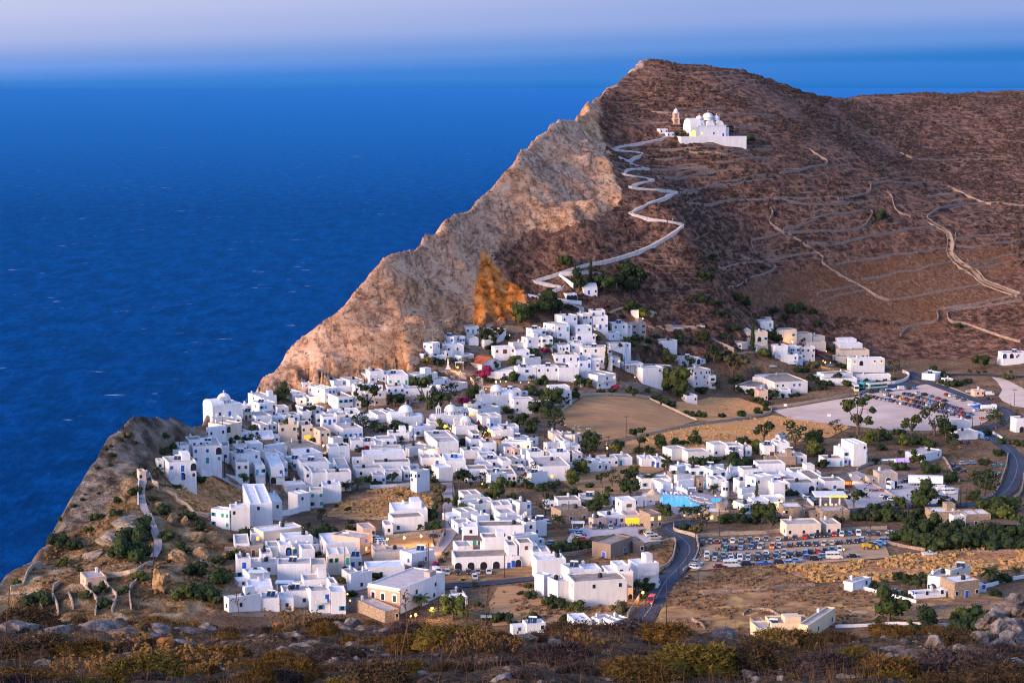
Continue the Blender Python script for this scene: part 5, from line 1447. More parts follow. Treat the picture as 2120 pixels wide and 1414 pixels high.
tufts([('U5', [(180, 640), (330, 540), (860, 485), (1060, 480), (1240, 560), (1420, 630), (1300, 660), (800, 690), (500, 715), (140, 740)], 350), ('U5', [(110, 755), (500, 725), (820, 700), (1420, 660), (1650, 640), (2000, 720), (2100, 800), (1950, 950), (1600, 1000), (900, 1020), (450, 1040), (60, 900)], 600), ('T8', [(650, 600), (900, 520), (1400, 380), (1820, 300), (1790, 560), (1700, 640), (1380, 560), (1200, 600), (800, 620)], 220), ('T8', [(-100, 820), (280, 800), (330, 900), (640, 1020), (850, 1000), (1300, 950), (1430, 960), (1330, 1120), (700, 1200), (200, 1230)], 200), ('F', [(1650, 930), (1900, 900), (2040, 920), (2060, 1000), (1980, 1010), (1850, 960)], 250), ('F', [(200, 1010), (420, 1040), (470, 1180), (450, 1250), (100, 1240), (60, 1190)], 500)], 0, M_WEED, 32, 0.25, 0.7)
# ------------------------------------------------------------------ plants
def leafmat(name, lo, hi, rand=0.35):
    m, nt, bs = mat(name)
    oi = nd(nt, 'ShaderNodeObjectInfo'); p = pos(nt)
    c = ramp(nt, noise(nt, p, 1.3, 4, 0.7), [(0.32, lo), (0.68, hi)])
    c = mixc(nt, 1.0, c, ramp(nt, oi.outputs['Random'], [(0.0, (1 - rand, 1 - rand, 1 - rand)), (0.6, (1, 1, 1)), (1.0, (1.25, 1.1, 0.75))]), 'MULTIPLY')
    L(nt, c, bs.inputs['Base Color']); bs.inputs['Roughness'].default_value = 0.8; bs.inputs['Specular IOR Level'].default_value = 0.15
    return m
LEAF = leafmat('dark_foliage', (0.010, 0.021, 0.008), (0.042, 0.062, 0.018))
LEAFY = leafmat('light_foliage', (0.025, 0.038, 0.008), (0.085, 0.10, 0.022))
LEAFO = leafmat('olive_foliage', (0.05, 0.045, 0.018), (0.14, 0.11, 0.045))
LEAFM = leafmat('magenta_bracts', (0.09, 0.008, 0.03), (0.30, 0.02, 0.10), 0.2)
LEAFP = leafmat('palm_fronds', (0.018, 0.030, 0.012), (0.06, 0.08, 0.03))
BARK = simple('tree_bark', (0.11, 0.075, 0.05), 0.95, 0.2, 3)

def crown(rg, blobs, nq, qs, flat=1.0, core=True):
    """leaf clumps: small quads over several ellipsoids; unit width about 1"""
    mb = MB()
    for (cx, cy, cz, rx, rz) in blobs:
        if core:
            n = 7; prof = []
            vs = []; fs = []
            for i in range(5):
                a = math.pi * (i + 0.5) / 5 - math.pi / 2
                for t in range(n):
                    b = 2 * math.pi * t / n; k = 0.80 * rg.uniform(0.8, 1.1)
                    vs.append((cx + rx * k * math.cos(a) * math.cos(b), cy + rx * k * math.cos(a) * math.sin(b), cz + rz * k * math.sin(a)))
            for i in range(4):
                for t in range(n): fs.append((i * n + t, i * n + (t + 1) % n, (i + 1) * n + (t + 1) % n, (i + 1) * n + t))
            fs.append(tuple(range(n))[::-1]); fs.append(tuple(4 * n + t for t in range(n)))
            mb.add(vs, fs)
        k = int(nq * rx * rx * 14)
        for _ in range(k):
            d = Vector((rg.gauss(0, 1), rg.gauss(0, 1), rg.gauss(0, 1) + 0.25)).normalized()
            r = rg.uniform(0.78, 1.08) if rg.random() < 0.85 else rg.uniform(1.05, 1.25)
            c = Vector((cx + d.x * rx * r, cy + d.y * rx * r, cz + d.z * rz * r))
            nn = (d + Vector((rg.gauss(0, .6), rg.gauss(0, .6), rg.gauss(0, .6)))).normalized()
            u = nn.cross(Vector((rg.gauss(0, 1), rg.gauss(0, 1), rg.gauss(0, 1)))).normalized(); w = nn.cross(u); s = qs * rg.uniform(0.6, 1.3)
            mb.add([c - u * s - w * s * .7, c + u * s - w * s * .7, c + u * s * .6 + w * s * .8, c - u * s * .8 + w * s * .7], [(0, 1, 2, 3)])
    return mb

def blobs_round(rg, n, h0, h1, spread, r0, r1, sq=0.85):
    out = []
    for i in range(n):
        a = rg.uniform(0, 6.283); q = spread * math.sqrt(rg.random()); z = rg.uniform(h0, h1) * (1 - 0.35 * (q / spread) ** 2)
        r = rg.uniform(r0, r1); out.append((q * math.cos(a), q * math.sin(a), z, r, r * sq))
    return out

TREE, BUSH = [], []
for sd in range(6):
    rg = random.Random(100 + sd)
    cm = (crown(rg, blobs_round(rg, 10, 0.30, 0.74, 0.32, 0.15, 0.24), 60, 0.032) if sd < 3 else crown(rg, blobs_round(rg, 8 + sd, 0.34, 0.92, 0.36, 0.08, 0.18, 0.7), 85, 0.034, core=sd != 5)).mesh('crown', LEAF)
    tr = MB(); tr.tube([(0, 0, -0.15), (rg.uniform(-.02, .02), 0, 0.2), (rg.uniform(-.05, .05), rg.uniform(-.05, .05), 0.45)], [0.045, 0.035, 0.02], 6)
    for k in range(3):
        a = k * 2.1 + rg.random(); tr.tube([(0, 0, 0.22), (0.14 * math.cos(a), 0.14 * math.sin(a), 0.42), (0.24 * math.cos(a), 0.24 * math.sin(a), 0.6)], [0.024, 0.016, 0.008], 5)
    TREE.append((cm, tr.mesh('trunk', BARK)))
    rg = random.Random(200 + sd)
    BUSH.append(crown(rg, blobs_round(rg, 8, 0.10, 0.42, 0.33, 0.13, 0.24, 0.9), 55, 0.032).mesh('bush', LEAF))
def recolor(me, m): 
    q = me.copy(); q.materials.clear(); q.materials.append(m); return q
BUSHY = [recolor(b, LEAFY) for b in BUSH[:2]]; BUSHO = [recolor(b, LEAFO) for b in BUSH[2:4]]; BUSHM = [recolor(b, LEAFM) for b in BUSH[4:6]]
TREEY = [(recolor(c, LEAFY), t) for c, t in TREE[:2]]; TREEO = [(recolor(c, LEAFO), t) for c, t in TREE[2:4]]
rg = random.Random(5)
CYP = (crown(rg, [(rg.uniform(-.04, .04), rg.uniform(-.04, .04), z, 0.5 * (1 - abs(z - 1.2) / 3.2) * 0.62, 0.5) for z in np.arange(0.45, 3.2, 0.42)], 70, 0.06).mesh('crown', LEAF), None)
tr = MB(); tr.tube([(0, 0, -0.2), (0, 0, 0.8)], [0.07, 0.05], 6); CYP = (CYP[0], tr.mesh('trunk', BARK))
def palm(sd):
    rg = random.Random(sd); f = MB(); n = 26
    for k in range(n):
        a = 2.4 * k + rg.uniform(-.2, .2); el = rg.uniform(-0.25, 1.15); ln = rg.uniform(0.42, 0.56); pts = []
        for i in range(7):
            t = i / 6; e = el - 1.5 * t * t
            pts.append((t, e))
        p = Vector((0, 0, 0.52)); prev = None; side = Vector((-math.sin(a), math.cos(a), 0))
        for i in range(6):
            e = el - 1.35 * (i / 6) ** 1.3; d = Vector((math.cos(a) * math.cos(e), math.sin(a) * math.cos(e), math.sin(e))); q = p + d * ln / 6
            w = 0.085 * math.sin(math.pi * (0.12 + 0.85 * (i + 0.5) / 6))
            for s in (-1, 1):
                for j in (0, 0.5):
                    b = p + (q - p) * j; tip = b + d * 0.05 + side * s * w * 1.25 + Vector((0, 0, -w * 0.75))
                    f.add([b, b + (q - p) * 0.42, tip + d * 0.02, tip - d * 0.01], [(0, 1, 2, 3)])
            p = q
    t = MB(); pts = [(0, 0, -0.1)]; rr = [0.06]
    for i in range(9): pts.append((0.012 * math.sin(i), 0.01 * math.cos(i * 1.7), 0.5 * (i + 1) / 9)); rr.append(0.038 if i % 2 else 0.046)
    t.tube(pts, rr, 7)
    return f.mesh('crown', LEAFP), t.mesh('trunk', BARK)
PALM = [palm(31), palm(32), palm(33)]

PLANTS = {'T1': '980 520 190 t;1150 500 90 b;590 545 90 b;1300 715 170 t;1120 590 110 b;890 680 60 b;1040 900 180 t;1110 900 80 p;450 1000 130 t;560 1010 120 t;650 1010 150 t;640 820 130 b;880 1130 180 B;1440 1140 120 p;1620 1150 170 t;1900 610 260 t;1830 810 150 t;1980 820 170 p;2080 820 100 b;1790 490 80 v;1250 880 130 b;1330 940 130 b;1070 1260 90 t;1030 1370 80 b;560 1390 100 T;640 1400 80 B;1680 940 90 b;1900 1030 120 v;240 1230 60 b',
 'T2': '1450 200 230 T;1590 130 160 t;1690 90 160 t;1060 440 200 t;1200 420 160 t;1140 480 120 b;1320 340 80 b;960 365 60 v;450 620 150 o;560 640 150 b;740 610 80 b;890 690 120 t;1160 660 130 b;1000 720 60 b;1390 620 170 B;1080 760 180 v;1130 810 90 b;980 880 110 t;1400 830 130 t;1590 800 90 p;1600 600 140 t;1680 600 60 b;1980 360 110 p;1770 480 120 p;1730 500 110 v;1610 470 50 v;1900 780 130 b;1640 970 160 b;1560 900 120 o;1700 860 160 b;1830 1080 210 t;2060 1000 120 t;1690 1210 240 t;1460 1310 160 t;1590 1370 150 b;1840 1330 200 t;1620 1240 90 b;1330 1150 120 b;1160 1060 110 b;1360 1210 80 b;430 1130 330 t;690 1080 200 t;850 1040 130 v;960 1010 160 t;90 1090 180 t;580 1200 250 t;700 1200 130 t;840 1180 130 b;140 1320 180 b;600 1360 140 T;880 1350 130 b;990 1340 110 b;1080 1414 100 t;1020 1270 70 v;1290 790 90 b',
 'T3': '820 130 240 t;1470 170 100 b;1600 170 130 b;1700 200 120 b;1800 200 100 b;2000 170 120 t;2090 200 100 t;1800 290 80 b;1880 320 80 B;590 330 60 b;730 330 70 b;215 380 70 p;130 580 110 p;300 570 90 p;480 600 80 t;700 690 160 b;800 690 140 b;920 680 130 b;780 790 120 b;900 780 150 b;1000 770 90 b;1100 550 90 b;1020 600 90 b;1225 640 90 b;1350 690 150 b;1630 600 120 t;1510 620 80 b;1720 700 80 b;1760 840 140 t;1660 800 90 b;1890 800 120 b;1330 1180 330 T;1240 860 150 T;1470 960 130 t;1260 1100 130 b;1370 1190 140 t;1950 1040 300 O;1770 1100 130 p;2040 1120 150 b;1620 1150 140 b;1230 1280 150 b;1110 1210 130 b;1440 1360 60 b;1510 1390 60 b;1600 1400 120 b;1830 1400 80 b;2040 1390 100 b;370 1090 110 T;260 1080 120 t;500 1140 90 b;620 1140 90 b;660 1110 110 v;840 1160 130 b;1010 1130 80 b;560 890 60 c;610 880 90 b;690 1010 50 p;120 1280 90 t',
 'T4': '270 300 150 t;390 290 130 p;480 300 120 b;680 280 160 b;1400 290 120 b;1520 290 120 b;1600 400 110 t;1820 390 90 B;690 410 90 p;310 510 70 v;230 510 100 b;40 610 130 t;80 960 170 p;210 930 180 p;330 840 130 b;400 880 120 b;590 870 130 t;680 1000 100 B;990 910 190 t;1070 850 110 b;1130 1150 190 O;1120 990 150 O;1330 920 200 t;1450 890 110 t;1570 880 130 t;1380 430 120 b;1500 440 110 b;1660 900 150 b;1760 1010 200 T;1880 900 130 b;2050 920 130 t;1640 1010 120 b;1900 1030 120 b;1300 1030 100 B;1310 1120 130 T;1360 1220 150 T;1440 1280 80 b;1060 1370 200 b;1040 1250 150 t;1540 1250 90 b;1640 1310 150 b;1610 1310 70 v;140 1290 70 b;130 1360 110 b;1720 1190 60 v',
 'T5': '130 150 150 t;230 200 150 t;300 90 100 b;520 190 200 t;940 430 250 t;1220 350 130 b;1200 430 150 t;1420 480 130 t;1450 370 200 t;1560 410 120 b;1670 380 150 t;1850 320 110 b;1930 320 100 b;1700 480 100 b;1760 620 140 t;320 700 140 t;550 700 90 t;700 560 40 c;800 660 170 T;1030 760 110 t;910 800 120 b;1150 790 160 t;1390 660 120 T;1120 840 90 b;1350 890 210 t;1330 780 180 t;700 770 180 T;230 800 150 b;370 830 170 b;520 800 130 b;600 880 110 b;740 890 150 b;420 1000 220 t;420 1100 130 t;1040 1010 180 T;960 1060 180 t;800 1010 130 b;1560 800 210 p;1830 800 70 b;1960 820 90 O;1720 1130 160 t;1790 1120 30 c;1940 1110 160 p;2090 1110 130 p;820 1170 130 o;560 1250 220 p;380 1250 120 b;1370 1190 90 b;1480 1190 100 b;1950 1260 140 b;2060 1280 130 o',
 'T6': '60 510 120 b;30 400 70 b;540 620 180 b;420 640 80 b;840 680 170 b;960 620 90 b;1400 430 130 t;1250 480 80 b;1480 560 200 b;1390 600 170 b;1720 440 80 b;1740 520 90 b;1270 700 200 t;760 740 80 b;1350 810 100 b;900 850 80 b;440 850 180 b;1540 960 160 O;1950 730 130 p;1640 1100 130 B;1840 1110 170 b;2000 1040 200 b;1740 1250 120 b;1340 1380 110 p;280 1100 260 b;370 1000 90 b;120 1300 260 b;60 1020 160 b;1550 200 140 p;1340 230 100 b;1570 270 60 b;1690 310 90 b;1700 980 80 b',
 'T7': '640 1180 230 p;770 1270 140 p;990 1310 290 T;1230 950 110 p;920 620 110 p;870 660 80 b;800 700 90 v;590 640 130 b;1100 860 50 b;1280 1150 110 b;1740 1010 80 b;1860 1060 140 b;1850 940 80 b;1450 1320 200 b;1600 1310 160 b;1350 1300 120 b;1900 1310 160 b;200 620 110 b;150 820 180 b;20 880 100 b;640 320 70 t;510 350 40 b;450 360 60 b;70 540 120 p',
 'T8': '470 1060 260 b;610 1070 130 b;760 1110 230 B;1240 1120 200 o;1410 900 190 p;1500 870 140 t;1570 860 100 t;1490 950 100 B;260 950 140 b;130 910 60 b;640 1240 160 b;50 1240 120 b;200 1210 100 b;330 1210 100 b;600 470 230 b;720 450 220 b;880 430 220 b;980 420 110 B;540 400 120 b;1680 690 60 b;1790 290 60 b;250 840 100 b',
 'U1': '310 390 130 t;190 400 80 b;40 480 110 b;390 480 90 b;420 630 160 t;570 580 140 b;500 560 100 b;560 280 160 b;670 270 120 b;510 320 80 b;570 430 120 t;840 480 70 c;900 350 150 b;1090 370 170 b;1270 340 90 t;1110 290 80 b;1040 270 120 b;1390 380 90 b;1550 520 110 v;1520 540 90 t;1620 450 90 v;1710 480 90 b;1500 690 140 O;960 550 160 B;1020 540 80 b;720 560 70 b;1830 650 90 b;1790 640 80 b;1330 700 110 b;1420 700 90 b;1500 790 120 b;1580 840 120 b;1680 850 140 b;1760 820 110 t;1870 850 130 b;1450 910 130 b;1600 890 100 b;660 860 160 b;760 900 150 b;840 960 130 b;880 1020 110 b;960 1060 120 b;990 1120 100 b;900 1150 100 b;1060 1000 120 t;1170 970 80 b;1240 970 80 b;1330 960 70 b;120 1150 60 b;190 1180 90 b;285 1190 110 b;500 1190 80 b;720 1170 110 b;1510 80 90 b;1540 220 110 b;1060 90 120 b;1270 80 140 b;1200 140 90 b;500 90 80 b',
 'U2': '700 620 130 t;1130 600 130 b;1250 650 130 b;1650 550 170 t;1530 610 70 p;1620 620 70 p;1690 620 80 p;1980 620 70 p;1400 110 80 b;1290 750 140 b;1400 740 120 b;1520 710 100 b;1220 720 80 b;300 680 60 b;405 690 60 b;515 690 50 b;600 690 50 b;680 680 70 b;1830 1240 200 t;1720 1300 100 t;2040 1120 130 b;2000 1380 120 o;2090 1400 100 b;310 1290 340 t;60 1270 130 t;500 1350 150 b;600 1330 180 b;740 1280 140 b;900 1310 220 t;780 1390 150 b;1150 1300 260 t;1250 1280 170 t;1330 1330 140 b;1050 1380 130 b;430 1400 150 T;240 1340 110 b;1940 670 130 B',
 'U3': '350 370 150 t;730 330 150 t;1290 320 150 b;1500 320 220 t;1430 420 150 T;1840 390 270 t;2060 340 180 t;2080 460 150 t;1510 460 80 b;1600 460 80 b;1850 640 180 b;1950 620 120 b;1080 490 90 b;1190 480 80 p;980 500 80 b;780 560 200 b;930 530 150 b;1200 590 240 b;1330 560 160 b;1730 790 170 v;1700 850 150 p;940 880 160 p;790 850 60 b;1150 1000 130 p;1250 1000 120 p;1360 980 100 p;1480 1000 100 p;1180 800 110 t;1410 1000 60 c;780 1290 250 t;1050 1190 200 b;1240 1200 160 t;1510 1200 260 t;1580 1270 190 t;1380 1200 150 b;1280 1060 120 b;1400 1060 130 b;1520 1050 110 b;1800 880 150 b;1180 1060 90 b',
 'U4': '170 390 160 T;240 490 130 b;800 330 110 b;1000 310 120 T;1130 270 180 b;1400 250 170 t;1240 300 150 b;970 380 80 p;745 450 100 b;1120 470 130 t;970 520 160 b;1250 550 180 b;1350 620 140 o;1450 360 110 t;1450 640 120 t;1650 560 100 o;1760 490 100 t;1890 380 120 b;1920 270 120 b;1770 780 230 t;1660 800 160 b;1750 680 150 b;1810 590 130 b;540 870 170 t;720 900 130 b;840 890 110 b;960 880 120 t;1220 890 240 t;1400 870 200 b;1150 870 120 b;600 910 90 b;700 600 90 O;1610 1020 110 t;1420 1010 90 t;650 990 200 b;800 1000 200 b;950 990 200 b;1100 990 200 b;1200 960 150 b;420 960 160 B;380 1010 130 b;980 1180 200 b;1080 1200 250 b;1250 1120 260 b;1180 1230 260 b;1400 1200 280 b;1330 1290 280 b;1560 1270 300 b;1500 1130 240 b;1690 1250 250 b;1740 1150 250 b;1850 1270 280 b;1900 1160 240 b;2030 1270 260 b;2070 1180 240 b;1620 1180 220 b;1050 1120 150 t;1900 1040 300 B;2050 1060 200 B;1850 920 300 b;2000 900 300 b',
 'U6': '600 600 110 p;750 560 130 t;850 600 130 t;950 640 150 t;1050 640 160 t;900 540 120 b;1020 540 120 b;480 620 130 b;800 710 90 b;690 650 50 b;1750 590 270 p;2040 500 150 p;1900 570 200 b;1780 580 90 b;660 1020 380 t;450 1070 110 b;560 1140 160 t;700 1150 110 b;890 1100 120 T;1050 1080 260 t;1000 1150 220 b;1500 1120 300 b;1650 1020 300 b;1800 980 200 b;1450 1000 250 B;1840 720 150 b;910 730 100 b',
 'U8': '1350 370 130 t;1480 460 100 t;1580 450 45 c;1660 470 110 t;1445 500 45 c;1480 560 140 t;1700 600 190 t;1950 620 240 t;1730 200 60 b;1000 710 110 b;1200 750 200 t;1290 710 130 b;1390 680 70 b;1490 620 60 b;1920 720 120 b;1980 750 200 b',
 'H': '1330 425 80 b;410 650 60 b;405 700 40 b;685 695 40 b;365 770 100 b;1765 1010 40 b;840 940 80 b;900 920 60 b',
 'V1': '1380 650 150 p;1180 790 120 b;1190 630 100 b;1250 560 60 b;1040 870 100 b;1000 980 130 b;830 1020 130 b;850 560 50 b;920 400 50 b;970 370 40 b;1110 300 100 o;1050 320 60 b;970 530 50 b;640 900 60 b;740 790 40 b;720 840 50 b;860 780 40 b;530 1030 60 b;980 460 80 o;1180 350 60 b;1430 440 120 b;1500 420 110 b;1450 300 90 b;1640 310 110 b;1750 690 110 b;1550 730 90 b;1420 960 150 b;1340 960 90 o;1670 1010 140 b;1750 1080 100 b;1460 1190 160 b;1250 1050 140 b;1150 1250 280 b;1100 1370 300 b;1250 1330 200 b;1200 1160 200 b;510 1260 200 b;650 1290 150 b;770 1130 90 b;1590 1300 130 b;1900 1390 130 b;1300 750 80 o;1340 830 70 b',
 'V2': '300 770 250 b;150 560 100 B;860 640 150 b;930 760 160 b;1080 640 110 b;1200 530 170 B;1700 490 200 b;1560 700 200 B;1700 640 160 b;1850 720 260 b;1900 560 180 b;1990 480 80 b;1480 360 60 b;680 440 90 b;740 670 110 b;540 400 140 B',
 'U7': '1130 445 60 t;1070 430 40 t;1395 435 65 t;1650 420 80 t;1870 500 100 b;1145 825 40 b;1690 1100 40 b'}
WORDS = {'t': ('tree', 'round dark green tree'), 'T': ('tree', 'light green leafy tree'), 'O': ('tree', 'brownish olive tree'), 'b': ('bush', 'dark green bush'), 'B': ('bush', 'yellow green bush'), 'o': ('bush', 'dry brownish bush'),
 'v': ('flowering shrub', 'magenta flowering bougainvillea'), 'p': ('palm', 'palm with arching fronds'), 'c': ('cypress', 'slim dark cypress')}
allp = []
for t_, txt in PLANTS.items():
    for q in txt.split(';'):
        x, y, w, k = q.split(); px, py = tp(t_, x, y); B = hit(px, py); wm = float(w) / TILES[t_][2] * B[1] / F * (1.0 if k == 'p' else 1.42)
        allp.append((k, wm, B, px, py))
bushes = sorted([i for i, a in enumerate(allp) if a[0] in 'bBo'], key=lambda i: -allp[i][1] / allp[i][2][1])
keep = set(bushes[:285]); small = MB(); ip = 0
for i, (k, wm, B, px, py) in enumerate(allp):
    cat, lab = WORDS[k]; ip += 1; rz = rnd.uniform(0, 6.28); B = B.copy(); B[1] += wm * 0.25; B[2] = float(hz(B[0], B[1])) - 0.1
    if k in 'bBo':
        me = {'b': BUSH, 'B': BUSHY, 'o': BUSHO}[k]; me = me[ip % len(me)]; s = (wm, wm, wm * rnd.uniform(0.8, 1.1))
        if i in keep:
            z = 'large ' if wm > 7 else 'small ' if wm < 3.2 else ''
            thing('bush', 'bush', B, z + lab, me, 'bushes around the village', rz, s, 'bush')
        else:
            co = np.empty(len(me.vertices) * 3); me.vertices.foreach_get('co', co); co = co.reshape(-1, 3) * np.array(s) + B
            small.add(co.tolist(), [tuple(p.vertices) for p in me.polygons])
    elif k == 'v':
        thing('bougainvillea', cat, B, lab, BUSHM[ip % 2], 'bougainvilleas in the village', rz, (wm, wm, wm * 0.9), 'bougainvillea')
    else:
        pair = {'t': TREE, 'T': TREEY, 'O': TREEO, 'p': PALM, 'c': [CYP]}[k]; pair = pair[ip % len(pair)]
        sc = wm if k != 'p' else wm * 1.05
        z = {'t': ('large ' if wm > 8 else 'small ' if wm < 4 else '')}.get(k, '')
        root = thing({'p': 'palm_tree', 'c': 'cypress_tree'}.get(k, 'tree'), cat, B, z + lab, None, {'p': 'palms around the village', 'c': 'cypresses of the village'}.get(k, 'trees around the village'), rz, (sc, sc, sc * (rnd.uniform(0.9, 1.1) if k in 'tTO' else 1)), {'p': 'palm', 'c': 'cypress'}.get(k, 'tree'))
        obj('trunk', pair[1], root); obj('crown', pair[0], root)
if small.v: kind(obj('low_shrubs', small.mesh('low_shrubs', LEAF)), 'stuff')

# scrub on the hillside: thousands of low cushions, one mass
rg = np.random.default_rng(3)
sm = []
n = 15000
ppx = rg.uniform(880, 2180, n * 2); dd = rg.uniform(930, 1560, n * 2)
xx = (ppx - 1060) / F * dd; z0 = hz(xx, dd)
qx, qy = proj((xx, dd, z0))
ok = (z0 > ZC - 142) & (fbm(xx / 35, dd / 35, 3, 7) > -0.12) & ~inpoly(qx, qy, ROCK_POLY) & ~inpoly(qx, qy, [(1860 * 0 + 1500, 620), (1560, 575), (1900, 525), (2060, 520), (2100, 610), (1960, 680), (1700, 650)]) & (qy < 760) & ~((qy > 640) & (qx < 1350)) & ~inpoly(qx, qy, [(1235, 285), (1560, 285), (1560, 225), (1380, 225)])
zd = np.array([np.min(np.hypot(zl[:, 0] - a, zl[:, 1] - b)) for a, b in zip(xx, dd)]); ok &= zd > 3.5
xx, dd, z0 = xx[ok][:n], dd[ok][:n], z0[ok][:n]
V = []; Fc = []
for a, b, c in zip(xx, dd, z0):
    r = rg.uniform(0.5, 1.5); h = r * rg.uniform(0.5, 0.9); o = len(V); m_ = 6
    ph = rg.uniform(0, 1)
    for rr, zz_ in ((1, -0.3), (0.85, 0.5), (0.35, 1.0)):
        for t in range(m_):
            an = ph + 6.283 * t / m_; k = r * rr * rg.uniform(0.75, 1.2); V.append((a + k * math.cos(an), b + k * math.sin(an), c + h * zz_ * rg.uniform(0.85, 1.15)))
    for lv in (0, 1):
        for t in range(m_): Fc.append((o + lv * m_ + t, o + lv * m_ + (t + 1) % m_, o + (lv + 1) * m_ + (t + 1) % m_, o + (lv + 1) * m_ + t))
    Fc.append(tuple(o + 2 * m_ + t for t in range(m_)))
mm_, nt, bs = mat('hill_scrub'); p = pos(nt)
L(nt, mixc(nt, ramp(nt, noise(nt, p, 0.5, 3), [(0.4, 0.0), (0.6, 1.0)]), mixc(nt, ramp(nt, noise(nt, p, 0.05, 3), [(0.4, 0.0), (0.6, 1.0)]), (0.055, 0.032, 0.026), (0.038, 0.030, 0.020)), (0.09, 0.05, 0.036)), bs.inputs['Base Color']); bs.inputs['Roughness'].default_value = 1.0; bs.inputs['Specular IOR Level'].default_value = 0.05
me = bpy.data.meshes.new('hill_scrub'); me.from_pydata(V, [], Fc); me.materials.append(mm_); kind(obj('hill_scrub', me), 'stuff')
# ------------------------------------------------------------------ churches
dome_church('T1', 210, 528, 105, 530, 5.2, 32, 'white cliff edge church with a big dome and barrel vaults', [(0.56, 0.5, 2.7, 1.3)], (0.0, 0.42, 0.02, 0.98), (0.40, 0.25, 3.6), '.', '.d.D..', [])
dome_church('T2', 60, 1190, 5, 385, 3.6, 22, 'white domed church with turquoise free walls left of the plane trees', [(0.55, 0.5, 2.9, 1.7)], (0.0, 0.5, 0.1, 0.9), None, '-', '.', [(0.98, 0.5, 2.2)])[0]['label'] = 'white church with one dome, left of the big dark trees'
dome_church('T2', 545, 1175, 520, 850, 3.6, 20, 'white church with one dome and an open three post bell gable', [(0.62, 0.5, 2.7, 1.5)], None, (0.12, 0.2, 5.2), '-', '.', [(0.0, 0.55, 1.9)])
dome_church('T2', 760, 1290, 735, 1000, 3.4, 22, 'small white domed chapel beside the lamp lit square', [(0.58, 0.5, 2.2, 1.5)], None, (0.08, 0.2, 4.6), '-', '.', [])
dome_church('T2', 1045, 960, 980, 1400, 4.6, 25, 'white domed church with a corner chimney pillar above the flat roofs', [(0.55, 0.5, 2.8, 1.7)], (0.62, 1.0, 0.1, 0.9), (0.03, 0.1, 3.6), '-', '..w', [(0.95, 0.2, 2.4)])
dome_church('U3', 1130, 640, 1118, 1255, 2.8, 14, 'little barrel roofed chapel with a tall bell gable in the hotel garden', [], (0.15, 1.0, 0.0, 1.0), (0.08, 0.2, 3.6), '-', '.D.', [])
dome_church('T5', 640, 345, 565, 800, 3.0, 28, 'small chapel with two rounded gables beside the roof tanks', [], (0.0, 0.5, 0.05, 0.95), (0.2, 0.3, 3.0), '-', '.w.', [])
dome_church('T3', 835, 225, 825, 912, 2.6, 15, 'tiny white chapel with a round bell turret on the scrub slope', [(0.55, 0.5, 0.9, 0.9)], None, None)
dome_church('U8', 1372, 545, 1365, 1460, 3.4, 20, 'white arcaded chapel below the walled cemetery', [], None, None, '-', 'AAA')
dome_church('U8', 1520, 490, 1505, 1640, 3.6, 15, 'white cemetery chapel among the cypresses', [], (0.0, 1.0, 0.1, 0.9), None, '-', '.D.w')

# red roofed chapel on the plaza
px, py = tp('T2', 1045, 600); fp = Foot(px, py, tp('T2', 905, 0)[0], tp('T2', 1252, 0)[0], 4.4, 40)
root = thing('chapel', 'chapel', fp.B, 'white gabled chapel with a red tiled roof and blue door')
wb, rb = shell(fp, 4.4, 0.02)
a, b = fp.a, fp.b; rise = 2.4
vs = [(*fp.P(0, 0), 4.4), (*fp.P(a, 0), 4.4), (*fp.P(a / 2, 0), 4.4 + rise), (*fp.P(0, b), 4.4), (*fp.P(a, b), 4.4), (*fp.P(a / 2, b), 4.4 + rise)]
wb.add(vs, [(0, 1, 2), (4, 3, 5)])
obj('wall', wb.mesh('wall', M['w']), root)
mb = MB(); o_ = 0.35
for s0, s1 in ((0 - o_, a / 2), (a / 2, a + o_)):
    z0 = 4.4 - o_ * rise / (a / 2) + 0.12 if s0 < 0 else 4.4 + rise + 0.12; z1 = 4.4 + rise + 0.12 if s0 < 0 else 4.4 - o_ * rise / (a / 2) + 0.12
    q = [(*fp.P(s0, -o_), z0), (*fp.P(s1, -o_), z1), (*fp.P(s1, b + o_), z1), (*fp.P(s0, b + o_), z0)]
    mb.add(q + [(x, y, z - 0.2) for x, y, z in q], [(0, 1, 2, 3), (7, 6, 5, 4), (0, 4, 5, 1), (1, 5, 6, 2), (2, 6, 7, 3), (3, 7, 4, 0)])
obj('roof', mb.mesh('roof', M['tile']), root); openings(fp, root, 'L', '..D.', 4.4, 1, []); openings(fp, root, 'R', '.b.', 4.4, 1, [])

# pilgrim church on its white platform high on the hill
def poly_prism(fp, u0, u1, v0, v1, z0, z1, mb):
    q = [fp.P(u0, v0), fp.P(u1, v0), fp.P(u1, v1), fp.P(u0, v1)]; mb.prism(q, z0, z1)
C_ = tp('U7', 0, 0)
fx = 2120 / 180.0
def zc(x, y): return 1380 + x / fx, 220 + y / fx
P1 = zc(358, 775); base = Foot(*P1, zc(200, 0)[0], zc(1950, 0)[0], 4.2, 13, 22); base.b = 24; cut_in(base, 3.0)
root = thing('terrace_platform', 'platform', base.B, 'white retaining platform under the domed hill church'); kind(root, 'thing')
lo = base.low() - 2; mb = MB(); poly_prism(base, 0, base.a, 0, base.b, lo, 4.2, mb); obj('wall', mb.mesh('wall', M['w']), root)
mb = MB(); 
for u0, u1, v0, v1 in ((0, base.a, 0, 0.5), (0, 0.5, 0.5, base.b)): poly_prism(base, u0, u1, v0, v1, 4.21, 4.9, mb)
obj('parapet', mb.mesh('parapet', M['w']), root)
mb = MB(); poly_prism(base, 0.6, base.a - 0.1, 0.6, base.b - 0.1, 4.2, 4.24, mb); obj('pavement', mb.mesh('pavement', G_STREET), root)
Lg, Wd = 21.0, 12.0
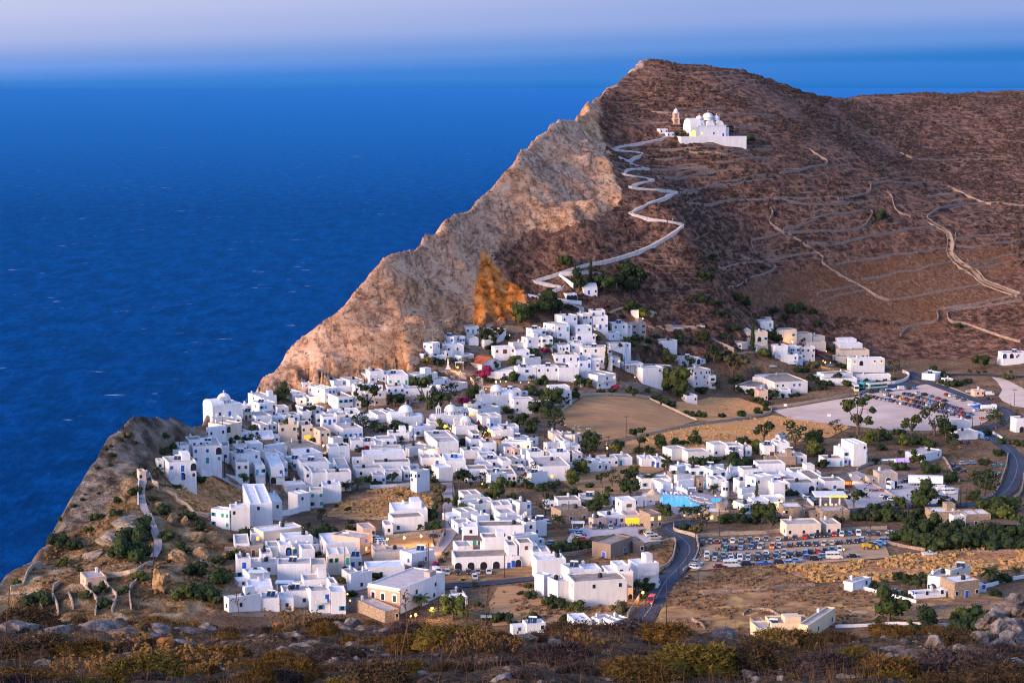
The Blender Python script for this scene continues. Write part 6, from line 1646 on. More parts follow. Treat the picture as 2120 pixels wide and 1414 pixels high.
ch = Foot(*zc(585, 440), zc(390, 0)[0], zc(1395, 0)[0], 8.2, 17); 
# stand it on the platform: solve along the view for the platform height
zt = base.B[2] + 4.24
O_ = base.B[:2] + base.l * 7.0; tt = reach(np.array((*O_, zt)), base.r, zc(585, 0)[0], zt - ZC); O_ = O_ + base.r * tt; ch.B = np.array((O_[0], O_[1], zt)); ch.a = 24.0 * 0.95; ch.b = 12.0; ch.H = 8.0
root = thing('hill_church', 'church', ch.B, 'large white church with three domes on the hillside above the village')
mb = MB(); a, b = ch.a, ch.b
poly_prism(ch, 4.5, a, 0.2, b, -0.5, 6.6, mb); poly_prism(ch, 4.4, a + 0.25, -0.15, b + 0.1, 6.6, 7.0, mb); poly_prism(ch, a, a + 2.5, 1.5, b - 1, -0.5, 5.6, mb)
poly_prism(ch, 6.4, a - 1.8, 4.0, b - 0.5, 7.5, 8.8, mb)
obj('wall', mb.mesh('wall', M['w']), root)
def barrel(mb, fp, u0, u1, v0, v1, z, rs, axis='u', n=12):
    vs = []
    for e in (0, 1):
        for i in range(n + 1):
            an = math.pi * i / n
            if axis == 'u': q = fp.P((u0, u1)[e], (v0 + v1) / 2 - (v1 - v0) / 2 * math.cos(an))
            else: q = fp.P((u0 + u1) / 2 - (u1 - u0) / 2 * math.cos(an), (v0, v1)[e])
            vs.append((*q, z + rs * math.sin(an)))
    k = n + 1; mb.add(vs, [(i, i + 1, i + 1 + k, i + k) if axis == 'v' else (i, i + k, i + 1 + k, i + 1) for i in range(n)] + [tuple(range(k)), tuple(range(2 * k - 1, k - 1, -1))])
mb = MB(); poly_prism(ch, 0, 4.5, 0, b, -0.5, 6.2, mb); barrel(mb, ch, -0.01, 7, 0.3, b - 0.3, 6.2, 4.9); obj('porch', mb.mesh('porch', M['w']), root)
openings(ch, root, 'L', '.AAA.', 3.2, 1, [])
for u in (1.9,):
    x, y = ch.P(u, 0); o = obj('archway', wmesh('archway', 2.6, 4.0, 'lit', 'lit', arch=True), root, (x, y, 0.1), ch.th + math.pi); o['label'] = 'porch arch lit warm from inside'
for u, k in ((7.5, 'y'), (15.0, 'w'), (21.0, 'D')):
    x, y = ch.P(u, 0.2); obj(WIN[k][2], WIN[k][0], root, (x, y, 0.0 if k == 'D' else 1.6), ch.th + math.pi)
for u0, u1, v in ((5.6, 9.4, 1.3), (10.4, 15.6, 0.5), (16.6, a - 1.0, 1.3)):
    mb = MB(); barrel(mb, ch, u0, u1, v, b - 0.6, 6.9, 2.8 if u1 - u0 < 5.2 else 3.4, 'v'); obj('vault', mb.mesh('vault', M['w']), root)
for u, v, rr, dr, z in ((13.0, 5.0, 3.2, 1.4, 10.0), (7.5, 5.2, 2.0, 1.0, 9.7), (18.6, 5.2, 2.0, 1.0, 9.7)):
    c = ch.P(u, v); mb = MB(); mb.lathe((c[0], c[1], z), [(rr, 0), (rr, dr), (rr * 1.06, dr + 0.05), (rr * 1.06, dr + 0.2)] + [(rr * math.cos(t), dr + 0.2 + rr * 0.85 * math.sin(t)) for t in [math.pi / 2 * i / 8 for i in range(9)]], 24); d = obj('dome', mb.mesh('dome', M['w'], True), root)
    mb = MB(); mb.box((c[0], c[1], z + dr + rr * 0.95), (0.16, 0.16, 1.3)); mb.box((c[0], c[1], z + dr + rr * 0.95 + 0.8), (0.7, 0.14, 0.15)); obj('cross', mb.mesh('cross', M['w']), d)
# brick bell tower
Bt = hit(*zc(222, 612)); root = thing('bell_tower', 'bell tower', Bt, 'brick and white bell tower with open arches and a small dome', None, None, 0.0, 0.9)
mb = MB(); mb.box((0, 0, -2), (5, 5, 6.5), 0.2); mb.box((0, 0, 4.5), (5.3, 5.3, 0.4), 0.2); obj('base', mb.mesh('base', M['p']), root)
for z, w in ((4.9, 4.2), (8.6, 3.4)):
    mb = MB()
    for sx_ in (-1, 1):
        for sy_ in (-1, 1):
            x, y = sx_ * w / 2 * 0.82, sy_ * w / 2 * 0.82; mb.box((x * math.cos(.2) - y * math.sin(.2), x * math.sin(.2) + y * math.cos(.2), z), (0.8, 0.8, 3.0), 0.2)
    mb.box((0, 0, z + 3.0), (w + 0.4, w + 0.4, 0.6), 0.2); mb.box((0, 0, z), (w * 0.5, w * 0.5, 2.9), 0.2); obj('belfry', mb.mesh('belfry', M['p']), root)
mb = MB(); mb.lathe((0, 0, 12.2), [(1.5, 0), (1.5, 0.7), (1.4, 1.3), (0.9, 2.2), (0.3, 2.7), (0.08, 2.9), (0.08, 3.9), (0, 3.9)], 14); obj('dome', mb.mesh('dome', M['w'], True), root)
for xx, yy, ww, lab in ((20, 640, 14, 'low white priest house beside the bell tower'), (-160, 560, 16, 'long low white house left of the bell tower')):
    p_ = zc(xx, yy); fp = Foot(*p_, p_[0] - 3, p_[0] + ww, 3.0, 18, 5); root = thing('house', 'house', fp.B, lab); wb, rb = shell(fp, 3.0); obj('wall', wb.mesh('wall', M['w']), root); obj('roof', rb.mesh('roof', M['W']), root); openings(fp, root, 'R', 'w.w', 3, 1, [])
p_ = zc(1640, 640); fp = Foot(*p_, p_[0] - 2, p_[0] + 14, 2.6, 15, 4); root = thing('house', 'house', fp.B, 'small white outbuilding right of the hill church'); wb, rb = shell(fp, 2.6); obj('wall', wb.mesh('wall', M['w']), root); obj('roof', rb.mesh('roof', M['W']), root); openings(fp, root, 'R', '.w.', 3, 1, [])

# ------------------------------------------------------------------ round towers
def round_tower(t, x, yt, w, H, label, m, cone=0.0):
    px, py = tp(t, x, yt); B = hit(px, py, H); r = w / TILES[t][2] * B[1] / F / 2; B = B + np.array((0, r, 0))
    root = thing('round_tower', 'tower', B, label); mb = MB(); mb.lathe((0, 0, -2), [(r * 1.04, 0), (r, H + 2)] + ([] if cone else [(r - 0.3, H + 2), (r - 0.3, H + 1.6), (0, H + 1.6)]), 22); obj('wall', mb.mesh('wall', M[m], True), root)
    if cone: mb = MB(); mb.lathe((0, 0, H), [(r * 1.05, 0), (0.0, cone)], 22); obj('roof', mb.mesh('roof', M[m]), root)
    for a in (-1.9, -1.2): obj('window', WIN['w'][0], root, ((r + 0.0) * math.cos(a), (r + 0.0) * math.sin(a), H * 0.45), a - math.pi / 2)
    return root
round_tower('U1', 782, 240, 112, 6.5, 'cream round windmill tower with a low conical roof', 'b', 1.4)
round_tower('U3', 1070, 730, 80, 5.5, 'white round tower at the end of the hotel', 'w')
round_tower('T6', 820, 1150, 105, 3.4, 'low white round cistern on the terrace with a pergola', 'w')
# ------------------------------------------------------------------ pink neoclassical house
px, py = tp('T7', 415, 945); fp = Foot(px, py, tp('T7', 60, 0)[0], tp('T7', 905, 0)[0], 7.2, 58)
root = thing('mansion', 'house', fp.B, 'big square mansion with pinkish brick front and white framed windows')
wb, rb = shell(fp, 7.2, 0.35); obj('wall', wb.mesh('wall', M['w']), root); obj('roof', rb.mesh('roof', simple('pink_roof', (0.56, 0.47, 0.44), 0.95, 0.1, 0.6)), root)
mb = MB(); q0 = fp.P(-0.06, 0.0); q1 = fp.P(-0.06, fp.b); q2 = fp.P(0.2, fp.b); q3 = fp.P(0.2, 0.0); mb.prism([q1, q0, q3, q2], -1.5, 6.0); obj('brick_front', mb.mesh('brick_front', masonry('pink_brick', (0.52, 0.25, 0.16), (0.66, 0.36, 0.25), (0.62, 0.44, 0.34), 2.6)), root)
mb = MB(); q0 = fp.P(-0.2, -0.2); q1 = fp.P(-0.2, fp.b + 0.2); q2 = fp.P(0.1, fp.b + 0.2); q3 = fp.P(0.1, -0.2); mb.prism([q1, q0, q3, q2], 6.1, 6.45); obj('cornice', mb.mesh('cornice', M['b']), root)
for i, c in ((0.83, 'w'), (0.53, 'w'), (0.17, 'g')):
    x, y = fp.P(-0.07, fp.b * i); o = obj('window', None, root, (x, y, 3.2), fp.th + math.pi / 2)
    mb = MB(); mb.box((0, 0, -0.2), (1.7, 0.14, 2.3)); mb.box((0, 0, 2.1), (1.3, 0.14, 0.25)); obj('frame', mb.mesh('frame', M['white']), o)
    mb = MB(); mb.box((0, 0, 0), (1.1, 0.24, 1.8)); obj('pane' if c == 'w' else 'shutter', mb.mesh('pane', M['dark' if c == 'w' else 'dgreen']), o)
    bpy.data.objects.remove(o) if False else None
openings(fp, root, 'R', 'g.g..w./....w.', 7.2, 2, [])
mb = MB(); c = fp.P(fp.a * 0.75, 1.4); mb.box((c[0], c[1], 6.9), (3.0, 2.2, 1.6), fp.th); obj('roof_room', mb.mesh('roof_room', M['g']), root)
mb = MB()
for i in range(8): c = fp.P(fp.a * 0.42 + i * 0.45, -0.6); mb.box((c[0], c[1], -1.5), (0.46, 1.1, 1.7 + 0.42 * (7 - i)), fp.th)
obj('stair', mb.mesh('stair', M['w']), root)

# ------------------------------------------------------------------ hotel pool
def flat_px(t, pts, z):
    out = []
    for p in pts:
        r = ray(*tp(t, *p)); k = (z - ZC) / r[2]; out.append((r[0] * k, r[1] * k))
    return out
pc = hit(*tp('U3', 520, 930)); zp = float(pc[2]) + 0.9
def slab(name, pts, z0, z1, m, lab, cat, nm=None):
    xy = flat_px('U3', pts, z1); ar = sum(xy[i][0] * xy[(i + 1) % len(xy)][1] - xy[(i + 1) % len(xy)][0] * xy[i][1] for i in range(len(xy)))
    if ar < 0: xy = xy[::-1]
    c = np.mean(np.array(xy), 0); mb = MB(); mb.prism([(x - c[0], y - c[1]) for x, y in xy], z0 - z1, 0); return kind(thing(name, cat, (c[0], c[1], z1), lab, mb.mesh(name, m)), 'thing')
slab('pool_deck', [(150, 900), (330, 820), (640, 800), (700, 830), (900, 870), (1040, 890), (1000, 1020), (860, 1050), (560, 1010), (320, 960), (180, 960)], zp - 4, zp, G_STREET, 'paved sun deck surrounding the hotel pool', 'deck')
m, nt, bs = mat('pool_water'); bs.inputs['Base Color'].default_value = (0.0, 0.33, 0.68, 1); bs.inputs['Roughness'].default_value = 0.12
bs.inputs['Emission Color'].default_value = (0.0, 0.33, 0.75, 1); bs.inputs['Emission Strength'].default_value = 0.16
bump(nt, noise(nt, pos(nt), 1.2, 3), 0.4, 0.1, bs)
slab('swimming_pool', [(320, 885), (380, 870), (640, 880), (660, 905), (700, 945), (800, 985), (990, 990), (960, 1035), (720, 1030), (560, 1010), (470, 985), (350, 960)], zp, zp + 0.08, m, 'bright turquoise hotel pool lit from below', 'pool')
slab('small_pool', [(900, 905), (1025, 905), (1005, 950), (930, 945)], zp, zp + 0.09, m, 'small square turquoise pool behind the sun deck', 'pool')
xy = flat_px('U3', [(350, 868), (370, 845), (420, 830), (500, 822), (580, 828), (630, 845), (650, 868)], zp)
mb = MB(); c0 = np.array((*xy[0], zp)); pl = np.array(xy); mbw = wallmesh(pl, 0.4, 1.5, 0.3, 0, 1.0, np.full(len(pl), zp)); mbw.v = [(x - c0[0], y - c0[1], z - c0[2]) for x, y, z in mbw.v]
kind(thing('pool_wall', 'wall', c0, 'curved white screen wall with blue face behind the pool', mbw.mesh('pool_wall', M['i'])), 'thing')
for i, (x, y) in enumerate(((380, 845), (485, 845), (585, 850))):
    q = flat_px('U3', [(x, y)], zp)[0]; mb = MB(); mb.tube([(0, 0, 0), (0, 0, 1.8)], 0.06, 6); mb.lathe((0, 0, 1.6), [(0.28, 0), (0.24, 0.9), (0.10, 1.6), (0, 1.7)], 8); thing('folded_parasol', 'parasol', (*q, zp), 'folded white parasol on the far pool edge, %s of three' % ('leftmost', 'middle', 'rightmost')[i], mb.mesh('folded_parasol', M['white']), 'folded parasols at the pool')
lg = MB(); lg.box((0, 0, 0.3), (0.65, 1.3, 0.1)); lg.add([(-.32, .65, .34), (.32, .65, .34), (.32, 1.25, .8), (-.32, 1.25, .8), (-.32, .65, .26), (.32, .65, .26), (.32, 1.25, .72), (-.32, 1.25, .72)], [(0, 1, 2, 3), (7, 6, 5, 4), (0, 4, 5, 1), (1, 5, 6, 2), (2, 6, 7, 3), (3, 7, 4, 0)])
for sx_ in (-.28, .28):
    for sy_ in (-.6, .6): lg.box((sx_, sy_, 0), (0.06, 0.06, 0.3))
lg = lg.mesh('sun_lounger', M['white'])
LSP = [(395, 868), (430, 868), (470, 866), (510, 866), (550, 866), (590, 868), (670, 905), (700, 920), (735, 935), (770, 950), (810, 960), (690, 890), (730, 895), (770, 905), (820, 910), (860, 925), (880, 965), (910, 970)]
for i, (x, y) in enumerate(LSP):
    q = flat_px('U3', [(x, y)], zp)[0]; thing('sun_lounger', 'sun lounger', (*q, zp), 'white sun lounger on the pool deck', lg, 'white loungers round the hotel pool', rnd.uniform(-0.4, 0.4) + (1.2 if i > 5 else 0), noun='lounger')
def canopy(t, x, y, w, H, label, m, legs=M['white'], peak=0.0, d=None):
    B = hit(*tp(t, x, y)); s = w / TILES[t][2] * B[1] / F; d = d or s * 0.7; root = thing('sun_shelter', 'shelter', B, label)
    mb = MB()
    if peak: mb.lathe((0, 0, H), [(s / 2, 0), (s * 0.25, 0.5), (0.25, peak), (0, peak + 1.5)], 14); mb.lathe((0, 0, H - 0.05), [(0, 0), (s / 2, 0)], 14)
    else: mb.box((0, 0, H), (s, d, 0.18))
    obj('canopy', mb.mesh('canopy', m), root)
    for i in (-1, 1):
        for j in (-1, 1): mb = MB(); mb.tube([(i * s * 0.42 * (0.8 if peak else 1), j * d * 0.42, -1), (i * s * 0.42 * (0.8 if peak else 1), j * d * 0.42, H)], 0.1, 6); obj('post', mb.mesh('post', legs), root)
    return root
canopy('U3', 270, 965, 250, 3.2, 'pointed reed canopy of the open pool bar', M['reed'], peak=2.2)
canopy('T5', 1580, 1090, 200, 5.6, 'flat reed roof over the lit upper terrace of the stone bar', M['reed'], M['wood'])
canopy('T6', 700, 1160, 190, 5.2, 'pale blue shade roof on white posts over a terrace', M['I'])
canopy('T6', 1000, 1190, 200, 2.8, 'pale low awning between the terrace and the flat roofs', M['I'])
canopy('T7', 1240, 600, 270, 6.0, 'torn brown reed roof over the arcade house terrace', M['wood'], M['cyan'], d=6)
canopy('T7', 1500, 600, 270, 5.9, 'second darker reed roof over the arcade house terrace', M['wood'], M['wood'], d=5)
canopy('T2', 1110, 910, 110, 2.6, 'pale tavern awning left of the domed church', M['reed'])
canopy('T2', 800, 640, 100, 2.5, 'white tavern awning lit orange beside the red roofed chapel', M['white'])
canopy('T8', 1250, 830, 80, 2.6, 'small pergola on the white block terrace', M['white'])
canopy('U6', 1270, 640, 170, 2.5, 'white porch roof of the stone and white villa', M['W'], M['brown'])
canopy('U4', 1240, 985, 60, 2.4, 'small green awning at the stone villa', M['green'])
canopy('U4', 1900, 1060, 330, 2.4, 'long vine pergola on white posts', M['wood'])
canopy('U3', 700, 870, 90, 2.6, 'white cabana frame beside the pool', M['white'])
canopy('T7', 1360, 1320, 130, 1.8, 'small tin roofed shed in the brown yard', M['grey'], M['wood'])
canopy('T5', 775, 1230, 150, 1.8, 'white tarpaulin roof in the gravel car yard', M['white'])

# ------------------------------------------------------------------ petrol station, neon bar, lorry shed details
B = hit(*tp('U4', 300, 850)); root = thing('petrol_station', 'petrol station', B, 'lit petrol station canopy with a yellow edge band')
mb = MB(); mb.box((0, 0, 4.2), (11, 8, 0.5)); obj('canopy', mb.mesh('canopy', M['W']), root)
mb = MB(); mb.box((2.5, -4.06, 4.15), (6.4, 0.12, 0.62)); obj('fascia', mb.mesh('fascia', M['lity']), root)
mb = MB(); mb.box((0.8, -2.6, 4.14), (5.5, 2.4, 0.05)); obj('ceiling_lamp', mb.mesh('ceiling_lamp', M['litw']), root)
for x in (-3.4, 0, 3.2): mb = MB(); mb.box((x, -2.2, -0.5), (0.5, 0.5, 4.7)); obj('pillar', mb.mesh('pillar', M['white']), root)
for x in (-1.6, 0.4, 1.9):
    mb = MB(); mb.box((x, -2.9, 0), (0.8, 0.5, 1.7)); o = obj('fuel_pump', mb.mesh('fuel_pump', M['white']), root); mb = MB(); mb.box((x, -3.16, 0.9), (0.6, 0.04, 0.6)); obj('screen', mb.mesh('screen', M['lity']), o)
B = hit(*tp('U4', 930, 440)); root = thing('bar_front', 'bar', B, 'low bar front with purple neon lit panels')
mb = MB(); mb.box((0, 0.4, -0.5), (13, 0.4, 2.2), 0.15); obj('wall', mb.mesh('wall', M['w']), root)
for i in range(4):
    x = -4.7 + i * 3.1; mb = MB(); mb.box((x, 0.15 + x * 0.15, 0.3), (2.2, 0.1, 1.0), 0.15); obj('panel', mb.mesh('panel', M['litw' if i in (0, 1) else 'neon']), root); mb = MB(); mb.box((x + 1.5, 0.15 + x * 0.15, 0.0), (0.35, 0.12, 1.5), 0.15); obj('neon_tube', mb.mesh('neon_tube', M['neon']), root)
B = hit(*tp('U4', 470, 670)); root = thing('fruit_stall', 'stall', B, 'brightly lit orange kiosk front at the white depot')
mb = MB(); mb.box((0, 0, 0), (3.4, 1.2, 0.9)); mb.box((0, 0, 2.4), (3.6, 1.6, 0.15)); mb.box((-1.6, 0.5, 0.9), (0.2, 0.2, 1.5)); mb.box((1.6, 0.5, 0.9), (0.2, 0.2, 1.5)); obj('counter', mb.mesh('counter', M['red']), root)
mb = MB(); mb.box((0, 0.5, 0.95), (3.0, 0.1, 1.4)); obj('sign', mb.mesh('sign', glow('orange_sign', (1.0, 0.26, 0.03), 0.35)), root)
# goal frames and basketball hoops on the football ground
def pipe_thing(name, cat, t, x, y, segs, r, m, lab, rz=0.0):
    B = hit(*tp(t, x, y)); mb = MB()
    for sgm in segs: mb.tube(sgm, r, 6)
    return thing(name, cat, B, lab, mb.mesh(name, m), None, rz)
goal = [[(-3.6, 0, 0), (-3.6, 0, 2.4), (3.6, 0, 2.4), (3.6, 0, 0)], [(-3.6, 0, 2.4), (-3.6, 1.6, 0), (3.6, 1.6, 0), (3.6, 0, 2.4)], [(0, 0, 2.4), (0, 0, 0)]]
pipe_thing('goal_frame', 'goal', 'U2', 405, 1040, goal, 0.12, M['brown'], 'rusty football goal in the middle of the gravel ground', 0.3)
pipe_thing('goal_frame', 'goal', 'U2', 1095, 1180, goal, 0.08, M['grey'], 'thin grey football goal behind the dark bushes', 0.3)
for x, y, lab in ((1215, 1140, 'basketball hoop on a post, left one beside the gravel ground'), (1695, 1255, 'basketball hoop on a post, right one beside the gravel ground')):
    B = hit(*tp('U1', x, y)); mb = MB(); mb.tube([(0, 0, 0), (0, 0, 3.2), (-0.8, 0, 3.9)], 0.09, 6); root = thing('basketball_hoop', 'basketball hoop', B, lab); obj('post', mb.mesh('post', M['grey']), root); mb = MB(); mb.box((-0.85, 0, 3.3), (1.6, 0.08, 1.1)); obj('backboard', mb.mesh('backboard', M['white']), root)
# cliff-top rock blocks in the ravine
def rock_mesh(name, sd, m, rough=0.35, sub=3, flat=1.0):
    bm = bmesh.new(); bmesh.ops.create_icosphere(bm, subdivisions=sub, radius=1.0); rg = np.random.default_rng(sd)
    co = np.array([v.co[:] for v in bm.verts]); pl = rg.normal(size=(11, 3)); pl /= np.linalg.norm(pl, axis=1)[:, None]; dd = rg.uniform(0.5, 0.95, 11)
    for n_, d_ in zip(pl, dd): k = co @ n_ - d_; co -= np.where(k > 0, k, 0)[:, None] * n_
    co *= 1 + rough * 0.5 * fbm(co[:, 0] * 2 + sd, co[:, 1] * 2 + co[:, 2] * 2, 4, sd)[:, None]; co[:, 2] *= flat
    for v, c in zip(bm.verts, co): v.co = c
    me = bpy.data.meshes.new(name); bm.to_mesh(me); bm.free(); me.materials.append(m); return me
def rockmat(name, cols, scale, zs=1.0):
    m, nt, bs = mat(name); p = pos(nt, 1, 1, zs); n = noise(nt, p, scale, 9, 0.72)
    c = ramp(nt, n, [(0.28, cols[0]), (0.46, cols[1]), (0.6, cols[2]), (0.78, cols[3])]); n2 = noise(nt, p, scale * 4, 5, 0.7)
    L(nt, mixc(nt, ramp(nt, n2, [(0.36, 0.6), (0.48, 0.0)]), c, tuple(x * 0.3 for x in cols[1])), bs.inputs['Base Color']); bs.inputs['Roughness'].default_value = 0.95; bs.inputs['Specular IOR Level'].default_value = 0.1
    bump(nt, n, 1.0, 0.5 / scale * 0.25, bs); return m
CRAG = rockmat('ochre_crag', ((0.10, 0.065, 0.035), (0.27, 0.16, 0.075), (0.42, 0.27, 0.13), (0.50, 0.38, 0.25)), 0.3, 2.5)
CRAGG = rockmat('grey_crag', ((0.09, 0.07, 0.055), (0.22, 0.17, 0.125), (0.36, 0.29, 0.22), (0.46, 0.39, 0.31)), 0.3, 3.0)
crs = [rock_mesh('crag', 40 + i, CRAG, 0.7, 4) for i in range(3)] + [rock_mesh('crag', 50 + i, CRAGG, 0.7, 4) for i in range(3)]
CR = '''1690 1190 240 .5 0 ochre crag under the turquoise shuttered white house|1880 1180 200 .5 1 ochre crag right of it below the white house wall|1560 1360 200 .75 0 grey topped ochre pillar block in the ravine|1500 1010 130 .8 2 tall ochre crag beside the stair path|1640 1050 120 .9 1 dark cleft crag below the rough wall|1120 1060 330 .35 3 broad grey layered ledge left of the dark thicket|960 1200 330 .4 4 lower grey layered ledge above the small hut|830 1330 260 .45 5 grey ledge directly above the small hut|1780 1330 200 .6 1 ochre boulder left of the lower houses|1080 830 120 .7 2 small ochre crag left of the stair path|1960 1340 120 .8 0 ochre crag at the edge of the lower houses|370 1240 130 .8 4 grey rock on the cliff edge at far left|1400 900 140 .5 1 ochre ledge below the ravine wall'''
for q in CR.split('|'):
    x, y, w, hr, k, lab = q.split(' ', 5); B = hit(*tp('V1', float(x), float(y))); s = float(w) / 4.24 * B[1] / F / 1.7
    thing('rock_crag', 'rock', B + np.array((0, s * 0.4, 0)), lab, crs[int(k)], 'crags in the ravine', rnd.uniform(0, 6), (s, s * 0.8, s * float(hr) * 1.1), 'crag')
B = hit(*tp('V2', 1405, 600)); root = thing('rock_crag', 'rock', B, 'free standing ochre rock pillar between the hut and houses', crs[0], 'crags in the ravine', 0.5, (3.2, 3.0, 7.0), 'crag')
# plaza monument
B = hit(*tp('T2', 675, 660)); mb = MB(); mb.box((0, 0, 0), (2.2, 2.2, 0.7)); mb.box((0, 0, 0.7), (1.2, 1.2, 1.2)); mb.box((0, 0, 1.9), (0.7, 0.7, 3.0), 0, 0.6); thing('monument', 'monument', B, 'small white obelisk on steps at the edge of the plaza', mb.mesh('monument', M['w']))
# ------------------------------------------------------------------ vehicles
m, nt, bs = mat('car_paint'); oi = nd(nt, 'ShaderNodeObjectInfo'); L(nt, oi.outputs['Color'], bs.inputs['Base Color']); bs.inputs['Roughness'].default_value = 0.25; bs.inputs['Coat Weight'].default_value = 0.5; bs.inputs['Coat Roughness'].default_value = 0.08
PAINT = m
HEADL = simple('headlight_glass', (0.7, 0.7, 0.72), 0.2, 0.03); TAILL = simple('tail_light', (0.35, 0.01, 0.01), 0.3, 0.03)
def loft(secs):
    """secs: list of (x, [(y,z)...]) closed cross sections"""
    mb = MB(); n = len(secs[0][1]); vs = [(x, y, z) for x, s in secs for y, z in s]
    fs = [(i * n + t, i * n + (t + 1) % n, (i + 1) * n + (t + 1) % n, (i + 1) * n + t) for i in range(len(secs) - 1) for t in range(n)]
    fs += [tuple(range(n))[::-1], tuple((len(secs) - 1) * n + t for t in range(n))]; mb.add(vs, fs); return mb
def sec(w, z0, z1, r=0.12): return [(-w + r, z0), (w - r, z0), (w, z0 + r), (w * 0.98, z1 - r), (w * 0.9, z1), (-w * 0.9, z1), (-w * 0.98, z1 - r), (-w, z0 + r)]
WH = MB(); 
for s in (-1,): WH.lathe((0, 0, 0), [(0.0, -0.1), (0.2, -0.1), (0.30, -0.1), (0.31, -0.06), (0.31, 0.06), (0.30, 0.1), (0.2, 0.1), (0.0, 0.1)], 12)
WH.v = [(x, z, y) for x, y, z in WH.v]
WH.m = [1 if (i // 12) in (0, 6) else 0 for i in range(len(WH.f))]
WH = WH.mesh('wheel', [M['rubber'], M['rim']])
def car_parts(L_, W_, H_, hood, cab0, cab1, rear, kind_='car'):
    """L_ length, belt profile; returns body, glass, lights, wheels positions"""
    w = W_ / 2; h = L_ / 2; belt = H_ * 0.60
    body = loft([(-h, sec(w * 0.86, 0.32, belt * rear)), (-h + 0.12, sec(w * 0.95, 0.22, belt * rear + 0.03)), (-h + 0.7, sec(w, 0.2, belt)), (0, sec(w, 0.2, belt)), (h - 1.0, sec(w, 0.2, belt * 0.97)), (h - 0.15, sec(w * 0.93, 0.22, belt * hood)), (h, sec(w * 0.82, 0.3, belt * hood - 0.1))])
    x0, x1 = cab0 * h, cab1 * h
    rf = loft([(x0 + 0.28, sec(w * 0.80, H_ - 0.10, H_ - 0.02, 0.03)), ((x0 + x1) / 2, sec(w * 0.82, H_ - 0.10, H_, 0.03)), (x1 - 0.55, sec(w * 0.78, H_ - 0.10, H_ - 0.03, 0.03))])
    for s in (-1, 1):
        for xa, xb in ((x0 + 0.02, x0 + 0.26), ((x0 + x1) / 2 - 0.06, (x0 + x1) / 2 - 0.06), (x1 - 0.02, x1 - 0.58)):
            rf.tube([(xa, s * w * 0.955, belt - 0.02), (xb, s * w * 0.815, H_ - 0.06)], 0.05, 4)
    body.add(rf.v, rf.f)
    for s in (-1, 1): body.box((x1 - 0.35, s * (w + 0.07), belt), (0.2, 0.14, 0.14))
    gl = loft([(x0, sec(w * 0.92, belt - 0.05, belt + 0.02, 0.02)), (x0 + 0.30, sec(w * 0.84, belt - 0.05, H_ - 0.05, 0.05)), (x1 - 0.62, sec(w * 0.83, belt - 0.05, H_ - 0.05, 0.05)), (x1, sec(w * 0.9, belt - 0.05, belt + 0.02, 0.02))])
    return body, gl, (h, w, belt)
def make_vehicle(kindn, L_=4.2, W_=1.74, H_=1.48, hood=0.92, cab0=-0.85, cab1=0.52, rear=1.0, name='parked_car', full=True, extra=None):
    root = bpy.data.objects.new(name, None); COL.objects.link(root)
    b, g, (h, w, belt) = car_parts(L_, W_, H_, hood, cab0, cab1, rear)
    if extra: extra(b, h, w, H_)
    obj('body', b.mesh('body', PAINT, False), root); obj('window', g.mesh('window', M['glass']), root)
    for x in (-h * 0.62, h * 0.62):
        for s in (-1, 1): obj('wheel', WH, root, (x, s * (w - 0.08), 0.31))
    for s in (-1, 1):
        mb = MB(); mb.box((h - 0.04, s * w * 0.62, belt * hood - 0.28), (0.1, 0.34, 0.16)); obj('headlight', mb.mesh('headlight', HEADL), root)
        mb = MB(); mb.box((-h + 0.03, s * w * 0.68, belt * rear - 0.26), (0.1, 0.26, 0.18)); obj('tail_light', mb.mesh('tail_light', TAILL), root)
    return root
PROTO = {'hatch': make_vehicle('hatch', 3.9, 1.70, 1.48, 0.90, -0.94, 0.50), 'sedan': make_vehicle('sedan', 4.4, 1.74, 1.44, 0.90, -0.62, 0.42, 0.98), 'suv': make_vehicle('suv', 4.3, 1.84, 1.72, 0.98, -0.95, 0.42)}
def bed(b, h, w, H): 
    for s in (-1, 1): b.box((-h * 0.55, s * (w - 0.06), H * 0.58), (h * 0.85, 0.1, 0.12))
PROTO['pickup'] = make_vehicle('pickup', 4.9, 1.78, 1.68, 0.95, -0.15, 0.42, 0.95, 'pickup_truck', extra=bed)
def van_extra(b, h, w, H): 
    v = loft([(-h + 0.02, sec(w * 0.96, 0.5, H - 0.04)), (h * 0.1, sec(w * 0.97, 0.5, H)), (h * 0.32, sec(w * 0.95, 0.5, H - 0.06))]); b.add(v.v, v.f)
PROTO['van'] = make_vehicle('van', 4.8, 1.9, 2.1, 0.72, -0.5, 0.78, 1.0, 'parked_van', extra=van_extra)
def minibus_extra(b, h, w, H):
    v = loft([(-h + 0.02, sec(w * 0.94, H - 0.5, H)), (h * 0.45, sec(w * 0.94, H - 0.5, H)), (h * 0.56, sec(w * 0.9, H - 0.45, H - 0.1))]); b.add(v.v, v.f)
    for x in (-0.98, -0.5, -0.05, 0.4): 
        for s in (-1, 1): b.box((x * h, s * w * 0.93, H * 0.5), (0.14, 0.08, H * 0.4))
PROTO['minibus'] = make_vehicle('minibus', 5.6, 2.0, 2.4, 0.62, -0.99, 0.72, 1.0, 'minibus', extra=minibus_extra)
def far_car(base, nm):
    """cars far off: body and windows only"""
    r = bpy.data.objects.new(nm, None); COL.objects.link(r)
    for c in base.children:
        if c.name.split('.')[0] in ('body', 'window', 'wheel'):
            d = c.copy(); COL.objects.link(d); d.parent = r
    return r
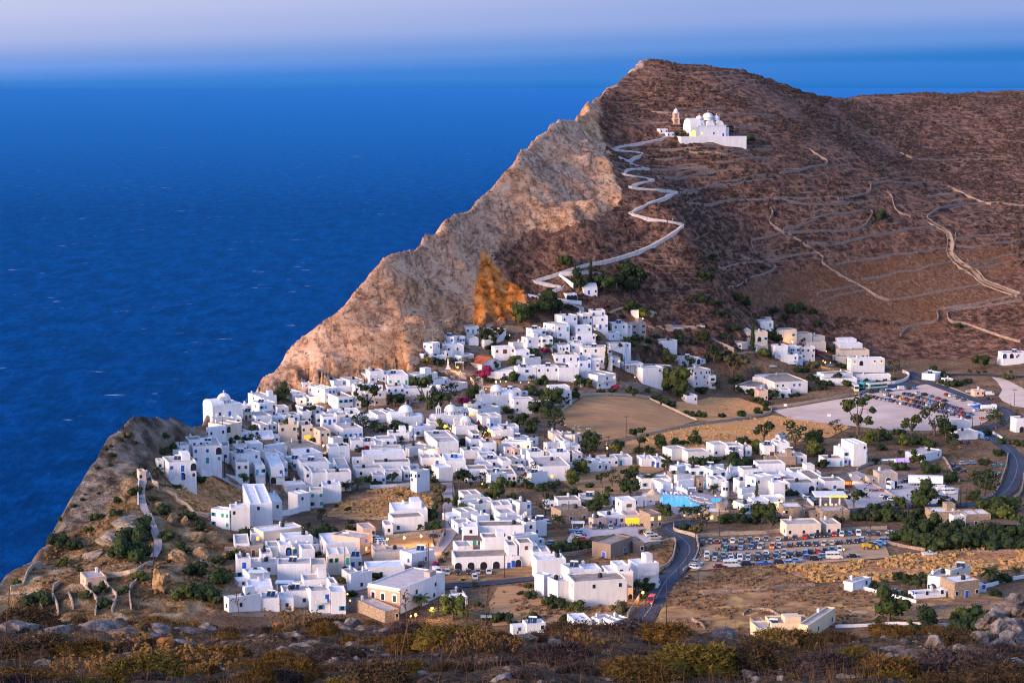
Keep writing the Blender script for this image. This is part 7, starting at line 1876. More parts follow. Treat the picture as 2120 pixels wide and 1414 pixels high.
CC = {'d': ('black', (0.012, 0.013, 0.016)), 'n': ('navy blue', (0.012, 0.022, 0.06)), 'w': ('white', (0.62, 0.62, 0.62)), 's': ('silver', (0.30, 0.31, 0.33)), 'g': ('grey', (0.13, 0.14, 0.15)), 'r': ('red', (0.40, 0.025, 0.02)), 'm': ('maroon', (0.13, 0.015, 0.018)),
 'b': ('blue', (0.02, 0.08, 0.30)), 'c': ('light blue', (0.10, 0.24, 0.42)), 'o': ('orange', (0.60, 0.17, 0.02)), 'y': ('yellow', (0.66, 0.45, 0.03)), 't': ('teal', (0.02, 0.13, 0.16)), 'k': ('beige', (0.40, 0.34, 0.27))}
first = set()
def park(t, x, y, c, rz, kindn, where, group, far=False):
    B = hit(*tp(t, x, y)); B[2] += 0.14
    key = kindn
    p = PROTO[key]
    if key not in first: first.add(key); o = p; o.location = B; o.rotation_euler = (0, 0, rz)
    else: o = dup(p, B, rz)
    wd = {'hatch': 'hatchback', 'sedan': 'saloon car', 'suv': 'four-wheel-drive', 'pickup': 'pickup truck', 'van': 'panel van', 'minibus': 'minibus'}[kindn]
    lab = f"{CC[c][0]} {wd} {where}"
    o['category'] = {'pickup': 'pickup truck', 'van': 'van', 'minibus': 'minibus'}.get(kindn, 'car'); o['label'] = lab; o['group'] = group; THINGS.append([o, lab, 'car', ''])
    for ch in o.children:
        if ch.name.split('.')[0] == 'body': ch.color = (*CC[c][1], 1)
    o.scale = (0.93, 0.93, 0.93)
    return o
def parks(t, txt, rz, where, group, kinds=None):
    for q in txt.split(';'):
        a = q.split(); x, y, c = float(a[0]), float(a[1]), a[2]
        k = a[3] if len(a) > 3 else rnd.choice(['hatch', 'hatch', 'hatch', 'sedan', 'suv']); r = rz + rnd.uniform(-0.06, 0.06) + (math.pi if rnd.random() < 0.3 else 0)
        if len(a) > 4: r = float(a[4])
        park(t, x, y, c, r, k, where, group)
G1 = 'cars in the dirt car park'
parks('U5', '438 290 d suv;510 275 g;573 273 m;640 266 d;708 268 w;780 265 g;857 258 d;925 255 k;1003 250 g sedan;1110 252 s;1180 247 n;1252 242 n;1345 232 r suv;1405 226 s;1458 220 d;1525 218 d;1600 210 r;1665 210 w;1735 204 b;1812 203 w;1905 203 n;1983 205 d;2100 198 w sedan 0.1', -1.75, 'in the back row of the dirt car park', G1)
parks('U5', '635 310 d;715 330 m;645 340 t;780 305 m;785 330 c;870 322 b;895 295 n;955 320 s;1058 318 o;1118 312 s;1212 305 d;1290 300 d;1362 295 d;1435 295 n;1510 292 k;1582 285 k;1645 280 d;1725 275 d;1797 270 n;1845 258 s suv', -1.9, 'in the second row of the dirt car park', G1)
parks('U5', '483 395 w suv;485 425 k;555 395 n;552 428 s;625 395 g;625 430 d;690 388 c;695 420 w;758 395 d;772 420 w;843 390 d;842 420 s;933 388 d;925 422 d suv;1000 375 w;1005 410 d;1095 370 c;1080 405 n;1160 360 s;1155 400 s;1215 395 d;1285 380 d;1345 370 c;1390 362 d;1455 360 r;1520 352 d;1580 345 t;1645 340 w', -1.7, 'in the middle rows of the dirt car park', G1)
parks('U5', '395 465 g suv -0.5;375 500 w hatch -0.7;590 490 m sedan 0.1;700 485 w minibus 0.05;760 455 w hatch 0.1;840 470 n suv 0.1;985 465 b pickup 0.15;1120 455 n suv 0.1;1260 440 c sedan 0.05;1210 462 c hatch 0.1;1430 425 d suv 0.1;1370 412 b hatch 0.1;1505 402 c hatch 0.2;1600 412 w minibus 0.05;1765 400 d sedan 0.05;1965 305 b hatch -0.4;2005 290 c hatch -0.4;2040 265 b hatch -0.4', 0.1, 'in the front row of the dirt car park', G1)
G2 = 'cars beside the football ground'
def rowcars(t, x0, y0, x1, y1, cols, where, rz=0.55):
    n = len(cols)
    for i, c in enumerate(cols):
        f = i / max(1, n - 1); 
        if c == '.': continue
        park(t, x0 + (x1 - x0) * f, y0 + (y1 - y0) * f + rnd.uniform(-4, 4), c, rz + rnd.uniform(-0.08, 0.08), rnd.choice(['hatch', 'hatch', 'sedan', 'suv']), where, G2)
rowcars('U2', 295, 835, 1500, 1095, 'ybcydnsscnswdgbndtrdsbncdsrd', 'in the front row beside the football ground')
rowcars('U2', 450, 815, 640, 805, 'dnsd', 'in the short row below the coaches')
rowcars('U2', 620, 845, 1530, 1065, 'wdwdyrdoddnwcrwdbwsbrdc', 'in the second row beside the football ground')
rowcars('U2', 820, 835, 1420, 1005, 'nbdsdcoccmwdnbdr', 'in the third row beside the football ground')
rowcars('U2', 960, 820, 1250, 910, 'wdcrd', 'in the fourth row beside the football ground')
parks('U2', '780 780 w van 0.4;850 780 d;915 775 c;1275 845 r;1330 855 w suv;1390 880 g;1450 905 g;1600 1015 w pickup 0.6;1730 1035 k suv 0.2;1665 1110 o hatch 0.3;1715 1100 w;1760 1080 d;615 550 c hatch 1.2', 0.5, 'at the upper end of the football ground lot', G2)
parks('U2', '1520 810 w hatch 0.1;1745 840 w van 0.1;1725 885 n sedan 0.0', 0.1, 'on the pale yard right of the road', G2)
parks('U2', '1665 1310 c van 1.2;1725 1330 b hatch 0.2;1430 1365 d sedan 0.1;1500 1370 n sedan 0.1', 0.1, 'beside the small white house at the road', 'cars by the road')
parks('T3', '1305 400 b suv -0.5;1345 435 w sedan 0.1;1590 415 w pickup 0.0', 0.1, 'on the dirt yard above the village', 'cars on the hillside yard')
parks('U1', '1275 610 w van 0.1;1400 610 b van 1.5;1060 640 w hatch 0.2;1680 630 c hatch 0.1;1610 620 d;1740 590 n', 0.1, 'in the lane among the upper hotels', 'cars by the upper hotels')
parks('T5', '957 1240 g suv -1.6;1040 1240 d hatch -1.6;1137 1240 s hatch -1.6;755 1280 c pickup 0.1;795 1300 c hatch 0.1;800 1325 n sedan 0.1;800 1355 w hatch 0.1;835 1375 r hatch 0.1;495 1420 c hatch 0.1;1505 1300 d suv 0.2;1555 1310 y hatch 0.2;1580 1330 w suv 0.2;1625 1360 k suv 0.2;445 1190 w hatch -1.2;400 1150 g hatch 0.3', 0.1, 'on the gravel yard behind the brown shed', 'cars on the gravel yard')
parks('T7', '820 785 w van -1.2;935 785 s hatch -1.5;1050 790 d hatch -1.5;1165 785 n hatch -1.5;1265 780 s hatch -1.5;1388 780 w sedan -1.5;1235 840 w hatch -1.4;815 815 n sedan 0.1;680 650 t suv 1.5;650 700 d suv 1.5;790 385 n hatch 0.3', -1.5, 'in the yard below the arcade house', 'cars below the arcade house')
parks('T7', '175 415 c hatch -0.3;195 440 w hatch -0.3;205 465 c hatch -0.3;215 490 s hatch -0.3', -0.3, 'in the close group beside the lamp lit yard', 'cars by the lamp lit yard')
parks('T8', '1635 800 w van -1.5;1583 990 r van -1.8', -1.5, 'on the lane beside the white terrace block', 'vans on the lane')
parks('U4', '745 635 c hatch -0.2;1020 630 n sedan 0.1;1210 695 d sedan 0.1;1275 740 s hatch 0.1;1350 775 b hatch 0.1;1385 780 d hatch 0.2;820 770 w hatch -0.3;850 785 d hatch -0.3;890 800 w hatch -0.3;420 725 d suv -0.2;1355 700 w van 0.2;1430 735 w minibus 0.2;270 715 m hatch 0.1;170 825 d hatch -1.2;110 790 c hatch 0.2', 0.1, 'in the lorry and scooter yard', 'cars in the lorry yard')
parks('U4', '1460 480 n sedan 0.2;1555 460 s hatch 0.2;1640 455 c hatch 0.2;1505 510 n sedan 0.2;1575 530 d sedan 0.3;1735 440 d hatch 0.2;1800 450 m hatch 0.2;1870 480 t pickup 0.1;1855 550 n hatch -0.6', 0.1, 'under the trees inside the road bend', 'cars inside the road bend')
parks('U6', '1080 268 w pickup 0.2', 0.1, 'at the right end of the dirt car park', G1)
parks('U6', '700 690 d suv 0.1', 0.1, 'in the garden of the stone and white villa', 'garden cars')
for k_, o in PROTO.items():
    if k_ not in first: print('unused', k_)
# coaches
def coach(t, x, y, rz, lab, L_=11.5, col=(0.72, 0.70, 0.60)):
    B = hit(*tp(t, x, y)); B[2] += 0.2; root = thing('coach', 'bus', B, lab, None, 'coaches', rz)
    b = loft([(-L_ / 2, sec(1.2, 0.4, 3.2)), (L_ / 2 - 0.5, sec(1.25, 0.35, 3.3)), (L_ / 2, sec(1.15, 0.45, 2.9))]); o = obj('body', b.mesh('body', PAINT), root); o.color = (*col, 1)
    mb = MB()
    for s in (-1, 1): mb.box((-0.4, s * 1.24, 1.55), (L_ - 1.6, 0.06, 1.05))
    mb.box((L_ / 2 - 0.12, 0, 1.4), (0.3, 2.1, 1.3)); obj('window', mb.mesh('window', M['glass']), root)
    mb = MB()
    for s in (-1, 1): mb.box((-0.2, s * 1.24, 0.45), (L_ - 1.0, 0.05, 0.6))
    obj('stripe', mb.mesh('stripe', M['green']), root)
    for x_ in (-L_ * 0.28, L_ * 0.3):
        for s in (-1, 1): obj('wheel', WH, root, (x_, s * 1.15, 0.45), 0, 1.5)
coach('U2', 500, 775, math.pi + 0.45, 'cream and green coach with dark windows at the coach stop')
coach('U2', 400, 765, math.pi + 0.75, 'turquoise coach half hidden behind the cream one', 10, (0.04, 0.36, 0.36))
coach('U2', 268, 790, -1.6, 'cream and green coach seen from the front beside the bushes', 9)
# lorries
B = hit(*tp('U4', 1200, 655)); root = thing('lorry_trailer', 'trailer', B, 'long white box trailer parked in the lorry yard', None, None, -0.12)
mb = MB(); mb.box((0, 0, 1.1), (12.5, 2.5, 2.7)); obj('box', mb.mesh('box', M['w']), root); mb = MB(); mb.box((0, 0, 0.85), (12, 1.2, 0.25)); obj('chassis', mb.mesh('chassis', M['black']), root)
for x in (-4.6, -3.4, -2.2):
    for s in (-1, 1): obj('wheel', WH, root, (x, s * 1.1, 0.5), 0, 1.6)
B = hit(*tp('U4', 905, 690)); root = thing('lorry', 'lorry', B, 'white lorry cab without trailer, black frame behind', None, None, -2.6)
mb = MB(); mb.box((1.6, 0, 0.6), (2.0, 2.4, 2.7), 0, 0.94); o = obj('cab', mb.mesh('cab', M['white']), root); mb = MB(); mb.box((2.55, 0, 1.9), (0.12, 2.1, 0.9)); obj('window', mb.mesh('window', M['glass']), o)
mb = MB(); mb.box((-1.4, 0, 0.7), (5.0, 1.0, 0.3)); mb.box((-0.2, 0, 0.9), (0.5, 2.3, 2.3)); obj('frame', mb.mesh('frame', M['black']), root)
for x in (1.8, -1.6, -2.9):
    for s in (-1, 1): obj('wheel', WH, root, (x, s * 1.05, 0.5), 0, 1.6)
B = hit(*tp('U2', 1715, 1010)); root = thing('lorry', 'lorry', B, 'white tanker lorry parked by the road bend', None, None, 0.15)
mb = MB(); mb.tube([(-3, 0, 1.9), (2, 0, 1.9)], 1.1, 14); obj('tank', mb.mesh('tank', M['w'], False), root); mb = MB(); mb.box((3.3, 0, 0.6), (2.0, 2.3, 2.5), 0, 0.93); obj('cab', mb.mesh('cab', M['white']), root)
mb = MB(); mb.box((0, 0, 0.6), (7.5, 1, 0.3)); obj('chassis', mb.mesh('chassis', M['black']), root)
for x in (3.2, -1.4, -2.6):
    for s in (-1, 1): obj('wheel', WH, root, (x, s * 1.0, 0.5), 0, 1.6)
B = hit(*tp('U2', 1625, 835)); root = thing('shipping_container', 'container', B, 'rusty cream container on the pale yard'); mb = MB(); mb.box((0, 0, 0), (6, 2.4, 2.5)); obj('box', mb.mesh('box', M['b']), root); mb = MB()
for i in range(12): mb.box((-2.75 + i * 0.5, -1.22, 0.15), (0.16, 0.06, 2.2))
obj('rib', mb.mesh('rib', M['b']), root)
# yellow loader in the car park
B = hit(*tp('U5', 1905, 325)); root = thing('wheel_loader', 'digger', B, 'yellow wheel loader under the utility pole in the car park', None, None, 0.1); YEL = simple('loader_yellow', (0.55, 0.33, 0.02), 0.5, 0.1)
mb = MB(); mb.box((-0.8, 0, 0.7), (2.6, 1.7, 1.1)); mb.box((0.4, 0, 1.8), (1.3, 1.4, 0.15)); mb.tube([(0.6, 0.5, 1.2), (2.0, 0.5, 0.8)], 0.14, 6); mb.tube([(0.6, -0.5, 1.2), (2.0, -0.5, 0.8)], 0.14, 6); obj('body', mb.mesh('body', YEL), root)
mb = MB(); mb.box((2.3, 0, 0.3), (0.9, 2.2, 0.9), 0, 0.8); obj('bucket', mb.mesh('bucket', YEL), root); mb = MB(); mb.box((0.4, 0, 1.6), (1.3, 1.4, 0.9), 0, 0.9); obj('cab', mb.mesh('cab', M['glass']), root)
for x in (-1.3, 1.1):
    for s in (-1, 1): obj('wheel', WH, root, (x, s * 0.95, 0.6), 0, 2.0)
# boats on trailers in the upper yard
def boat(t, x, y, rz, lab, L_=5.5, m_='white'):
    B = hit(*tp(t, x, y)); root = thing('boat', 'boat', B, lab, None, None, rz); h = L_ / 2
    b = loft([(-h, sec(0.95, 0.55, 1.3, 0.2)), (0, sec(1.05, 0.5, 1.35, 0.25)), (h * 0.6, sec(0.75, 0.6, 1.45, 0.2)), (h, sec(0.12, 0.95, 1.6, 0.05))]); obj('hull', b.mesh('hull', M[m_]), root)
    mb = MB(); mb.box((0.3, 0, 1.35), (1.3, 1.3, 0.5), 0, 0.8); obj('cover', mb.mesh('cover', M['blue']), root)
boat('U2', 1570, 960, 0.4, 'pale boat under a grey cover at the end of the car rows', 6, 'i'); boat('U2', 660, 795, 0.2, 'white and yellow boat on a trailer behind the coaches'); boat('U2', 1610, 985, 0.4, 'blue covered boat by the tanker lorry', 5, 'blue')
# scooters
def scooter():
    r = bpy.data.objects.new('scooter', None); COL.objects.link(r)
    mb = MB(); mb.box((-0.35, 0, 0.45), (0.8, 0.3, 0.28), 0, 0.8); mb.box((0.15, 0, 0.22), (0.5, 0.3, 0.1)); mb.tube([(0.45, 0, 0.25), (0.4, 0, 0.95)], 0.1, 6); obj('body', mb.mesh('body', PAINT), r)
    mb = MB(); mb.box((-0.3, 0, 0.73), (0.75, 0.28, 0.1)); obj('saddle', mb.mesh('saddle', M['black']), r)
    mb = MB(); mb.tube([(0.38, -0.32, 1.02), (0.42, 0, 1.0), (0.38, 0.32, 1.02)], 0.03, 5); obj('handlebar', mb.mesh('handlebar', M['black']), r)
    for x in (-0.55, 0.6): obj('wheel', WH, r, (x, 0, 0.26), 0, (0.85, 0.6, 0.85))
    return r
SCO = scooter(); sf = True
SC_ = [('T5', 1180 + i * 30, 1215 + (i % 3) * 4, 'dwdrdwgd'[i % 8], 'in the row below the lit stone bar') for i in range(12)] + [('U4', x, y, c, 'among the scooters by the orange kiosk') for x, y, c in ((605, 610, 'd'), (625, 625, 'd'), (645, 640, 'd'), (660, 655, 'w'), (690, 650, 'd'), (640, 700, 'n'), (665, 705, 'y'), (690, 710, 'n'), (715, 712, 'r'), (740, 715, 'd'), (765, 712, 'r'), (790, 708, 'r'), (815, 712, 'm'), (620, 745, 'd'), (640, 765, 'd'), (660, 775, 'd'))] + [('U5', x, y, c, 'at the left end of the dirt car park') for x, y, c in ((425, 300, 'd'), (440, 303, 'd'), (560, 340, 'd'), (588, 340, 'd'), (415, 380, 's'), (425, 395, 's'), (448, 360, 'd'), (1042, 225, 'd'))] + [('T8', 1583, 1025, 'w', 'on the lane in front of the red van'), ('T5', 1690, 1385, 'd', 'at the right end of the gravel yard')] + [('T7', 780 + 4 * i, 440 + 12 * i, 'd', 'beside the lamp lit yard wall') for i in range(4)]
for i, (t, x, y, c, wh) in enumerate(SC_):
    B = hit(*tp(t, x, y)); B[2] += 0.14; o = SCO if i == 0 else dup(SCO, B, 0); o.location = B; o.rotation_euler = (0, 0, -1.5 + rnd.uniform(-0.3, 0.3) if t != 'U4' else rnd.uniform(0, 1))
    lab = f'{CC[c][0]} scooter {wh}'; o['category'] = 'scooter'; o['label'] = lab; o['group'] = 'parked scooters'; THINGS.append([o, lab, 'scooter', ''])
    for ch in o.children:
        if ch.name.split('.')[0] == 'body': ch.color = (*CC[c][1], 1)
# ------------------------------------------------------------------ utility poles (base x y, top y)
POLES = '''T1 325 915 670;T1 1405 1030 800;T1 1285 680 560;T1 1635 560 470;T1 660 1414 1200;T1 345 1310 1060;T4 825 395 235;T4 1105 560 360;T4 1240 620 490;T4 1243 780 650;T4 730 560 410;T4 668 130 0;T4 1258 990 780;T4 1172 1414 1140
T5 405 340 85 c;T5 360 330 200;T5 697 560 250;T5 718 340 215;T5 1108 440 220 c;T5 1303 275 0 c;T5 1512 560 340;T5 1555 560 430;T5 675 1180 930;T5 1042 870 740;T3 755 895 740;T3 1062 745 570;T3 1530 800 720;T3 2100 900 690 c;T2 885 860 690;T2 560 680 570;T2 1290 410 330;T2 1735 1400 1240
T6 1665 1015 690;T6 1275 1380 1115 c;T6 835 90 25;T7 710 740 450;T7 728 750 430;T7 668 800 600;T7 1560 830 565;T7 905 370 60;T7 780 440 290;T7 1215 1340 1160;T8 1745 1215 565;T8 2090 950 640;T8 1880 700 505;T8 1970 620 375;T8 1440 1275 1065;T8 1448 1275 1070;T8 2060 480 210
U1 775 700 470 c;U1 1475 560 440;U1 1240 180 80;U2 855 620 410 c;U2 660 760 580;U2 755 510 350;U2 1115 420 330;U2 2012 950 770 c;U2 1968 1080 920;U2 1148 740 590;U2 1552 1190 1060;U2 518 1350 1190;U2 1110 1320 1190;U2 2025 700 540;U2 1640 560 450
U3 188 560 340;U3 230 550 440;U3 1115 1160 690;U3 1000 1330 1030;U3 738 1410 1290;U3 1955 520 250;U4 88 440 210;U4 760 250 110;U4 1262 240 110;U4 490 720 610;U4 1095 820 670;U4 423 1050 840;U4 1030 1060 810 c;U4 680 1205 940 c;U4 1465 440 330;U4 1525 850 610 c;U4 1580 850 570 c;U4 1840 660 520
U6 545 785 500;V1 1450 720 540;V1 1578 430 270;V1 1975 630 440;V2 1215 780 570;V2 1348 380 240;U7 890 790 640;U7 920 1050 890;U7 962 1385 1260;H 985 725 640'''
PM = {}
def polemesh(cross):
    mb = MB(); mb.tube([(0, 0, -1), (0, 0, 1)], [0.16, 0.11], 7); mb.v = [(x, y, z * (9.0 if z > 0 else 1)) for x, y, z in mb.v]
    return mb.mesh('pole', M['pole'])
PMESH = polemesh(False); XM = MB(); XM.box((0, 0, 0), (2.2, 0.14, 0.16)); 
for x in (-0.95, -0.45, 0.45, 0.95): XM.box((x, 0, 0.16), (0.1, 0.1, 0.22))
XM = XM.mesh('crossarm', M['pole'])
PW = []
for q in POLES.replace('\n', ';').split(';'):
    a = q.split(); B = hit(*tp(a[0], a[1], a[2])); h = (float(a[2]) - float(a[3])) / TILES[a[0]][2] * B[1] / F / math.cos(0.2); h = min(max(h, 4.0), 13)
    lab = ('wooden utility pole with a crossarm' if len(a) > 4 else ('tall' if h > 9 else 'short' if h < 6.5 else 'bare') + ' wooden utility pole')
    root = thing('utility_pole', 'utility pole', B, lab, None, 'utility poles', 0, None, 'pole'); obj('pole', PMESH, root, (0, 0, 0), 0, (1, 1, h / 9))
    if len(a) > 4: obj('crossarm', XM, root, (0, 0, h - 0.5), rnd.uniform(-0.4, 0.4))
    PW.append((B, h))
# a few sagging wires between neighbouring poles
for i, j, lab in ((6, 7, 'sagging overhead wire between two poles above the shop street'), (7, 8, 'overhead wire running down to the slanted white wall'), (8, 9, 'short overhead wire above the dark trees by the street'), (33, 36, 'overhead wire across the roofs beside the lamp lit yard')):
    (A, ha), (Bq, hb) = PW[i], PW[j]; p0 = Vector(A) + Vector((0, 0, ha - 0.4)); p1 = Vector(Bq) + Vector((0, 0, hb - 0.4)); mb = MB()
    mb.tube([(p0 + (p1 - p0) * (k / 10) - Vector((0, 0, 4 * 0.9 * (k / 10) * (1 - k / 10)))) - p0 for k in range(11)], 0.03, 4); thing('overhead_wire', 'wire', p0, lab, mb.mesh('overhead_wire', M['pole']))
# ------------------------------------------------------------------ lamps that are lit in the photograph
LB = MB(); LB.lathe((0, 0, -0.26), [(0, 0), (0.18, 0.06), (0.26, 0.26), (0.18, 0.46), (0, 0.52)], 10); LB = LB.mesh('lamp_light', M['bulb'], True)
LH = MB(); LH.tube([(0, 0, -0.5), (0, 0, 1)], 0.05, 6); LH = LH.mesh('lamp_post', M['pole'])
LAMPS = '''T1 1910 645 L;T1 1640 930 l;T1 1910 750 l;T1 1290 470 L;T1 2030 245 l;T1 1540 720 l;T1 1115 815 l;T1 1425 970 L;T1 1820 600 l;T2 890 1095 L;T2 780 640 L;T2 810 690 l;T2 1200 800 L;T2 1250 795 l;T2 1310 795 l;T2 1090 880 l;T2 1350 290 l;T2 600 1360 L;T2 650 1290 L;T2 700 1310 l;T2 730 1280 l;T2 690 1340 l;T2 1120 1340 L;T2 1180 1385 L;T2 1240 1380 l;T2 1470 805 l;T2 1560 805 l;T2 1670 400 l;T2 1820 500 l
T4 890 410 L;T4 950 460 l;T4 1030 520 L;T4 1160 620 L;T4 1060 700 l;T4 990 520 l;T4 850 330 l;T4 2040 430 l;T4 1580 860 l;T4 1280 210 l;T5 230 320 L;T5 500 320 l;T5 1095 360 L;T5 1560 1090 L;T5 1470 1040 l;T5 1640 1060 l;T5 1750 800 l;T5 1810 760 l;T6 750 575 L;T6 1100 715 l;T6 1310 1250 l;T6 1590 1170 l;T6 1690 1220 l;T6 1720 1290 l;T7 275 405 L;T7 460 390 L;T7 645 372 L;T7 765 475 L;T7 585 1235 L;T7 765 1165 L;T7 530 1250 l;T7 1090 290 l;T8 1487 885 L;T3 955 320 L;T3 590 960 L;T3 155 465 l;T3 450 500 l;T3 545 420 l;T3 430 440 l;T3 680 760 l
U1 1610 570 l;U1 1635 585 L;U1 1690 590 l;U1 1270 360 L;U1 1280 375 l;U1 1645 465 l;U3 480 760 L;U3 430 800 l;U3 1660 880 L;U3 1680 945 L;U3 1630 840 l;U3 1320 960 l;U3 1150 970 l;U3 960 880 l;U3 1020 870 l;U3 690 855 l;U3 620 1100 l;U3 780 1085 l;U3 1710 1060 l;U4 500 560 L;U4 520 640 l;U5 1682 330 l;T3 870 960 l;T3 595 640 l'''
nl = 0
for q in LAMPS.replace('\n', ';').split(';'):
    t, x, y, k = q.split(); B = hit(*tp(t, x, y), 2.6); 
    root = thing('street_lamp', 'lamp', B, 'glowing warm lamp', None, 'lit lamps of the village', 0, None, 'lamp'); obj('lamp_post', LH, root, (0, 0, 0), 0, (1, 1, 2.6)); s = 1.5 if k == 'L' else 1.0; obj('lamp_light', LB, root, (0, 0, 2.75), 0, s)
    if k == 'L':
        l = bpy.data.lights.new('lamp_glow', 'POINT'); l.energy = 380; l.color = (1.0, 0.55, 0.18); l.shadow_soft_size = 0.5; lo_ = bpy.data.objects.new('lamp_glow', l); COL.objects.link(lo_); lo_.location = (B[0], B[1] - 0.7, B[2] + 2.9); nl += 1
print('lamps', nl)
# ------------------------------------------------------------------ people: one skinned figure, walking
def person_mesh(sd, step=0.3):
    P = [(0, 0, 0.95), (0, 0, 1.15), (0, 0, 1.38), (0, 0.01, 1.48), (0, 0.02, 1.60), (0, 0.01, 1.72), (-0.19, 0, 1.40), (-0.24, step * 0.4, 1.14), (-0.23, step * 0.8 + 0.05, 0.90), (0.19, 0, 1.40), (0.24, -step * 0.4, 1.14), (0.23, -step * 0.6 + 0.05, 0.90),
         (-0.10, 0, 0.90), (-0.10, step * 0.5 + 0.03, 0.50), (-0.10, step * 0.6, 0.08), (-0.10, step * 0.6 + 0.16, 0.04), (0.10, 0, 0.90), (0.10, -step * 0.4 + 0.04, 0.50), (0.10, -step, 0.09), (0.10, -step + 0.16, 0.04), (-0.23, step * 0.8 + 0.1, 0.80), (0.23, -step * 0.6 + 0.08, 0.80)]
    E = [(0, 1), (1, 2), (2, 3), (3, 4), (4, 5), (2, 6), (6, 7), (7, 8), (2, 9), (9, 10), (10, 11), (0, 12), (12, 13), (13, 14), (14, 15), (0, 16), (16, 17), (17, 18), (18, 19), (8, 20), (11, 21)]
    rd = [.14, .13, .15, .055, .10, .085, .065, .048, .036, .065, .048, .036, .095, .066, .045, .035, .095, .066, .045, .035, .03, .03]
    me = bpy.data.meshes.new('p'); me.from_pydata(P, E, []); o = bpy.data.objects.new('p', me); COL.objects.link(o)
    md = o.modifiers.new('s', 'SKIN'); sk = me.skin_vertices[0].data
    for v, r in zip(sk, rd): v.radius = (r, r * 0.8)
    sk[0].use_root = True; o.modifiers.new('u', 'SUBSURF').levels = 1
    dg = bpy.context.evaluated_depsgraph_get(); dg.update(); m2 = bpy.data.meshes.new_from_object(o.evaluated_get(dg)); m2.name = 'person'
    bpy.data.objects.remove(o); return m2
SKIN = simple('skin', (0.45, 0.27, 0.19), 0.6, 0.05); HAIR = simple('hair', (0.03, 0.02, 0.015), 0.7, 0.1)
TOPS = {'white': M['white'], 'dark': M['black'], 'blue': M['blue'], 'red': M['red'], 'pink': simple('pink_cloth', (0.6, 0.25, 0.3), 0.9, 0.1)}
BASE = [person_mesh(0, 0.3), person_mesh(1, 0.05)]
PEOPLE = '''T7 958 265 white a|in a white top walking down the village street;T7 990 250 dark a|in dark clothes walking in the middle of the street;T7 1030 245 blue a|in a blue top walking on the right of the street;T7 945 240 pink a|in a pink top on the left of the village street;T5 1660 1240 dark b|in dark clothes standing on the road by the stone bar;T5 1645 1235 white b|in a white top standing on the road by the stone bar;U7 1010 1380 dark a|in dark clothes climbing the lowest path leg;U7 1020 1383 white a|in a white top climbing the lowest path leg;U7 755 905 dark a|in dark clothes on the fifth path leg;U7 345 550 dark b|in dark clothes at the top bend of the path;U2 1642 1175 dark b|in dark clothes at the road edge by the car park;U2 1668 1175 blue b|in a blue top at the road edge by the car park;T2 640 730 red b|in red in the crowd beside the obelisk;T2 665 725 dark b|in dark clothes in the crowd beside the obelisk;T2 680 720 white b|in white in the crowd beside the obelisk;T2 625 720 blue b|in blue in the crowd beside the obelisk;T2 752 735 dark b|in dark clothes alone on the plaza;U1 912 735 dark b|in dark clothes on the green court behind the school;U1 930 735 blue b|in blue on the green court behind the school;U1 1910 965 dark b|in dark clothes at the corner of the football ground;T4 1215 1090 white a|in a white top far up the village street'''
for q in PEOPLE.split(';'):
    a, lab = q.split('|'); t, x, y, c, k = a.split(); B = hit(*tp(t, x, y)); B[2] += 0.25 + (0.3 if t == 'U7' else 0)
    me = BASE[0 if k == 'a' else 1].copy(); me.materials.clear()
    for mm_ in (SKIN, TOPS[c], M['black'], HAIR): me.materials.append(mm_)
    for p in me.polygons:
        z = p.center.z; p.material_index = 3 if z > 1.68 or (z > 1.56 and p.center.y < -0.02) else 0 if z > 1.46 or (abs(p.center.x) > 0.2 and z < 1.15) else 1 if z > 0.95 else 2
        p.use_smooth = True
    thing('person', 'person', B, 'person ' + lab, me, 'people out walking', rnd.uniform(0, 6.28), 1.0)
# ------------------------------------------------------------------ goats in the brown field
def goat():
    P = [(-0.45, 0, 0.62), (-0.15, 0, 0.66), (0.2, 0, 0.66), (0.4, 0, 0.72), (0.58, 0, 0.9), (0.78, 0, 0.86), (-0.4, .12, .4), (-0.46, .12, .2), (-0.42, .12, .02), (-0.4, -.12, .4), (-0.46, -.12, .2), (-0.42, -.12, .02), (0.28, .11, .4), (0.3, .11, .2), (0.3, .11, .02), (0.28, -.11, .4), (0.3, -.11, .2), (0.3, -.11, .02), (-0.58, 0, 0.68)]
    E = [(0, 1), (1, 2), (2, 3), (3, 4), (4, 5), (0, 6), (6, 7), (7, 8), (0, 9), (9, 10), (10, 11), (2, 12), (12, 13), (13, 14), (2, 15), (15, 16), (16, 17), (0, 18)]
    rd = [.17, .19, .2, .13, .09, .06, .08, .04, .03, .08, .04, .03, .07, .04, .03, .07, .04, .03, .03]
    me = bpy.data.meshes.new('g'); me.from_pydata(P, E, []); o = bpy.data.objects.new('g', me); COL.objects.link(o); o.modifiers.new('s', 'SKIN')
    for v, r in zip(me.skin_vertices[0].data, rd): v.radius = (r, r)
    me.skin_vertices[0].data[1].use_root = True; o.modifiers.new('u', 'SUBSURF').levels = 1; dg = bpy.context.evaluated_depsgraph_get(); dg.update(); m2 = bpy.data.meshes.new_from_object(o.evaluated_get(dg)); bpy.data.objects.remove(o); m2.name = 'goat'; m2.materials.clear(); m2.materials.append(simple('pale_goat_hair', (0.62, 0.54, 0.44), 0.95, 0.2, 4)); return m2
GT = goat()
for i, (x, y) in enumerate(((635, 125), (730, 160), (745, 130), (785, 140), (880, 165), (905, 165), (790, 170))):
    thing('goat', 'goat', hit(*tp('T5', x, y)) + np.array((0, 0, 0.13)), 'pale goat grazing in the brown field', GT, 'goats in the brown field', rnd.uniform(0, 6.28), 1.1, 'goat', '')
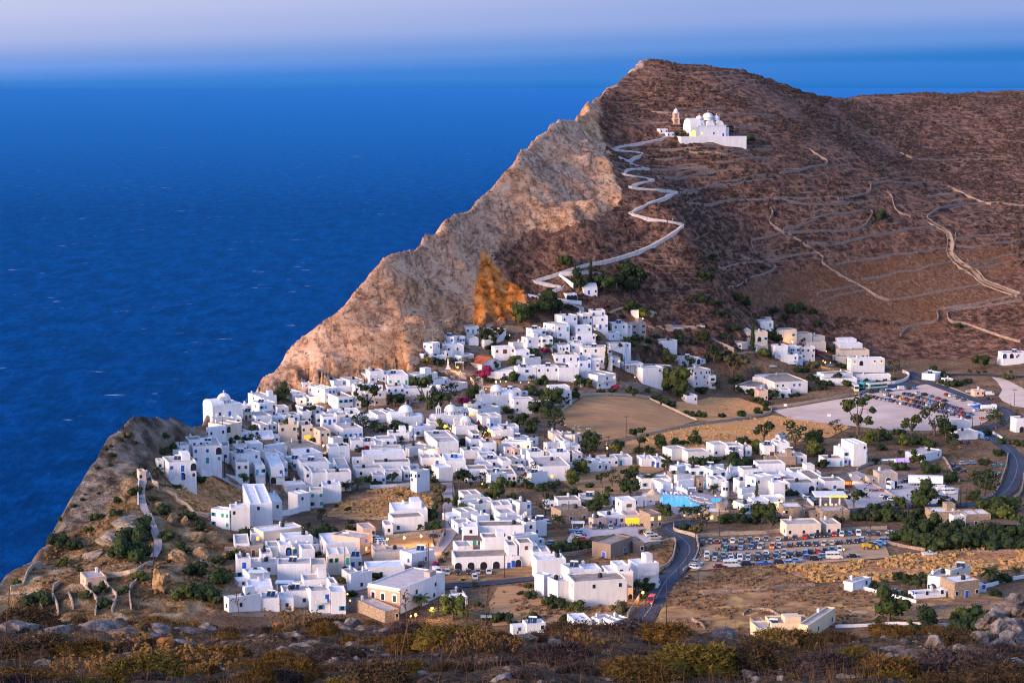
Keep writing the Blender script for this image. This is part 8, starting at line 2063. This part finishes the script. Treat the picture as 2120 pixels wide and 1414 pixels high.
# ------------------------------------------------------------------ the slope the photographer stands on
def fmat(name, stops, scale=9.0):
    m, nt, bs = mat(name); p = pos(nt); oi = nd(nt, 'ShaderNodeObjectInfo')
    c = ramp(nt, noise(nt, p, scale, 4, 0.7), stops)
    c = mixc(nt, 1.0, c, ramp(nt, noise(nt, p, 0.45, 3), [(0.3, (0.6, 0.6, 0.65)), (0.65, (1.1, 1.05, 1.0))]), 'MULTIPLY')
    L(nt, c, bs.inputs['Base Color']); bs.inputs['Roughness'].default_value = 0.95; bs.inputs['Specular IOR Level'].default_value = 0.05; return m
F_OCH = fmat('ochre_twigs', [(0.3, (0.035, 0.019, 0.006)), (0.5, (0.125, 0.068, 0.017)), (0.7, (0.27, 0.155, 0.04))])
F_BRN = fmat('brown_twigs', [(0.3, (0.024, 0.016, 0.009)), (0.55, (0.08, 0.052, 0.026)), (0.75, (0.18, 0.115, 0.055))])
F_GRY = fmat('grey_twigs', [(0.3, (0.024, 0.017, 0.015)), (0.55, (0.07, 0.05, 0.045)), (0.75, (0.15, 0.112, 0.10))])
F_OLV = fmat('olive_twigs', [(0.3, (0.025, 0.02, 0.006)), (0.5, (0.105, 0.075, 0.014)), (0.72, (0.25, 0.175, 0.03))])
F_SEED = fmat('seed_heads', [(0.3, (0.10, 0.05, 0.015)), (0.6, (0.24, 0.135, 0.045))]); F_STEM = fmat('dry_stems', [(0.3, (0.05, 0.03, 0.018)), (0.7, (0.20, 0.12, 0.06))])
def cushion(sd, nq, qs, twig=0.5, hgt=0.42):
    """a low dome of fine leaves and twigs, about 1 m wide"""
    rg = np.random.default_rng(sd); mb = MB(); nl_ = 7
    lob = [(rg.uniform(-.26, .26), rg.uniform(-.26, .26), rg.uniform(.18, .30)) for _ in range(nl_)]
    for (lx, ly, lr) in lob:                      # dark heart of each lobe
        n = 8; vs = []
        for rr, zz_ in ((1, -0.1), (0.95, 0.35), (0.6, 0.72), (0.15, 0.85)):
            for t in range(n): a = 6.283 * t / n; k = lr * rr * rg.uniform(.75, 1.0); vs.append((lx + k * math.cos(a), ly + k * math.sin(a), hgt * zz_ * lr / 0.26 * rg.uniform(.9, 1.05)))
        mb.add(vs, [(i * n + t, i * n + (t + 1) % n, (i + 1) * n + (t + 1) % n, (i + 1) * n + t) for i in range(3) for t in range(n)] + [tuple(3 * n + t for t in range(n))])
    P = []
    li = rg.integers(0, nl_, nq); u = rg.normal(size=(nq, 3)); u[:, 2] = np.abs(u[:, 2]) * 0.9 + 0.1; u /= np.linalg.norm(u, axis=1)[:, None]
    rr = rg.uniform(0.82, 1.22, nq); A = np.array(lob)[li]; c = np.stack([A[:, 0] + u[:, 0] * A[:, 2] * rr, A[:, 1] + u[:, 1] * A[:, 2] * rr, u[:, 2] * A[:, 2] * rr * hgt / 0.26], -1)
    dr = u + rg.normal(size=(nq, 3)) * 0.55; dr /= np.linalg.norm(dr, axis=1)[:, None]; sdv = np.cross(dr, rg.normal(size=(nq, 3))); sdv /= np.linalg.norm(sdv, axis=1)[:, None] + 1e-9
    ln = qs * rg.uniform(0.7, 1.8, nq)[:, None] * (1 + twig * (rg.random(nq) < 0.3)[:, None] * 2.0); wd = qs * 0.42 * rg.uniform(0.6, 1.2, nq)[:, None]
    a = c - sdv * wd; b = c + sdv * wd; d = c + dr * ln + sdv * wd * 0.35; e = c + dr * ln - sdv * wd * 0.35
    V = np.stack([a, b, d, e], 1).reshape(-1, 3); mb.add(V.tolist(), [(4 * i, 4 * i + 1, 4 * i + 2, 4 * i + 3) for i in range(nq)])
    return mb
def seedy(sd, n=60):
    rg = np.random.default_rng(sd); mb = MB()
    for _ in range(n):
        x, y = rg.normal(0, .2, 2); h = rg.uniform(.32, .62); tx, ty = x * 1.3 + rg.normal(0, .04), y * 1.3 + rg.normal(0, .04); mb.cur = 1; mb.tube([(x, y, -.05), ((x + tx) / 2, (y + ty) / 2, h * .55), (tx, ty, h)], 0.006, 3, False)
        mb.cur = 0; r = rg.uniform(.022, .042)
        for k in range(3): 
            q = (tx + rg.normal(0, .012), ty + rg.normal(0, .012), h - k * r * 1.1); mb.lathe(q, [(0, -r), (r * .9, -r * .3), (r * .8, r * .5), (0, r)], 5)
    return mb
CU = [cushion(300 + i, 4200, 0.030, 0.5, (0.40, 0.34, 0.48, 0.36, 0.44)[i]) for i in range(5)]
SD = [seedy(400 + i) for i in range(2)]
CUM = {k: [CU[i].mesh('shrub', mm_) for i in ix] for k, mm_, ix in (('o', F_OCH, (0, 1)), ('b', F_BRN, (2, 3)), ('g', F_GRY, (4, 1)), ('y', F_OLV, (0, 3)))}
SDM = [s.mesh('shrub', [F_SEED, F_STEM]) for s in SD]
FW = {'o': 'ochre brown cushion shrub', 'b': 'dark brown thorny shrub', 'g': 'grey twiggy shrub', 'y': 'yellow olive cushion shrub', 's': 'clump of dry golden seed heads'}
# prominent shrubs, by eye: x, base y, width in photograph pixels
FS = '''60 1290 190 b;330 1285 110 o;60 1360 260 b;170 1350 180 o;370 1285 170 o;420 1272 120 y;590 1268 110 y;680 1262 170 b;770 1282 120 b;650 1300 150 o;850 1310 160 g;930 1330 240 y;960 1300 200 b;1100 1310 220 o;1180 1300 190 b;1300 1310 230 g;1390 1320 180 o;1600 1335 170 y;1650 1330 200 o;1740 1325 130 b;1760 1360 140 y;1850 1310 130 o;1960 1330 150 b;2080 1350 130 g;1450 1390 320 y;1330 1400 260 o;280 1400 280 y;40 1420 240 o;800 1420 240 b;560 1410 190 g;1700 1400 260 g;1980 1400 330 g;2090 1420 260 b;1160 1360 200 g;1560 1370 240 b;450 1360 200 o;1840 1400 220 o;700 1360 160 g'''
seen = {}
for i, q in enumerate(FS.split(';')):
    x, y, w, k = q.split(); B = hit(float(x), float(y), 0, True); s = float(w) * B[1] / F * 0.74; B[2] = float(hz(B[0], B[1])) - 0.04
    thing('shrub', 'shrub', B, FW[k] + ' on the near slope', CUM[k][i % 2], 'shrubs on the near slope', rnd.uniform(0, 6.28), (s, s, s * rnd.uniform(0.40, 0.58)), 'shrub', 'near')
for i, (x, y, w) in enumerate(((270, 1345, 200), (350, 1375, 220), (430, 1395, 200), (230, 1400, 180), (1000, 1345, 140), (1050, 1350, 130), (960, 1360, 130), (1620, 1350, 130), (1210, 1340, 110), (150, 1400, 160), (600, 1290, 140), (640, 1285, 110))):
    B = hit(x, y, 0, True); s = w * B[1] / F * 0.75; thing('seed_head_clump', 'dry plant', B, FW['s'] + ' on the near slope', SDM[i % 2], 'seed head clumps', rnd.uniform(0, 6.28), (s, s, min(s, .55)), 'clump', 'near')  # clumps of dry stalks with seed heads, no woody shrub
# the rest of the brushwood reads as one mass
rg = np.random.default_rng(12); und = {k: MB() for k in 'obgy'}
arr = {k: [(np.array(CU[i].v), CU[i].f) for i in ix] for k, ix in (('o', (0, 1)), ('b', (2, 3)), ('g', (4, 1)), ('y', (0, 3)))}
n = 0
while n < 260:
    px = rg.uniform(-120, 2240); d = rg.uniform(27, 66); x = (px - 1060) / F * d; _, cr = near_drop(np.array([x]), np.array([d]))
    if d > cr[0] + 3: continue
    f_ = float(fbm(np.array([x / 3.0]), np.array([d / 3.5]), 3, 77)[0]) 
    if f_ < -0.02: continue
    k = 'obgy'[int(np.clip((float(fbm(np.array([x / 2.2]), np.array([d / 2.5]), 2, 78)[0]) + 0.5) * 4, 0, 3.99))]
    V, fc = arr[k][n % 2]; s = rg.uniform(0.3, 0.85); a = rg.uniform(0, 6.28); zz_ = float(hz(x, d)) - 0.05
    step = 1 if True else 1
    Rm = np.array([[math.cos(a), -math.sin(a), 0], [math.sin(a), math.cos(a), 0], [0, 0, rg.uniform(.45, .8)]]); und[k].add(((V * s) @ Rm.T + np.array((x, d, zz_))).tolist(), fc); n += 1
mbu = MB()
for ci, k in enumerate('obgy'):
    o_ = len(mbu.v); mbu.v += und[k].v; mbu.f += [tuple(i + o_ for i in f) for f in und[k].f]; mbu.m += [ci] * len(und[k].f)
me = bpy.data.meshes.new('brushwood'); va = np.array(mbu.v, np.float32); me.vertices.add(len(va)); me.vertices.foreach_set('co', va.ravel())
ls = np.array([len(f) for f in mbu.f]); me.loops.add(int(ls.sum())); me.loops.foreach_set('vertex_index', np.concatenate([np.array(f) for f in mbu.f]).astype(np.int32))
me.polygons.add(len(ls)); me.polygons.foreach_set('loop_start', np.concatenate([[0], np.cumsum(ls)[:-1]]).astype(np.int32)); me.polygons.foreach_set('loop_total', ls.astype(np.int32))
for mm_ in (F_OCH, F_BRN, F_GRY, F_OLV): me.materials.append(mm_)
me.polygons.foreach_set('material_index', np.array(mbu.m, np.int32)); me.update(calc_edges=True); kind(obj('brushwood', me), 'stuff')
# dry grass blades
V = []; Fc = []
for _ in range(9000):
    px = rg.uniform(-100, 2220); d = rg.uniform(27, 64); x = (px - 1060) / F * d
    z = float(hz(x, d)); h = rg.uniform(.12, .45); a = rg.uniform(0, 6.28); w = 0.006; o_ = len(V); lx, ly = rg.normal(0, .1, 2)
    V += [(x - w * math.cos(a), d - w * math.sin(a), z - .03), (x + w * math.cos(a), d + w * math.sin(a), z - .03), (x + lx, d + ly, z + h)]; Fc.append((o_, o_ + 1, o_ + 2))
me = bpy.data.meshes.new('dry_grass'); me.from_pydata(V, [], Fc); me.materials.append(F_STEM); kind(obj('dry_grass', me), 'stuff')
# rocks
ROCKM = rockmat('pale_limestone', ((0.035, 0.028, 0.024), (0.12, 0.094, 0.08), (0.26, 0.22, 0.19), (0.42, 0.37, 0.335)), 2.2)
RUST = rockmat('rusty_stone', ((0.15, 0.06, 0.02), (0.34, 0.15, 0.05), (0.46, 0.22, 0.08), (0.5, 0.3, 0.15)), 1.6)
RK = [rock_mesh('rock', 70 + i, ROCKM, 0.55, 4) for i in range(7)]; RKR = rock_mesh('rock', 80, RUST, 0.3, 3)
PILE = '''2098 1250 62;2070 1266 50;2108 1280 55;2052 1280 44;2094 1298 58;2036 1292 40;2072 1300 54;2112 1312 60;2050 1316 50;2085 1322 56;2028 1318 38;2116 1340 62;2062 1340 52;2096 1345 48;2040 1338 44;2110 1262 40;2015 1340 40;2120 1298 50'''
for i, q in enumerate(PILE.split(';')):
    x, y, w = map(float, q.split()); d = 44 + (1345 - y) * 0.02 + (i % 3) * 0.25; p_ = W(x, y, d); s = w * d / F / 2.1
    thing('rock', 'rock', p_, 'squared grey stone in the tumbled wall at the right edge', RK[i % 7], 'stones of the tumbled wall', rnd.uniform(0, 6.28), (s * 1.1, s, s * rnd.uniform(.7, .9)), 'stone', 'near')
RS = '''40 1300 150;110 1310 120;190 1300 170;260 1310 120;330 1300 90;390 1305 100;300 1320 90;430 1300 70;470 1290 90;240 1290 80;150 1290 70;50 1345 60;520 1285 80;560 1300 70;600 1315 80;650 1330 50;700 1300 110;730 1290 80;760 1300 70;620 1335 60;680 1345 40;590 1345 50;640 1350 40;800 1305 60;840 1310 50;925 1305 50;1080 1318 90;1150 1330 60;1420 1312 120;1500 1318 140;1560 1310 90;1690 1318 80;1760 1322 70;1850 1345 80;1900 1360 120;1950 1370 140;2010 1360 110;2060 1370 120;1820 1370 70;1940 1352 70;1720 1308 60;2100 1375 90;1250 1405 60;1040 1405 80;1060 1385 60;930 1385 40;500 1400 70;460 1385 50;90 1372 60;2060 1400 130;1870 1330 60;940 1300 40;1990 1345 90;380 1330 80;200 1335 100;100 1330 80;560 1285 60'''
for i, q in enumerate(RS.split(';')):
    x, y, w = map(float, q.split()); B = hit(x, y, 0, True); s = w * B[1] / F / 3.0; B[2] = float(hz(B[0], B[1])) - s * 0.06
    z = 'broad flat' if w >= 110 else 'small' if w < 60 else 'mid sized'
    thing('rock', 'rock', B, z + ' pale rock among the shrubs', RK[(i * 3) % 7], 'rocks on the near slope', rnd.uniform(0, 6.28), (s * 1.25, s * 0.85, s * rnd.uniform(.32, .55)), 'rock', 'near')
for x, y, w, lab in ((576, 1300, 30, 'rusty orange stone between the grey rocks'), (345, 1335, 40, 'rusty orange stone in front of the long grey rocks'), (1935, 1345, 55, 'whitest angular rock in front of the tumbled wall')):
    B = hit(x, y, 0, True); s = w * B[1] / F / 2.3; thing('rock', 'rock', B + np.array((0, 0, s * .4)), lab, RKR if 'rusty' in lab else RK[2], 'rocks on the near slope', 1.0, s, 'rock', 'near')
# scattered small stones: rubble
V = MB(); RA = []
for me in RK[:3]:
    co = np.empty(len(me.vertices) * 3); me.vertices.foreach_get('co', co); RA.append((co.reshape(-1, 3), [tuple(p.vertices) for p in me.polygons]))
bmr = bmesh.new(); bmesh.ops.create_icosphere(bmr, subdivisions=1, radius=1); ico = np.array([v.co[:] for v in bmr.verts]); icf = [tuple(v.index for v in f.verts) for f in bmr.faces]; bmr.free()
for _ in range(1500):
    px = rg.uniform(-100, 2220); d = rg.uniform(27, 64); x = (px - 1060) / F * d
    if float(fbm(np.array([x / 2.5]), np.array([d / 3]), 3, 99)[0]) < 0.0: continue
    s = 0.03 + 0.12 * rg.random() ** 3; V.add((ico * (1 + rg.normal(0, .16, (len(ico), 1))) * s * np.array((1, .8, .6)) + np.array((x, d, float(hz(x, d)) + s * .2))).tolist(), icf)
kind(obj('rubble', V.mesh('rubble', ROCKM)), 'stuff')
# dry stalks standing against the town
def stalk(sd, head):
    rg = random.Random(sd); mb = MB(); mb.cur = 0; lx = rg.uniform(-.12, .12)
    pts = [(lx * (k / 6) ** 1.6 + rg.uniform(-.008, .008), rg.uniform(-.01, .01), k / 6) for k in range(7)]; mb.tube(pts, [0.011, .010, .009, .009, .008, .007, .005], 5)
    if head:
        for k in range(16):
            z = rg.uniform(.45, 1.0); a = rg.uniform(0, 6.28); l = rg.uniform(.06, .17) * (1.25 - z * .6); b = (lx * z ** 1.6, 0, z); e = (b[0] + l * math.cos(a), l * math.sin(a), z + l * .9); mb.tube([b, e], 0.005, 3, False); mb.lathe(e, [(0, -.014), (.016, 0), (0, .02)], 5)
    return mb.mesh('stalk', F_STEM)
STK = [stalk(1, True), stalk(2, False), stalk(3, True), stalk(4, False)]
ST = '''12 1345 1195 1 0;45 1405 1350 3 0;497 1310 1205 0 0;520 1400 1320 1 .2;590 1405 1310 1 -.1;845 1345 1225 2 0;830 1365 1260 1 .12;820 1375 1300 3 0;915 1390 1270 1 .4;965 1340 1235 0 .1;1000 1340 1215 2 .15;1170 1310 1250 1 .15;1290 1318 1255 1 .25;1340 1325 1240 2 0;1355 1330 1250 0 .1;1440 1345 1310 2 0;1850 1390 1340 1 .2;345 1395 1340 1 .1;350 1345 1270 1 0;405 1350 1270 1 .1;445 1370 1300 1 .25;770 1370 1330 1 .2;1870 1385 1330 3 .3;1505 1325 1290 0 0;690 1400 1340 1 0;1950 1300 1262 3 .2'''
for q in ST.split(';'):
    x, y, yt, k, ti = q.split(); B = hit(float(x), float(y), 0, True); h = (float(y) - float(yt)) * B[1] / F * 1.05
    o = thing('dry_stalk', 'dry stalk', B, ('branching dead thistle stalk' if int(k) in (0, 2) else 'bare dry flower stalk') + ' on the near slope', STK[int(k)], 'dry stalks on the near slope', 0, (max(h, .6), max(h, .6), h), 'stalk', 'near'); o.rotation_euler = (0, float(ti), rnd.uniform(-.5, .5))
# ------------------------------------------------------------------ make every label single out one thing
bpy.context.view_layer.update()
LM = [('cliff edge church', 470, 830), ('beige ruin block', 470, 890), ('dark plane trees', 880, 830), ('lamp lit square', 930, 895), ('red roofed chapel', 1000, 750), ('plaza obelisk', 927, 765), ('orange cliff', 1040, 640), ('walled cemetery', 1210, 590), ('unfinished concrete house', 1320, 680),
 ('brown ploughed field', 1290, 860), ('upper golden field', 1500, 848), ('long golden field', 1500, 895), ('football ground', 1780, 855), ('car rows', 1880, 830), ('coaches', 1815, 798), ('cream tower hotel', 1560, 690), ('school building', 1610, 800), ('hotel pool', 1410, 1035), ('hotel chapel', 1525, 975),
 ('petrol station', 1710, 1030), ('lorry yard', 1870, 1000), ('big road bend', 2080, 990), ('blue shuttered white villa', 1765, 940), ('dark thicket', 1980, 1115), ('dirt car park', 1600, 1130), ('wheat coloured field', 1850, 1190), ('stone and white villa', 1975, 1195), ('cream house', 1640, 1300),
 ('white terrace block', 1210, 1205), ('brown shed', 1270, 1120), ('gravel yard', 1270, 1090), ('arcade house', 1000, 1160), ('long blank wall', 1060, 1105), ('village street', 920, 1110), ('dry grass field', 760, 1045), ('pink mansion', 840, 1220), ('lamp lit yard', 840, 1120), ('two tall palms', 730, 1000),
 ('turquoise shuttered terrace', 500, 1060), ('beige flat block', 575, 1090), ('blue arched tower', 590, 1140), ('white terrace with pergola', 540, 1220), ('stair path', 300, 1030), ('small hut', 193, 1197), ('layered ledges', 220, 1120), ('headland knoll', 290, 890), ('sloping street', 490, 1010), ('hill church', 1460, 265), ('brick bell tower', 1398, 255), ('zigzag path', 1330, 350),
 ('red bare field', 1800, 570), ('farm lane', 1980, 520), ('looping hill wall', 1720, 460), ('stony field', 1650, 620), ('bulky domed church', 1060, 810), ('slanted white wall', 940, 965), ('shop street', 1000, 920), ('roof tank rows', 860, 930), ('brown yard', 1020, 1260), ('curving road', 1410, 1130), ('thorn bush ravine', 260, 1140), ('upper pool hotels', 1260, 680), ('far right hotel', 2100, 745), ('pale yard', 2060, 810)]
def near_words(px, py, skip=0):
    c = sorted(LM, key=lambda l: math.hypot((l[1] - px), (l[2] - py) * 1.7))[skip]
    dx, dy = px - c[1], py - c[2]
    if abs(dx) > 1.3 * abs(dy): w = 'right of' if dx > 0 else 'left of'
    else: w = 'in front of' if dy > 0 else 'behind'
    return f'{w} the {c[0]}'
ORD = ['', 'second', 'third', 'fourth', 'fifth', 'sixth', 'seventh', 'eighth', 'ninth', 'tenth', 'eleventh', 'twelfth', 'thirteenth', 'fourteenth', 'fifteenth', 'sixteenth', 'seventeenth', 'eighteenth', 'nineteenth', 'twentieth']
CARD = ['', 'one', 'two', 'three', 'four', 'five', 'six', 'seven', 'eight', 'nine', 'ten', 'eleven', 'twelve', 'thirteen', 'fourteen', 'fifteen', 'sixteen', 'seventeen', 'eighteen', 'nineteen', 'twenty']
def ordw(i, n):
    if i == 0: return 'leftmost'
    if i == n - 1: return 'rightmost'
    if i < n / 2: return (ORD[i] if i < len(ORD) else 'middle') + ' from the left'
    j = n - 1 - i
    return (ORD[j] if j < len(ORD) else 'middle') + ' from the right'
info = []
for o, lab, noun, rel in THINGS:
    p = o.matrix_world.translation; x, y = proj((p.x, p.y, p.z)); info.append([o, o['label'], noun, rel, x, y])
def groups():
    g = {}
    for it in info: g.setdefault(it[1], []).append(it)
    return g
for lab, its in groups().items():
    if len(its) > 1 or len(lab.split()) < 5:
        for it in its:
            if it[3] is None: it[1] = lab + ', ' + near_words(it[4], it[5])
            elif it[3] == 'near':
                third = 'left' if it[4] < 560 else 'middle' if it[4] < 1400 else 'right'
                it[1] = lab.replace(' on the near slope', '').replace(' among the shrubs', '') + f', {third} of the near slope' if 'tumbled' not in lab else lab
for lab, its in list(groups().items()):
    n = len(its)
    if n > 1:
        its.sort(key=lambda i: i[4])
        if n > 6 and its[0][3] != 'near' and max(i[5] for i in its) - min(i[5] for i in its) > 24 and its[0][3] != '':   # split front and back first
            ys = sorted(i[5] for i in its); mid = ys[n // 2]
            a = [i for i in its if i[5] < mid]; b = [i for i in its if i[5] >= mid]
            for sub, w in ((a, 'back'), (b, 'front')):
                for k, it in enumerate(sub): it[1] = f'{lab}, {ordw(k, len(sub))} at the {w}'
        else:
            for k, it in enumerate(its): it[1] = f'{lab}, {ordw(k, n)}' + (f' of {CARD[n]}' if n < 7 and len(lab.split()) < 10 else '')
for lab, its in list(groups().items()):
    if len(its) > 1: print('DUP', lab, len(its))
for it in info:
    for cut in (' of ' + it[1].split(' of ')[-1] if it[1].split(' of ')[-1] in CARD else '', 'two-storey ', ' light', ' white', ' small'):
        if len(it[1].split()) > 16 and cut: it[1] = it[1].replace(cut, '', 1)
    w = it[1].split()
    if len(w) > 16 or len(w) < 4: print('LEN', it[1])
    it[0]['label'] = it[1]
